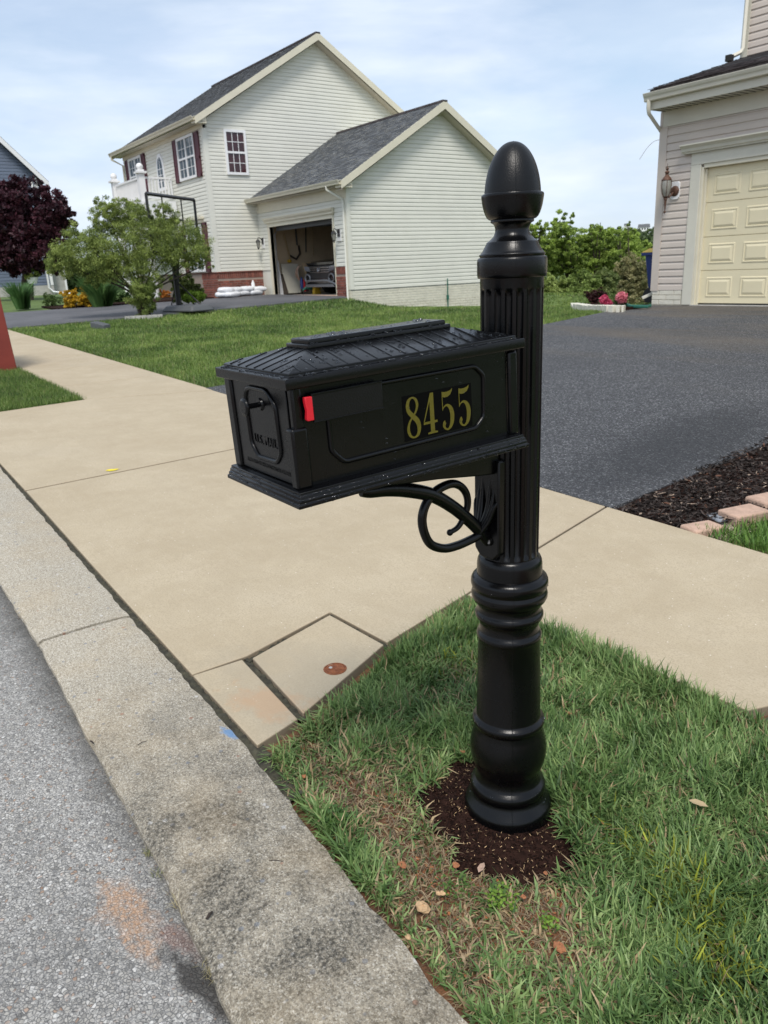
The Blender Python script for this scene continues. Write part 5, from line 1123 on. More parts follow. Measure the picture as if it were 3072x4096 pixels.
# trees along the back of the lawn, each its own crown
BT = [((1165, 545, 48, 66), 34, 4600, 'rounded mid green tree just right of the fluted post', 1), ((1228, 530, 52, 70), 35, 5200, 'tallest ragged green tree behind the black fence', 2), ((1292, 545, 50, 72), 35, 5000, 'full green tree behind the dark red bush', 3), ((1352, 548, 42, 66), 34.5, 4600, 'green tree whose top hides the far hill, left of the blue bin', 4), ((1395, 585, 26, 44), 33, 2600, 'small green tree close against the blue bin', 5)]
for (q, D, n, lb, sd_) in BT:
    x, y, rx, ry = q; r_ = random.Random(sd_*7); b0 = atD(x, 650, D); b0[2] = float(G(b0[0], b0[1])); b_s = []
    for k in range(9): b_s.append((x+r_.uniform(-.75, .75)*rx, y+r_.uniform(-.8, 1.0)*ry, rx*r_.uniform(.35, .6), ry*r_.uniform(.25, .42), r_.uniform(-1, 1.5)))
    b_s += [(x, y+ry*.5, rx*.9, ry*.6, .5), (x, y, rx*.7, ry*.7, .5), (x+rx*.1, y-ry*.85, rx*.22, ry*.2, 0), (x-rx*.35, y-ry*.75, rx*.2, ry*.18, 0)]
    tree('tree', b0, pxl(b_s, D), int(n*9), .038, ((.09, .15, .025), (.44, .58, .12)), lb, 'tree', 'trees at the back of the lawn', .09, .3, 30+sd_, .5, .2, .35, 330)
# tangled brush below them
for k, (x, y, rx, ry, D, cols, lb) in enumerate(((1180, 618, 40, 24, 32, ((.07, .10, .02), (.22, .27, .08)), 'low yellow green brush behind the fence, nearest the post'), (1250, 612, 44, 26, 32.5, ((.06, .09, .02), (.19, .25, .07)), 'low yellow green brush behind the dark red bush'), (1310, 615, 42, 32, 33, ((.05, .075, .02), (.16, .19, .07)), 'olive brush behind the pink flowers'), (1370, 600, 40, 48, 31, ((.08, .085, .035), (.24, .22, .11)), 'dry olive brush left of the bin'))):
    b0 = atD(x, 660, D); b0[2] = float(G(b0[0], b0[1])); tree('brush', b0, pxl([(x-rx*.5, y, rx*.55, ry), (x+rx*.5, y+3, rx*.6, ry*.9), (x, y-4, rx*.6, ry), (x, y+ry, rx, ry)], D), 24000, .042, tuple(tuple(q_*1.8 for q_ in c_) for c_ in cols), lb, 'brush', 'brush along the fence', .03, .3, 60+k, .4, .2, .3, 260, stems=2)
# greenery on the far left between the houses
for k, (x, y, rx, ry, D, lb) in enumerate(((165, 600, 40, 36, 52, 'dark green tree far behind the yellow bush'), (225, 590, 44, 42, 55, 'dark green tree far behind the purple iris'), (120, 560, 22, 30, 70, 'distant dull green tree behind the blue house'), (420, 605, 30, 40, 21.8, 'olive green shrub growing against the front brick wall'))):
    b0 = atD(x, 640, D); b0[2] = float(G(b0[0], b0[1]))
    if k < 3: tree('distant_tree', b0, pxl([(x-rx*.4, y+6, rx*.7, ry*.8), (x+rx*.4, y, rx*.7, ry*.9), (x, y-6, rx*.6, ry*.7), (x, y+ry*.7, rx, ry*.6)], D), 7000, .16, ((.03, .055, .015), (.10, .15, .045)), lb, 'tree', 'trees far behind the flower bed', .12, .3, 80+k, .5, .1, .3, 200)
# flower bed along the far side of the neighbour's drive
bed = drape('flower_bed', [(-27.4, 6.0), (-25.55, 6.0), (-24.9, 10.9), (-27.4, 10.9)], 6, 10, .03, 'mulch', thick=.05); tag(bed, kind='structure')
def bush(name, px_, D, blobs, n, size, cols, lb, cat, seed, aspect=.5, droop=0, base_y=None, grp=None):
    b0 = atD(px_, 650, D); b0[2] = float(G(b0[0], b0[1])); return tree(name, b0, pxl(blobs, D), n, size, cols, lb, cat, grp, .015, .25, seed, aspect, droop, .2, 150, 'foliage', 3)
def grassclump(name, x, y, D, h, spread, n, cols, lb, cat, seed, blw=.010):
    r_ = np.random.default_rng(seed); b0 = atD(x, y, D); b0[2] = float(G(b0[0], b0[1])); t = thing(name, b0, lb, cat)
    q = r_.uniform(0, 2*math.pi, n); rr = spread*.35*np.sqrt(r_.uniform(0, 1, n)); bx_ = b0[0]+rr*np.cos(q); by_ = b0[1]+rr*np.sin(q); hh = h*r_.uniform(.55, 1.0, n); ln = r_.uniform(.2, 1, n)*spread*.8
    d = np.stack([np.cos(q), np.sin(q), 0*q], 1); sd_ = np.stack([-np.sin(q+1), np.cos(q+1), 0*q], 1)*blw
    p0 = np.stack([bx_, by_, 0*q+b0[2]], 1); p1 = p0+d*(ln*.35)[:, None]+np.array([0, 0, 1])*(hh*.65)[:, None]; p2 = p0+d*ln[:, None]+np.array([0, 0, 1])*hh[:, None]
    V_ = np.stack([p0-sd_, p0+sd_, p1+sd_*.8, p1-sd_*.8, p1-sd_*.8, p1+sd_*.8, p2+sd_*.15, p2-sd_*.15], 1).reshape(-1, 3); c0, c1 = map(np.array, cols); tt = r_.uniform(0, 1, n)[:, None]; cc = np.repeat(c0*(1-tt)+c1*tt, 2, 0)
    fastmesh('blades', V_, quads(2*n), 'leaf', t, cc); return t
dG = lambda x, y: math.hypot(*hit(x, y)[:2])
D1 = dG(170, 664)
bush('golden_bush', 170, D1, [(150, 645, 18, 20), (175, 642, 22, 20), (197, 646, 16, 18), (163, 655, 22, 12), (190, 657, 16, 10), (146, 630, 7, 8), (162, 627, 8, 7), (192, 628, 8, 8)], 9000, .035, ((.36, .20, .01), (.70, .46, .03)), 'bright golden yellow bush in the bed across the neighbour drive', 'bush', 101)
grassclump('iris_clump', 222, 662, dG(222, 663), .95, .75, 700, ((.05, .12, .03), (.13, .24, .07)), 'tall sword leaved iris clump with one purple bloom beside the yellow bush', 'iris', 102, .02)
ib = atD(213, 628, D1+.2); o = MB().ball(ib, .05, 8, 6, (1.6, 1.2, 1.4)).ball(ib+np.array([.08, 0, -.05]), .05, 8, 6, (1.2, 1.2, 1.6)).ball(ib+np.array([-.07, 0, -.03]), .05, 8, 6, (1.2, 1.2, 1.5)).build('iris_bloom', mat('iris_violet', (.12, .06, .38), .7), None, org=ib); tag(o, 'violet iris flower just right of the yellow bush', 'flower')
bush('green_shrub', 262, D1+1.4, [(250, 650, 20, 14), (272, 648, 20, 16), (240, 655, 16, 10)], 6000, .04, ((.03, .07, .015), (.09, .16, .04)), 'dark green shrub right of the iris clump behind the tree stem', 'shrub', 103)
bush('orange_bush', 349, D1+3.2, [(343, 636, 10, 9), (356, 637, 11, 9), (349, 644, 14, 7)], 4200, .035, ((.35, .11, .02), (.62, .26, .05)), 'orange leaved bush seen right of the feathery tree stem', 'bush', 104)
bush('wall_shrub', 420, 22.4, [(405, 620, 26, 24), (395, 635, 22, 18), (425, 635, 20, 15), (385, 610, 20, 22)], 7000, .045, ((.06, .08, .02), (.16, .21, .05)), 'olive green shrub growing against the front brick wall', 'shrub', 105)
bush('bright_shrub', 418, 22.0, [(412, 642, 18, 10), (430, 640, 14, 10)], 4200, .045, ((.12, .20, .02), (.34, .48, .07)), 'bright lime shrub at the foot of the front brick wall', 'shrub', 106)
grassclump('ornamental_grass', 49, 668, dG(49, 668), .85, .5, 500, ((.05, .13, .03), (.14, .26, .09)), 'upright tuft of ornamental grass in front of the purple tree', 'ornamental grass', 107, .018)
bush('fine_shrub', 112, dG(112, 663), [(105, 650, 14, 13), (122, 651, 13, 11), (100, 640, 6, 8)], 3500, .03, ((.05, .10, .02), (.13, .20, .05)), 'small fine leaved green shrub left of the yellow bush', 'shrub', 108, .2)
p_ = hit(60, 664); p_ = hit(59, 666); o = MB().tube([p_, p_+np.array([0, 0, .26])], [.10, .14], 12).build('flower_pot', 'grey', None, org=p_); tag(o, 'small dark plant pot beside the ornamental grass', 'plant pot')
p_ = hit(322, 672); 
# white edging ring and slab by the tree
rg = thing('tree_edging', gb, 'low pale stone edging around the foot of the feathery tree', 'edging')
ea, eb = hit(270, 689), hit(352, 684)
for k in range(7):
    a = ea+(eb-ea)*k/7; b_ = ea+(eb-ea)*(k+.93)/7; z = float(G(a[0], a[1])); d_ = (b_-a)/np.linalg.norm(b_-a); n_v = np.array([-d_[1], d_[0], 0])*.09
    P4 = [a-n_v, b_-n_v, b_+n_v, a+n_v]; MB().hexa([(p[0], p[1], z-.04) for p in P4]+[(p[0], p[1], z+.055) for p in P4]).build('stone', 'stone', rg)
# basketball hoop
hbase = hit(388, 673); HD = math.hypot(hbase[0], hbase[1])
hoop = thing('basketball_hoop', hbase, 'black portable basketball hoop with a clear framed backboard on the drive edge', 'basketball hoop')
# the board hangs in a vertical plane whose level lines run toward a point right of the photograph
dv = ray(1386, 552); dv = np.array([dv[0], dv[1], 0]); dv /= np.linalg.norm(dv)
TL = atD(315, 418, HD-1.0)
def onboard(x, y):
    nrm_ = np.array([-dv[1], dv[0], 0]); d = ray(x, y); return CAM+d*(((TL-CAM)@nrm_)/(d@nrm_))
TR = onboard(419, 431); BW = np.linalg.norm((TR-TL)[:2]); BH = BW*.62
bp = lambda a, b_, o=0: tuple(TL+dv*a*BW+np.array([0, 0, -b_*BH])+np.array([-dv[1], dv[0], 0])*o)
bb = MB()
def bar(p, q, r=.022): bb.tube([p, q], r, 4)
bar(bp(0, 0), bp(1, 0), .042); bar(bp(0, 1), bp(1, 1), .036); bar(bp(0, 0), bp(0, 1), .036); bar(bp(1, 0), bp(1, 1), .036)
bar(bp(.30, 0), bp(.30, 1), .018); bar(bp(.70, 0), bp(.70, 1), .018); bar(bp(.30, .40), bp(.70, .40), .026); bar(bp(.30, .92), bp(.70, .92), .02)
bb.build('backboard_frame', 'blackmetal', hoop)
gl = newmat('clear_acrylic'); gb_ = gl.node_tree.nodes['Principled BSDF']; gb_.inputs['Transmission Weight'].default_value = 1; gb_.inputs['Roughness'].default_value = .05; gb_.inputs['IOR'].default_value = 1.05; gb_.inputs['Base Color'].default_value = (.93, .95, .95, 1)
MB().hexa([bp(.02, .02, -.004), bp(.98, .02, -.004), bp(.98, .98, -.004), bp(.02, .98, -.004), bp(.02, .02, .004), bp(.98, .02, .004), bp(.98, .98, .004), bp(.02, .98, .004)]).build('backboard', gl, hoop)
mid = np.array(bp(.55, .75)); fwd = np.array([dv[1], -dv[0], 0]); fwd = fwd if fwd@(mid-CAM) > 0 else -fwd
rim_c = mid-fwd*(-.35); MB().tube([rim_c+.23*np.array([math.cos(q), math.sin(q), 0]) for q in [j*2*math.pi/18 for j in range(18)]], .012, 6, closed=True).build('rim', 'blackmetal', hoop)
polet = np.array([hbase[0], hbase[1], mid[2]-.55])
MB().tube([hbase+np.array([0, 0, .1]), polet], .07, 10).build('pole', 'blackmetal', hoop)
mb = MB(); mb.tube([polet+np.array([0, 0, -.25]), mid+np.array([0, 0, -.25])], .03, 4).tube([polet+np.array([0, 0, .1]), mid+np.array([0, 0, .15])], .03, 4).tube([polet+np.array([0, 0, -.8]), mid+np.array([0, 0, -.1])], .025, 4).box(mid[0]-.12, mid[0]+.12, mid[1]-.10, mid[1]+.10, mid[2]-.25, mid[2]+.15); mb.build('arm', 'blackmetal', hoop)
hb2 = hit(430, 676); dd = (hb2-hbase); dd[2] = 0; dd /= np.linalg.norm(dd); nn = np.array([-dd[1], dd[0], 0]); z0 = float(hbase[2])+.01
mb = MB(); P_ = lambda a, b_, z: tuple(hbase+dd*a+nn*b_+np.array([0, 0, z-hbase[2]+z0]))
mb.hexa([P_(-.35, -.35, 0), P_(1.05, -.38, 0), P_(1.05, .38, 0), P_(-.35, .35, 0), P_(-.25, -.22, .15), P_(.95, -.27, .16), P_(.95, .27, .16), P_(-.25, .22, .15)]).build('base', 'grey', hoop, bevel=.05)
MB().tube([P_(0, .0, .75), P_(.72, .2, .12)], .02, 5).tube([P_(0, 0, .75), P_(-.2, -.1, .12)], .015, 5).build('brace', 'blackmetal', hoop)
# slate blue house far left
XB = -44.0
H3 = thing('house', (XB, 16, .8), 'slate blue vinyl house with white trim behind the purple tree', 'house')
e1 = onX(100, 388, XB+.35); e0 = onX(0, 295, XB+.35); sl3 = (e0[2]-e1[2])/(e1[1]-e0[1]); yB = onX(113, 600, XB)[1]; yR = e0[1]-3.0; zR = e0[2]+sl3*3.0
y_f = 2*yR-yB
wallpoly(H3, [(XB-.02, y_f, .3), (XB-.02, yB, .3), (XB-.02, yB, zR-.1-sl3*(yB-yR)), (XB-.02, yR, zR-.15), (XB-.02, y_f, zR-.1-sl3*(yB-yR))], 'siding3')
zb3 = onX(57, 618, XB)[2]
siding(H3, (XB, 0, 0), (0, 1, 0), (1, 0, 0), zb3, zR-.2, .15, lambda z: (max(y_f, yR-(zR-.2-z)/sl3), min(yB-.1, yR+(zR-.2-z)/sl3)), 'siding3')
MB().box(XB-8, XB+.02, y_f, yB, .2, zb3).build('foundation', 'stone', H3)
MB().prism([(yR, zR), (yB+.5, zR-sl3*(yB+.5-yR)), (yB+.5, zR-.28-sl3*(yB+.5-yR)), (yR, zR-.28)], lambda a, b_, t: (t, a, b_), XB+.30, XB+.36).prism([(yR, zR), (y_f-.5, zR-sl3*(yB+.5-yR)), (y_f-.5, zR-.28-sl3*(yB+.5-yR)), (yR, zR-.28)], lambda a, b_, t: (t, a, b_), XB+.30, XB+.36).build('rake_board', 'white', H3)
for s_ in (-1, 1): MB().add([(XB+.36, yR, zR+.02), (XB-9, yR, zR+.02), (XB-9, yR+s_*(yB+.5-yR), zR+.02-sl3*(yB+.5-yR)), (XB+.36, yR+s_*(yB+.5-yR), zR+.02-sl3*(yB+.5-yR))], [(0, 1, 2, 3)]).build('roof', 'roof2', H3)
MB().box(XB, XB+.04, yB-.14, yB+.0, zb3, zR-.3-sl3*(yB-yR)).build('corner_post', 'white', H3)
MB().box(XB-8, XB-.6, yB, yB+.1, .5, zR-.3-sl3*(yB-yR)).build('side_wall', 'siding3', H3)
spout(H3, [(XB+.08, yB-.25, zR-.5-sl3*(yB-yR)), (XB+.08, yB-.25, 1.15), (XB+.14, yB-.1, .95), (XB+.3, yB+.9, .78)], 'white', .09)
MB().box(XB-1.4, XB-.5, yB+.02, yB+.75, .2, zb3+.6).build('stair_box', 'stone', H3)
mb = MB().box(XB-.55, XB-.45, yB+.7, yB+.8, .7, zb3+2.4); mb.build('corner_post', 'white', H3)

# low black metal fence at the edge of the lawn
fa, fb = atD(1130, 634, 36), atD(1305, 634, 37.5)
fence = thing('fence', fa, 'low black metal picket fence beyond the lawn right of the post', 'fence'); fl = np.linalg.norm(fb-fa); n_p = int(fl/.12); fd = (fb-fa)/fl
ft = fa[2]
def fbox(name, a, w_, z0, z1): 
    p = fa+fd*a; q = fa+fd*(a+w_); s_ = np.array([-fd[1], fd[0], 0])*w_/2 if w_ < .3 else np.array([-fd[1], fd[0], 0])*.02
    MB().hexa([(p[0]-s_[0], p[1]-s_[1], z0), (q[0]-s_[0], q[1]-s_[1], z0), (q[0]+s_[0], q[1]+s_[1], z0), (p[0]+s_[0], p[1]+s_[1], z0), (p[0]-s_[0], p[1]-s_[1], z1), (q[0]-s_[0], q[1]-s_[1], z1), (q[0]+s_[0], q[1]+s_[1], z1), (p[0]+s_[0], p[1]+s_[1], z1)]).build(name, 'blackmetal', fence)
fbox('rail', 0, fl, ft-.06, ft-.01); fbox('rail', 0, fl, ft-.24, ft-.20); fbox('rail', 0, fl, ft-1.0, ft-.95)
for k in range(n_p): fbox('picket', k*fl/n_p, .02, ft-1.05, ft-.02)
for x in (1152, 1203, 1243, 1283): 
    p = atD(x, 634, 36.5); a = (p-fa)@fd; fbox('post', a, .14, ft-1.25, ft+.06)

# island bed with pale kerb stones, dark red bush and pink flowers
isl = [hit(x, y) for x, y in ((1241, 661), (1243, 665), (1262, 669), (1290, 671), (1322, 673), (1350, 673))]
ed = thing('island_edging', isl[2], 'curved pale concrete edging of the small flower island beside the driveway', 'edging'); cvp = curve([tuple(p) for p in isl], 3)
for a, b_ in zip(cvp[:-1], cvp[1:]):
    d_ = b_-a; d_[2] = 0; d_ /= np.linalg.norm(d_)+1e-9; n_v = np.array([-d_[1], d_[0], 0])*.10; z = float(G(a[0], a[1]))
    P4 = [a+d_*.01-n_v, b_-d_*.01-n_v, b_-d_*.01+n_v, a+d_*.01+n_v]; MB().hexa([(p[0], p[1], z-.05) for p in P4]+[(p[0], p[1], z+.10) for p in P4]).build('edging_stone', 'wbrick', ed)
c_i = hit(1305, 664); tag(drape('island_bed', [hit(1250, 659)[:2], hit(1350, 671)[:2], hit(1405, 664)[:2], hit(1330, 654)[:2]], 6, 6, .05, 'mulch', thick=.06), kind='structure')
rb = hit(1290, 659); RD = math.hypot(rb[0], rb[1])
tree('barberry_bush', rb, pxl([(1275, 640, 13, 13), (1295, 638, 16, 15), (1285, 648, 20, 12), (1305, 644, 10, 10)], RD), 8000, .028, ((.022, .008, .010), (.085, .028, .028)), 'dark red leaved bush inside the small flower island', 'bush', None, .012, .2, 110, .6, 0, .2, 200, 'foliage', 4)
def bloomer(x, y, blobs, col, lb, seed):
    b0 = hit(x, y); D = math.hypot(b0[0], b0[1]); r_ = np.random.default_rng(seed); t = thing('hydrangea', b0, lb, 'flower', 'pink flowering plants on the island')
    V_, c_ = leafcloud([atD(q[0], q[1]+6, D) for q in blobs], [q[2]*D/1661*1.1 for q in blobs], 1600, .04, ((.04, .09, .02), (.12, .20, .06)), r_, .55, .3, 60); fastmesh('foliage', V_, quads(1600), 'leaf', t, c_)
    for q in blobs:
        c0 = atD(q[0], q[1], D-.12); R_ = q[2]*D/1661; V_, c_ = leafcloud([c0], [R_], 1500, .016, col, r_, .8, .9, 400); fastmesh('bloom', V_, quads(1500), 'leaf', t, c_)
    MB().tube([b0, b0+np.array([0, 0, .25])], .012, 5).build('stem', 'bark', t)
PK = ((.45, .03, .09), (.80, .17, .30))
bloomer(1308, 668, [(1305, 647, 7.5), (1313, 656, 7.5)], PK, 'pink flower heads, the left pair on the island', 111)
bloomer(1342, 666, [(1343, 643, 10)], ((.55, .10, .14), (.85, .34, .40)), 'single large salmon pink flower head, right on the island', 112)
# wheeled bin behind the corner and coiled hose below it
wb = atD(1416, 640, 16.3); wb[2] = float(G(wb[0], wb[1]))
bn = thing('wheeled_bin', wb, 'blue wheeled bin with a yellow lid half hidden behind the taupe house corner', 'bin')
wx = float(atD(1411, 560, 16.3)[0])
vtop = float(atD(1405, 545, 16.3)[2]); vbot = float(atD(1405, 648, 16.3)[2])
MB().hexa([(wx+.10, wb[1]-.25, vbot), (wx+.6, wb[1]-.25, vbot), (wx+.6, wb[1]+.25, vbot), (wx+.10, wb[1]+.25, vbot), (wx, wb[1]-.33, vtop), (wx+.7, wb[1]-.33, vtop), (wx+.7, wb[1]+.33, vtop), (wx, wb[1]+.33, vtop)]).build('body', 'blue', bn, bevel=.03)
MB().box(wx-.05, wx+.72, wb[1]-.36, wb[1]+.36, vtop-.06, vtop).build('collar', 'blue', bn, bevel=.01)
MB().hexa([(wx-.05, wb[1]-.36, vtop+.0), (wx+.72, wb[1]-.36, vtop), (wx+.72, wb[1]+.36, vtop), (wx-.05, wb[1]+.36, vtop), (wx+.05, wb[1]-.25, vtop+.07), (wx+.62, wb[1]-.25, vtop+.09), (wx+.62, wb[1]+.25, vtop+.09), (wx+.05, wb[1]+.25, vtop+.07)]).build('lid', 'yellow', bn)
MB().tube([(wx+.18, wb[1]-.36, vbot+.1), (wx+.18, wb[1]-.28, vbot+.1)], .14, 16).build('wheel', 'tyre', bn)
pth = [hit(x, y)+np.array([0, 0, .05]) for x, y in ((1350, 664), (1362, 668), (1380, 669), (1398, 669), (1404, 667))]
tag(MB().tube(pth, .03, 6).build('garden_hose', 'greenplastic', None, org=pth[0], smooth=60), 'green garden hose lying at the foot of the taupe house', 'hose')

# far hillside with houses
for k, (x, y, D, w_, lb) in enumerate(((1391, 492, 300, 22, 'white house with grey roof high on the far hill, nearest the taupe house'), (1355, 487, 310, 12, 'small white house on the far hill, left of its neighbour'), (1385, 520, 230, 26, 'grey roofed house lower on the far hillside'), (1390, 545, 190, 16, 'lowest pale house on the far hillside just above the bin'))):
    c_ = atD(x, y, D); s_ = w_*D/1661/2; H_ = thing('far_house', (c_[0], c_[1], c_[2]-s_), lb, 'house', 'houses on the far hill')
    dx_ = np.array([math.cos(YAW-.2), math.sin(YAW+.2), 0]); dx_ = np.array([.82, .57, 0]); dy_ = np.array([-.57, .82, 0]); q_ = lambda a, b_, z: tuple(c_+dx_*a*s_+dy_*b_*s_+np.array([0, 0, z*s_]))
    MB().hexa([q_(-1, -.5, -1.3), q_(1, -.5, -1.3), q_(1, .5, -1.3), q_(-1, .5, -1.3), q_(-1, -.5, .1), q_(1, -.5, .1), q_(1, .5, .1), q_(-1, .5, .1)]).build('wall', 'white', H_)
    MB().add([q_(-1.05, -.58, .08), q_(1.05, -.58, .08), q_(1.05, .58, .08), q_(-1.05, .58, .08), q_(-.95, 0, .62), q_(.95, 0, .62)], [(0, 1, 5, 4), (1, 2, 5), (2, 3, 4, 5), (3, 0, 4)]).build('roof', 'grey', H_)
    for a in (-.7, -.25, .2, .65):
        for z in (-.95, -.35): MB().hexa([q_(a-.11, -.515, z), q_(a+.11, -.515, z), q_(a+.11, -.505, z), q_(a-.11, -.505, z), q_(a-.11, -.515, z+.32), q_(a+.11, -.515, z+.32), q_(a+.11, -.505, z+.32), q_(a-.11, -.505, z+.32)]).build('window', 'dark', H_)
r_ = np.random.default_rng(77); cs, rs_ = [], []
for k in range(150):
    x = r_.uniform(1130, 1440); D = r_.uniform(150, 320); c_ = atD(x, 560, D); c_[2] = float(G(c_[0], c_[1]))+r_.uniform(.5, 2); cs.append(c_); rs_.append(r_.uniform(1.6, 3.2))
V_, c_ = leafcloud(cs, rs_, 40000, .35, ((.04, .065, .025), (.13, .18, .07)), r_, .6, .5, 1500); tag(fastmesh('far_wood', V_, quads(40000), 'leaf', None, c_, org=tuple(cs[0])), 'dark green woods covering the far hillside', 'woods', kind='stuff')

# ------------------------------------------------------------ grass, blade by blade
def vnoise(x, y, s, seed=0):
    x = np.asarray(x)*s; y = np.asarray(y)*s; xi = np.floor(x).astype(int); yi = np.floor(y).astype(int); fx = x-xi; fy = y-yi
    h = lambda a, b_: (np.abs(np.sin((a*127.1+b_*311.7+seed*74.7))*43758.5453) % 1)
    u = fx*fx*(3-2*fx); v = fy*fy*(3-2*fy)
    return (h(xi, yi)*(1-u)+h(xi+1, yi)*u)*(1-v)+(h(xi, yi+1)*(1-u)+h(xi+1, yi+1)*u)*v
def blades(name, x, y, h, wd, lean, cols, r_, base=-.037, seg=2, parent=None, label=None, heading=None):
    n = len(x); z = G(x, y)+base
    th = r_.uniform(0, 2*math.pi, n)
    if heading is not None: th = heading+r_.normal(0, 1.0, n)
    d = np.stack([np.cos(th), np.sin(th), 0*th], 1); ph = th+math.pi/2+r_.uniform(-.7, .7, n); sd_ = np.stack([np.cos(ph), np.sin(ph), 0*ph], 1)*wd[:, None]/2
    up_ = np.array([0, 0, 1.]); p0 = np.stack([x, y, z], 1); L1 = h*.55; L2 = h*.5
    p1 = p0+d*(L1*np.sin(lean*.6))[:, None]+up_*(L1*np.cos(lean*.6))[:, None]; l2 = np.minimum(lean*1.45, 1.85)
    p2 = p1+d*(L2*np.sin(l2))[:, None]+up_*(L2*np.cos(l2))[:, None]
    if seg == 2:
        V_ = np.stack([p0-sd_*.7, p0+sd_*.7, p1+sd_, p1-sd_, p2+sd_*.12, p2-sd_*.12], 1).reshape(-1, 3); b_ = np.arange(n)*6
        F_ = np.stack([np.stack([b_, b_+1, b_+2, b_+3], 1), np.stack([b_+3, b_+2, b_+4, b_+5], 1)], 1).reshape(-1, 4)
        fastmesh_ = fastmesh(name, V_, F_, 'grass', parent, np.repeat(cols, 2, 0))
    else:
        V_ = np.stack([p0-sd_, p0+sd_, p2+sd_*.2, p2-sd_*.2], 1).reshape(-1, 3); fastmesh_ = fastmesh(name, V_, quads(n), 'grass', parent, cols)
    if label: tag(fastmesh_, label, 'grass', kind='stuff')
    return fastmesh_
ramp3 = lambda t, a, b_, c_: np.where(t[:, None] < .5, np.array(a)*(1-2*t[:, None])+np.array(b_)*2*t[:, None], np.array(b_)*(2-2*t[:, None])+np.array(c_)*(2*t[:, None]-1))
def gs(x, y, cx, cy, sx, sy): return np.exp(-(((x-cx)/sx)**2+((y-cy)/sy)**2))
STRIP = [(-1.80, .81), (-1.3, .765), (-.82, .745), (.3, .72), (1.2, .70), (1.2, 2.09), (-1.075, 2.085), (-1.62, 2.045), (-2.20, 1.97), (-2.085, 1.52), (-1.855, .95)]
def in_mulch(x, y, k=1.0):
    a = np.arctan2(y-1.17, x+1.225); r0 = (.214+.030*np.sin(a*2+2.1)+.018*np.sin(a*5+1)+.012*np.sin(a*9))*k
    return np.hypot((x+1.225), (y-1.17)*1.06) < r0
r_ = np.random.default_rng(5); n = 230000
x = r_.uniform(-2.3, .6, n); y = r_.uniform(.70, 2.1, n)
dry = np.clip(1.15*gs(x, y, -1.50, .96, .22, .12)+1.1*gs(x, y, -1.05, .88, .22, .12)+.8*gs(x, y, -.88, 1.03, .14, .08)+.9*gs(x, y, -.98, 1.10, .10, .08)+.5*gs(x, y, -1.02, 1.33, .10, .05)+.45*gs(x, y, -1.75, .93, .14, .06)+.35*gs(x, y, -1.5, 1.45, .10, .06)+(vnoise(x, y, 9, 1)-.5)*.75*(x < -.6), 0, 1)
keep = inpoly(x, y, STRIP) & ~in_mulch(x, y, .97+.0*x) & (r_.uniform(0, 1, n) > dry*.80) & (r_.uniform(0, 1, n) < .50+.5*vnoise(x, y, 14, 3))
keep &= (x < .35)
x, y, dry = x[keep], y[keep], dry[keep]; n = len(x)
yel = np.clip(gs(x, y, -.86, 1.36, .12, .05)+gs(x, y, -.62, 1.22, .07, .05)+gs(x, y, -.72, 1.29, .06, .05)*.8+gs(x, y, -1.85, 1.6, .10, .08)*.5, 0, 1)
t = np.clip(r_.beta(2.2, 2.4, n)+(vnoise(x, y, 11, 8)-.5)*.5, 0, 1)
col = ramp3(t, (.048, .100, .028), (.150, .250, .075), (.34, .44, .17))
col = np.where((r_.uniform(0, 1, n) < yel*.38)[:, None], np.array([.30, .33, .04])*(.5+r_.uniform(0, .9, n)[:, None]), col)
straw = r_.uniform(0, 1, n) < .035+.5*dry
col = np.where(straw[:, None], np.array([.34, .25, .14])*(.6+r_.uniform(0, .9, n)[:, None]), col)
h = r_.uniform(.035, .085, n)*(1-.5*dry)*(.8+.4*vnoise(x, y, 5, 2)); edge_ = (y > 1.93-.02*x) | (x < -2.0); h = np.where(edge_, h*1.15, h)
lean = np.clip(np.abs(r_.normal(.75, .38, n))+.35*dry, .1, 1.35); lean = np.where(edge_, lean*.65, lean)
blades('verge_grass', x, y, h, r_.uniform(0, 1, n)**1.2*.0048+.0028, lean, col, r_, label='long loose grass covering the verge around the mailbox', heading=vnoise(x, y, 7, 4)*9+r_.normal(0, 1.1, n))
# dead thatch lying on the bare patches
n = 30000; x = r_.uniform(-2.1, .3, n); y = r_.uniform(.73, 1.75, n)
dry = np.clip(1.2*gs(x, y, -1.50, .96, .25, .14)+1.2*gs(x, y, -1.05, .88, .25, .14)+.8*gs(x, y, -.88, 1.03, .16, .1)+.25, 0, 1)
keep = inpoly(x, y, STRIP) & ~in_mulch(x, y, .98) & (r_.uniform(0, 1, n) < dry); x, y = x[keep], y[keep]; n = len(x)
blades('dead_thatch', x, y, r_.uniform(.012, .05, n), r_.uniform(.0010, .0028, n), r_.uniform(1.2, 1.6, n), np.array([.36, .27, .165])*(.25+r_.uniform(0, 1, n)[:, None]**1.4), r_, base=-.030, label='dead straw coloured thatch lying on the bare patches beside the kerb')
n = 5200; x = r_.uniform(-1.9, .1, n); y = r_.uniform(.78, 1.5, n)
dry = np.clip(1.1*gs(x, y, -1.50, .96, .25, .14)+1.2*gs(x, y, -1.05, .90, .22, .12)+1.3*gs(x, y, -.97, 1.08, .12, .09)+.6*gs(x, y, -1.02, 1.36, .10, .05)+.05, 0, 1)
k = inpoly(x, y, STRIP) & ~in_mulch(x, y, 1.0) & (r_.uniform(0, 1, n) < dry*np.clip(vnoise(x, y, 16, 6)*1.8-.3, 0, 1)); CRUMB = (x[k], y[k], int(k.sum()))
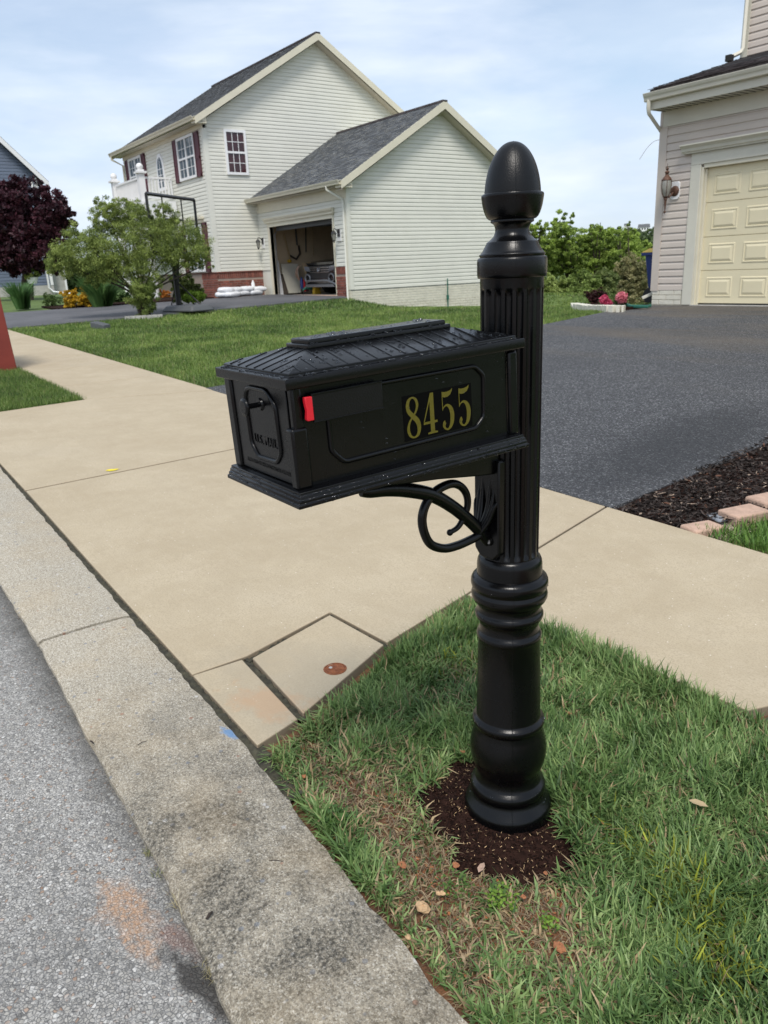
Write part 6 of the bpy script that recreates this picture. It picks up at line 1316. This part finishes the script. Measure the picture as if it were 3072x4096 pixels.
# small clover weeds
def weed(cx, cy, rad, n_, lb, seed, col=((.08, .17, .02), (.22, .34, .05)), sz=.0045):
    r2 = np.random.default_rng(seed); q = r2.uniform(0, 2*math.pi, n_); rr = rad*np.sqrt(r2.uniform(0, 1, n_)); z = float(G(cx, cy)); P_ = np.stack([cx+rr*np.cos(q), cy+rr*np.sin(q), z-.02+r2.uniform(0, .028, n_)], 1)
    a = r2.normal(size=(n_, 3)); a[:, 2] *= .35; a /= np.linalg.norm(a, axis=1)[:, None]; b_ = np.cross(a, np.array([0, 0, 1.])); b_ /= np.linalg.norm(b_, axis=1)[:, None]; s_ = sz*r2.uniform(.6, 1.3, n_)[:, None]
    V_ = np.stack([P_-a*s_, P_+b_*s_*.8, P_+a*s_, P_-b_*s_*.8], 1).reshape(-1, 3); t = r2.uniform(0, 1, n_)[:, None]
    return tag(fastmesh('weed', V_, quads(n_), 'leaf', None, np.array(col[0])*(1-t)+np.array(col[1])*t, org=(cx, cy, z)), lb, 'weed')
weed(-1.01, .985, .036, 130, 'bright green clover weed at the front edge of the mulch ring', 1)
weed(-.90, 1.02, .022, 50, 'small bright weed to the right of the clover in front of the mulch', 2)
weed(-1.10, .93, .04, 80, 'dull green creeping weed between the mulch ring and kerb', 3, ((.05, .11, .02), (.14, .22, .05)))
weed(-.58, .90, .03, 90, 'pale clover sprig at the bottom edge of the lawn', 4)
weed(-1.47, .83, .04, 26, 'broad leaved green weed hugging the kerb left of the mailbox', 5, ((.04, .10, .02), (.10, .20, .05)), .016)
# mulch ring round the post
mb = MB(); nr, na = 14, 40; vs = [(-1.235, 1.17, float(G(-1.235, 1.17))+.004)]; rs = random.Random(9)
for i in range(1, nr+1):
    for j in range(na):
        a = 2*math.pi*j/na; r0 = (.225+.035*math.sin(a*2+2.1)+.018*math.sin(a*5+1)+.012*math.sin(a*9))*i/nr
        xx, yy = -1.235+r0*math.cos(a), 1.17+r0*math.sin(a)/1.08; vs.append((xx, yy, float(G(xx, yy))-.004-.034*(i/nr)**2.2+rs.uniform(-.0035, .0035)))
fs = [(0, 1+j, 1+(j+1) % na) for j in range(na)]+[(1+(i-1)*na+j, 1+i*na+j, 1+i*na+(j+1) % na, 1+(i-1)*na+(j+1) % na) for i in range(1, nr) for j in range(na)]
tag(mb.add(vs, fs).build('mulch_ring', 'mulch', None, smooth=80), kind='structure')
def chips(name, x, y, z, ln, wd, cols, r_, label, cat, tilt=.5):
    n = len(x); th = r_.uniform(0, 2*math.pi, n); el = r_.normal(0, tilt, n); a = np.stack([np.cos(th)*np.cos(el), np.sin(th)*np.cos(el), np.sin(el)], 1)*ln[:, None]/2
    b_ = np.cross(a, r_.normal(size=(n, 3))*.5+np.array([0, 0, 1.])); b_ /= np.linalg.norm(b_, axis=1)[:, None]; b_ *= wd[:, None]/2; c_ = np.cross(a, b_); c_ /= np.linalg.norm(c_, axis=1)[:, None]+1e-9; c_ *= (wd*.30)[:, None]
    P_ = np.stack([x, y, z+np.abs(wd)*.3], 1); V_ = np.stack([P_-a-b_*.5, P_-a*.1-b_, P_+a-b_*.3, P_+a+b_*.4, P_+b_, P_-a+b_*.6, P_+c_, P_+c_+a*.5], 1).reshape(-1, 3); k = np.arange(n)*8
    F_ = np.stack([np.stack([k, k+1, k+6, k+5], 1), np.stack([k+1, k+2, k+7, k+6], 1), np.stack([k+2, k+3, k+4, k+7], 1), np.stack([k+4, k+5, k+6, k+7], 1)], 1).reshape(-1, 4)
    return tag(fastmesh(name, V_, F_, 'chip', None, np.repeat(cols, 4, 0)), label, cat, kind='stuff')
def ringz(x, y):
    a = np.arctan2((y-1.17)*1.08, x+1.235); r0 = (.225+.035*np.sin(a*2+2.1)+.018*np.sin(a*5+1)+.012*np.sin(a*9)); q = np.hypot(x+1.235, (y-1.17)*1.08)/r0; return G(x, y)-.004-.034*np.clip(q, 0, 1)**2.2
n = 15000; x = r_.uniform(-1.56, -.92, n); y = r_.uniform(.88, 1.48, n); k = in_mulch(x, y, 1.06) & (np.hypot(x-PX, y-PY) > .105); x, y = x[k], y[k]; n = len(x)
chips('mulch_chips', x, y, ringz(x, y), r_.uniform(.004, .017, n), r_.uniform(.0015, .005, n), np.array([.026, .012, .0085])*(.3+1.5*r_.uniform(0, 1, n)[:, None]**2), r_, 'dark brown shredded mulch around the post foot', 'mulch')
n = 1500; x = r_.uniform(-1.56, -.92, n); y = r_.uniform(.88, 1.48, n); k = in_mulch(x, y, 1.0) & (np.hypot(x-PX, y-PY) > .11); x, y = x[k], y[k]; n = len(x)
chips('grass_seed', x, y, ringz(x, y)+.003, r_.uniform(.0045, .0085, n), r_.uniform(.0010, .0017, n), np.array([.50, .34, .19])*(.6+.7*r_.uniform(0, 1, n)[:, None]), r_, 'pale grass seed scattered over the dark mulch ring', 'seed')
x, y, n = CRUMB
chips('clay_crumbs', x, y, G(x, y)-.026, r_.uniform(.003, .014, n), r_.uniform(.003, .009, n), np.array([.34, .135, .06])*(.45+.9*r_.uniform(0, 1, n)[:, None]), r_, 'fine orange clay crumbs strewn over the bare soil in front of the post', 'soil', .3)
# mulch bed to the right of the driveway with its paver border
MBED = [(-2.60, 3.39), (-2.16, 3.39), (-2.06, 3.75), (-2.0, 4.2), (-1.85, 5.0), (-1.2, 7.3), (-2.99, 7.3), (-2.80, 5.2)]
z_ = [(a, b_, float(G(a, b_))-.012) for a, b_ in MBED]; tag(MB().add(z_, [tuple(range(len(z_)))]).build('mulch_bed', 'mulch', None), kind='structure')
n = 34000; x = r_.uniform(-3.0, -1.2, n); y = r_.uniform(3.38, 7.2, n)
edge_j = (vnoise(x, y, 6, 3)-.5)*.14; k = inpoly(x+edge_j, y, MBED) & (y > 3.385); x, y = x[k], y[k]; n = len(x)
cc = np.array([.045, .036, .032])*(.35+1.7*r_.uniform(0, 1, n)[:, None]**2); sp_ = r_.uniform(0, 1, n); cc = np.where((sp_ < .035)[:, None], np.array([.33, .25, .19]), cc); cc = np.where((sp_ > .97)[:, None], np.array([.15, .075, .05]), cc)
chips('bark_mulch', x, y, G(x, y)-.008+r_.uniform(0, .012, n), r_.uniform(.012, .055, n), r_.uniform(.004, .013, n), cc, r_, 'black bark mulch filling the bed beside the asphalt driveway', 'mulch', .3)
pv = thing('paver_border', (-2.1, 3.5, .02), 'short border of tumbled tan and grey pavers at the mulch bed corner', 'edging')
def paver(x, y, rz, l, w_, hh, z, mt, tilt=0):
    mb = MB(); c_, s_ = math.cos(rz), math.sin(rz); rs = random.Random(int(x*1000)); P8 = []
    for zz in (-hh, 0):
        for a, b_ in ((-1, -1), (1, -1), (1, 1), (-1, 1)): ax, by_ = a*l/2+rs.uniform(-.006, .006), b_*w_/2+rs.uniform(-.006, .006); P8.append((x+ax*c_-by_*s_, y+ax*s_+by_*c_, float(G(x, y))+z+zz+tilt*a))
    return mb.hexa(P8).build('paver', mt, pv, bevel=.012, bseg=3)
def pvat(px_, py_): q = hit(px_, py_); return q[0], q[1]
a_, b_ = pvat(1518, 1142); paver(a_, b_, 1.25, .185, .125, .06, .012, 'paver_tan')
a_, b_ = pvat(1553, 1118); paver(a_, b_, 1.25, .10, .12, .06, -.002, 'paver_grey')
a_, b_ = pvat(1606, 1116); paver(a_, b_, 1.30, .215, .15, .065, .030, 'paver_tan', .004)
a_, b_ = pvat(1662, 1082); paver(a_, b_, 1.32, .22, .15, .065, .022, 'paver_tan')
a_, b_ = pvat(1720, 1058); paver(a_, b_, 1.32, .22, .15, .065, .015, 'paver_tan')
GP = [(-2.13, 3.40), (.8, 3.40), (.8, 7), (-1.2, 7), (-1.82, 5.0), (-1.93, 4.2), (-1.98, 3.78), (-2.02, 3.55)]
n = 60000; x = r_.uniform(-2.15, .8, n); y = r_.uniform(3.4, 6.5, n); k = inpoly(x, y, GP) & (r_.uniform(0, 1, n) < np.clip(1.2-(y-3.4)*.25, .2, 1)); x, y = x[k], y[k]; n = len(x)
t = np.clip(r_.beta(2, 2, n)+.08, 0, 1); blades('side_lawn', x, y, r_.uniform(.04, .09, n), r_.uniform(.004, .007, n), np.abs(r_.normal(.5, .3, n)), ramp3(t, (.04, .09, .018), (.10, .20, .035), (.20, .33, .07)), r_, label='bright green grass beyond the paver border at the right edge')
n = 900; x = r_.uniform(-2.12, -1.95, n); y = r_.uniform(3.40, 3.75, n)
chips('gravel', x, y, G(x, y)-.028, r_.uniform(.008, .018, n), r_.uniform(.006, .012, n), np.array([.42, .37, .27])*(.5+.8*r_.uniform(0, 1, n)[:, None]), r_, 'small pale gravel spilled between the pavers and grass', 'gravel')

# the neighbour's front lawn
def lawn(name, n, box, ok, hr, wr_, label, seed, tone=(0.0), fade=None, seg=1):
    r2 = np.random.default_rng(seed); x = r2.uniform(box[0], box[1], n); y = r2.uniform(box[2], box[3], n); k = ok(x, y)
    if fade is not None: k &= r2.uniform(0, 1, n) < fade(x, y)
    x, y = x[k], y[k]; n = len(x); D = np.hypot(x, y)
    t = np.clip(r2.beta(2, 2, n)+(vnoise(x, y, 1.6, seed)-.5)*.65+(vnoise(x, y, .5, seed+1)-.5)*.6+(vnoise(x, y, 5, seed+2)-.5)*.4+tone, 0, 1)
    c_ = ramp3(t, (.055, .10, .022), (.135, .22, .045), (.27, .35, .09))
    c_ = np.where((r2.uniform(0, 1, n) < .05)[:, None], np.array([.30, .28, .13]), c_)
    return blades(name, x, y, r2.uniform(hr[0], hr[1], n), r2.uniform(wr_[0], wr_[1], n)*np.clip(D/11, .8, 2.2), np.abs(r2.normal(.55, .35, n)), c_, r2, label=label, seg=seg)
okN = lambda x, y: (y > 3.405+.015*vnoise(x, y, 6, 1)) & (x > -19.36) & (x < -8.26-(y-3.4)*.0885) & (y < 13.6+2.5*(x > -19.1))
lawn('front_lawn', 450000, (-19.4, -8.2, 3.38, 13.5), okN, (.035, .085), (.006, .012), 'mown green lawn between the pavement and the cream house', 31, fade=lambda x, y: np.clip(1.35-np.hypot(x+9, y-3.4)/10, .22, 1))
okT = lambda x, y: inpoly(x, y, [(-8.33, kb(-8.3)+.05), (-8.47, 2.12), (-18.9, 2.12), (-18.9, .98)])
lawn('verge_grass_far', 170000, (-15.5, -8.2, .8, 2.15), okT, (.045, .095), (.005, .009), 'green verge grass in front of the red cabinet at the left edge', 32, tone=-.12, fade=lambda x, y: np.clip(1.2-(-8-x)/7, .2, 1), seg=1)
okB = lambda x, y: (y > 13.0) & (y < 25) & (x > -24) & (x < -8.7) & ~((x < -19.25) & (y < 19.6)) & ~((x > -9.3))
lawn('back_lawn', 130000, (-24, -8.8, 13, 25), okB, (.05, .09), (.010, .016), 'lawn dipping away behind the driveway toward the fence', 33, tone=.1)
lawn('strip_by_drive', 12000, (-9.9, -9.0, 11, 13.4), lambda x, y: x < -9.0, (.04, .08), (.006, .01), 'narrow grass edge beside the top of the driveway', 34, tone=0)
# bare earth at the corner of the cream garage
for k, (x, y) in enumerate(((790, 660), (810, 668), (835, 674))): pass
# ------------------------------------------------------------ small things on the ground
def rock(x, y, r, mt, label, cat='stone', grp=None, seed=0, flat=.55, z=-.012):
    rs = random.Random(seed); mb = MB(); n, m_ = 8, 5; zc = float(G(x, y))+z; vs = []
    for i in range(m_+1):
        a = math.pi*i/m_
        for j in range(n): q = 2*math.pi*j/n; k = r*rs.uniform(.72, 1.2); vs.append((x+k*math.sin(a)*math.cos(q)*1.25, y+k*math.sin(a)*math.sin(q), zc+k*flat*-math.cos(a)))
    mb.add(vs, [(i*n+j, i*n+(j+1) % n, (i+1)*n+(j+1) % n, (i+1)*n+j) for i in range(m_) for j in range(n)])
    o = mb.build('stone' if cat == 'stone' else 'clay_clod', mt, None, org=(x, y, zc)); return tag(o, label, cat, grp)
def gp(x, y): q = hit(x, y, -.02); return float(q[0]), float(q[1])
for k, (px_, py_, r, lb) in enumerate(((915, 1994, .014, 'largest tan rock on the bare soil near the kerb'), (957, 1952, .007, 'small yellowish rock above the largest tan rock'), (946, 1945, .006, 'tiny pale rock beside the small yellowish rock'), (882, 2035, .006, 'narrow tan rock tight against the kerb edge'))):
    a_, b_ = gp(px_, py_); rock(a_, b_, r, 'tanrock', lb, seed=k)
clods = [(660, 1700, .007), (870, 1900, .009), (985, 1890, .008), (1208, 2075, .013), (1130, 1962, .006), (1178, 1905, .005), (1300, 1808, .005), (1288, 1700, .006), (1228, 1562, .008), (1000, 1640, .006), (1006, 1325, .016), (1012, 1340, .010)]
near = ['leftmost on the bare strip beside the kerb', 'left of the clover weed', 'behind the clover weed', 'at the bottom of the lawn, largest of all', 'right of the dull weed', 'on the sandy patch right of the mulch', 'just right of the mulch ring', 'in grass right of the post foot', 'in grass right of the post bulge', 'left of the post at the mulch edge', 'by the pavement corner behind the post', 'in front of the clod at the pavement corner']
for k, (px_, py_, r) in enumerate(clods):
    a_, b_ = gp(px_, py_); rock(a_, b_, r, 'clay', 'orange clay clod '+near[k], 'clod', 'orange clay clods in the grass', 50+k, .5, -.006)
def leaf(px_, py_, l, w_, rz, mt, label, z=.004):
    a_, b_ = gp(px_, py_); zc = float(G(a_, b_))+z; mb = MB(); c_, s_ = math.cos(rz), math.sin(rz); pts = [(-.5, 0, 0), (-.2, .42, .12), (.2, .36, .15), (.5, 0, .05), (.2, -.36, .10), (-.2, -.42, .14), (0, 0, .02)]
    vs = [(a_+(u*l)*c_-(v*w_)*s_, b_+(u*l)*s_+(v*w_)*c_, zc+h_*w_) for u, v, h_ in pts]; mb.add(vs, [(0, 1, 6), (1, 2, 6), (2, 3, 6), (3, 4, 6), (4, 5, 6), (5, 0, 6)])
    return tag(mb.build('dead_leaf', mt, None, org=(a_, b_, zc)), label, 'leaf')
leaf(1505, 1768, .050, .026, .3, 'straw', 'curled tan dead leaf lying on the grass right of the post', .02); leaf(1040, 1905, .035, .018, 2.0, 'paver_tan', 'brown dead leaf between the mulch and the weeds', -.01)
def chunk(px_, py_, l, w_, rz, label, z=.008):
    a_, b_ = gp(px_, py_); zc = float(G(a_, b_))+z; mb = MB(); d = np.array([math.cos(rz), math.sin(rz), 0])*l/2
    return tag(mb.tube([np.array([a_, b_, zc])-d, np.array([a_, b_, zc+.002]), np.array([a_, b_, zc])+d], [w_*.35, w_*.5, w_*.3], 6).build('wood_chip', 'wood', None, org=(a_, b_, zc)), label, 'wood chip')
chunk(456, 2003, .021, .008, 2.1, 'dark wood chip lying on the lower kerb'); chunk(202, 1623, .020, .006, .25, 'dark wood chip at the road edge of the kerb', .002); chunk(310, 1625, .03, .0025, 1.7, 'thin dark twig lying on the kerb'); chunk(600, 1895, .035, .0022, .8, 'thin twig on the kerb below the mulch ring', .007)
# tufts growing in the gutter joint
def tuft(px_, py_, n_, h_, label, seed, c=((.09, .13, .04), (.30, .27, .12))):
    a_, b_ = gp(px_, py_); r2 = np.random.default_rng(seed); x = a_+r2.normal(0, .012, n_); y = b_+r2.normal(0, .006, n_); t = r2.uniform(0, 1, n_)[:, None]
    o = blades('gutter_weed', x, y, r2.uniform(.4, 1, n_)*h_, np.full(n_, .0016), np.abs(r2.normal(1.0, .3, n_)), np.array(c[0])*(1-t)+np.array(c[1])*t, r2, base=-.022); return tag(o, label, 'weed')
tuft(322, 1858, 30, .02, 'upper small green weed in the gutter joint', 1); tuft(342, 1898, 26, .02, 'second green weed in the gutter joint beside the orange stain', 2); tuft(385, 1985, 18, .045, 'wispy dry grass in the gutter joint', 3, ((.30, .26, .14), (.5, .44, .30))); tuft(455, 2110, 40, .03, 'dry grass tuft by the dark stain at the gutter', 4, ((.20, .18, .08), (.40, .34, .2)))
tuft(200, 1300, 30, .02, 'little grass sprig in the joint behind the kerb', 6); tuft(465, 1590, 24, .018, 'moss sprig low in the joint behind the kerb', 7)
# rusty valve cover set in the small pad
lc = hit(724, 1448); vz = float(G(lc[0], lc[1]))+.004
vc = thing('valve_cover', (lc[0], lc[1], vz), 'round rusty iron water valve cover set in the small concrete pad', 'valve cover')
MB().lathe([(-.004, .041), (-.0002, .041), (.0006, .040), (.0006, .036), (-.0012, .0355), (-.0012, .032), (.0002, .0315), (.0002, .001)], (lc[0], lc[1], vz), 40).build('lid', 'rust', vc, smooth=40)
cx_, cy_ = lc[0]-.013, lc[1]-.010; MB().tube([(cx_+.0125*math.cos(q), cy_+.0125*math.sin(q), vz+.0004) for q in [j*2*math.pi/20 for j in range(20)]], .0016, 6, closed=True).build('bolt_ring', 'rust', vc)
MB().tube([(cx_, cy_, vz), (cx_, cy_, vz+.0025)], .0072, 5).build('bolt', 'stone', vc)
for k in range(4):
    q = -.9+k*.45; MB().tube([(lc[0]+.006+.008*math.cos(q+.3), lc[1]+.006+.008*math.sin(q+.3), vz+.0006), (lc[0]+.006+.018*math.cos(q), lc[1]+.006+.018*math.sin(q), vz+.0006)], .0013, 5).build('rib', 'rust', vc)
# sprayed marks
def mark(px_, py_, rx, ry, mt, label, seed, rz=0):
    q = hit(px_, py_); rs = random.Random(seed); pts = []
    for j in range(22): a = 2*math.pi*j/22; k = rs.uniform(.65, 1.1); u, v = rx*k*math.cos(a), ry*k*math.sin(a); xx, yy = q[0]+u*math.cos(rz)-v*math.sin(rz), q[1]+u*math.sin(rz)+v*math.cos(rz); pts.append((xx, yy, float(G(xx, yy))+.004))
    return tag(MB().add(pts, [tuple(range(22))]).build('paint_mark', mt, None), label, 'paint mark')
mark(243, 1017, .055, .026, 'yellowpaint', 'yellow spray paint blotch beside the slab joint', 4, 1.4)
# grey plate on the lawn and the red cabinet at the left edge
q = hit(196, 709); e = hit(224, 711); o = MB().hexa([tuple(q+np.array([0, 0, -.02])), tuple(e+np.array([0, 0, -.02])), tuple(e+np.array([-.1, .18, -.02])), tuple(q+np.array([-.1, .18, -.02])), tuple(q+np.array([0, 0, .13])), tuple(e+np.array([0, 0, .08])), tuple(e+np.array([-.1, .18, .09])), tuple(q+np.array([-.1, .18, .14]))]).build('ground_box', 'grey', None, org=q, bevel=.01); tag(o, 'low slanted grey plastic box lying in the front lawn', 'box')
rq = hit(38, 800); ra = thing('utility_cabinet', rq, 'tall scuffed oxide red metal cabinet cut off by the left edge', 'cabinet'); x1, y1, z1 = rq[0], rq[1], rq[2]-.03
hgt = 1.19; wX = 1.3
MB().hexa([(x1-wX, y1-.75, z1), (x1, y1-.75, z1), (x1+.0, y1+.0, z1), (x1-wX, y1+.0, z1), (x1-wX+.05, y1-.70, z1+hgt), (x1-.05, y1-.70, z1+hgt), (x1-.05, y1-.05, z1+hgt), (x1-wX+.05, y1-.05, z1+hgt)]).build('body', 'redbox', ra, bevel=.01)
MB().box(x1-wX+.03, x1-.03, y1-.72, y1-.03, z1+hgt-.12, z1+hgt+.03).build('cap', 'redbox', ra, bevel=.012); MB().box(x1-wX-.02, x1+.02, y1-.77, y1+.02, z1, z1+.045).build('base_flange', 'redbox', ra, bevel=.008)
for k, (a_, b_, c_) in enumerate(((-.055, .62, .03), (-.05, .80, .02), (-.02, .22, .02), (-.06, 1.0, .015))): MB().ball((x1-.004-.05*b_/hgt, y1-.25-.1*k, z1+b_), c_, 7, 5, (.08, 1, 1)).build('scuff', 'paver_tan', ra)
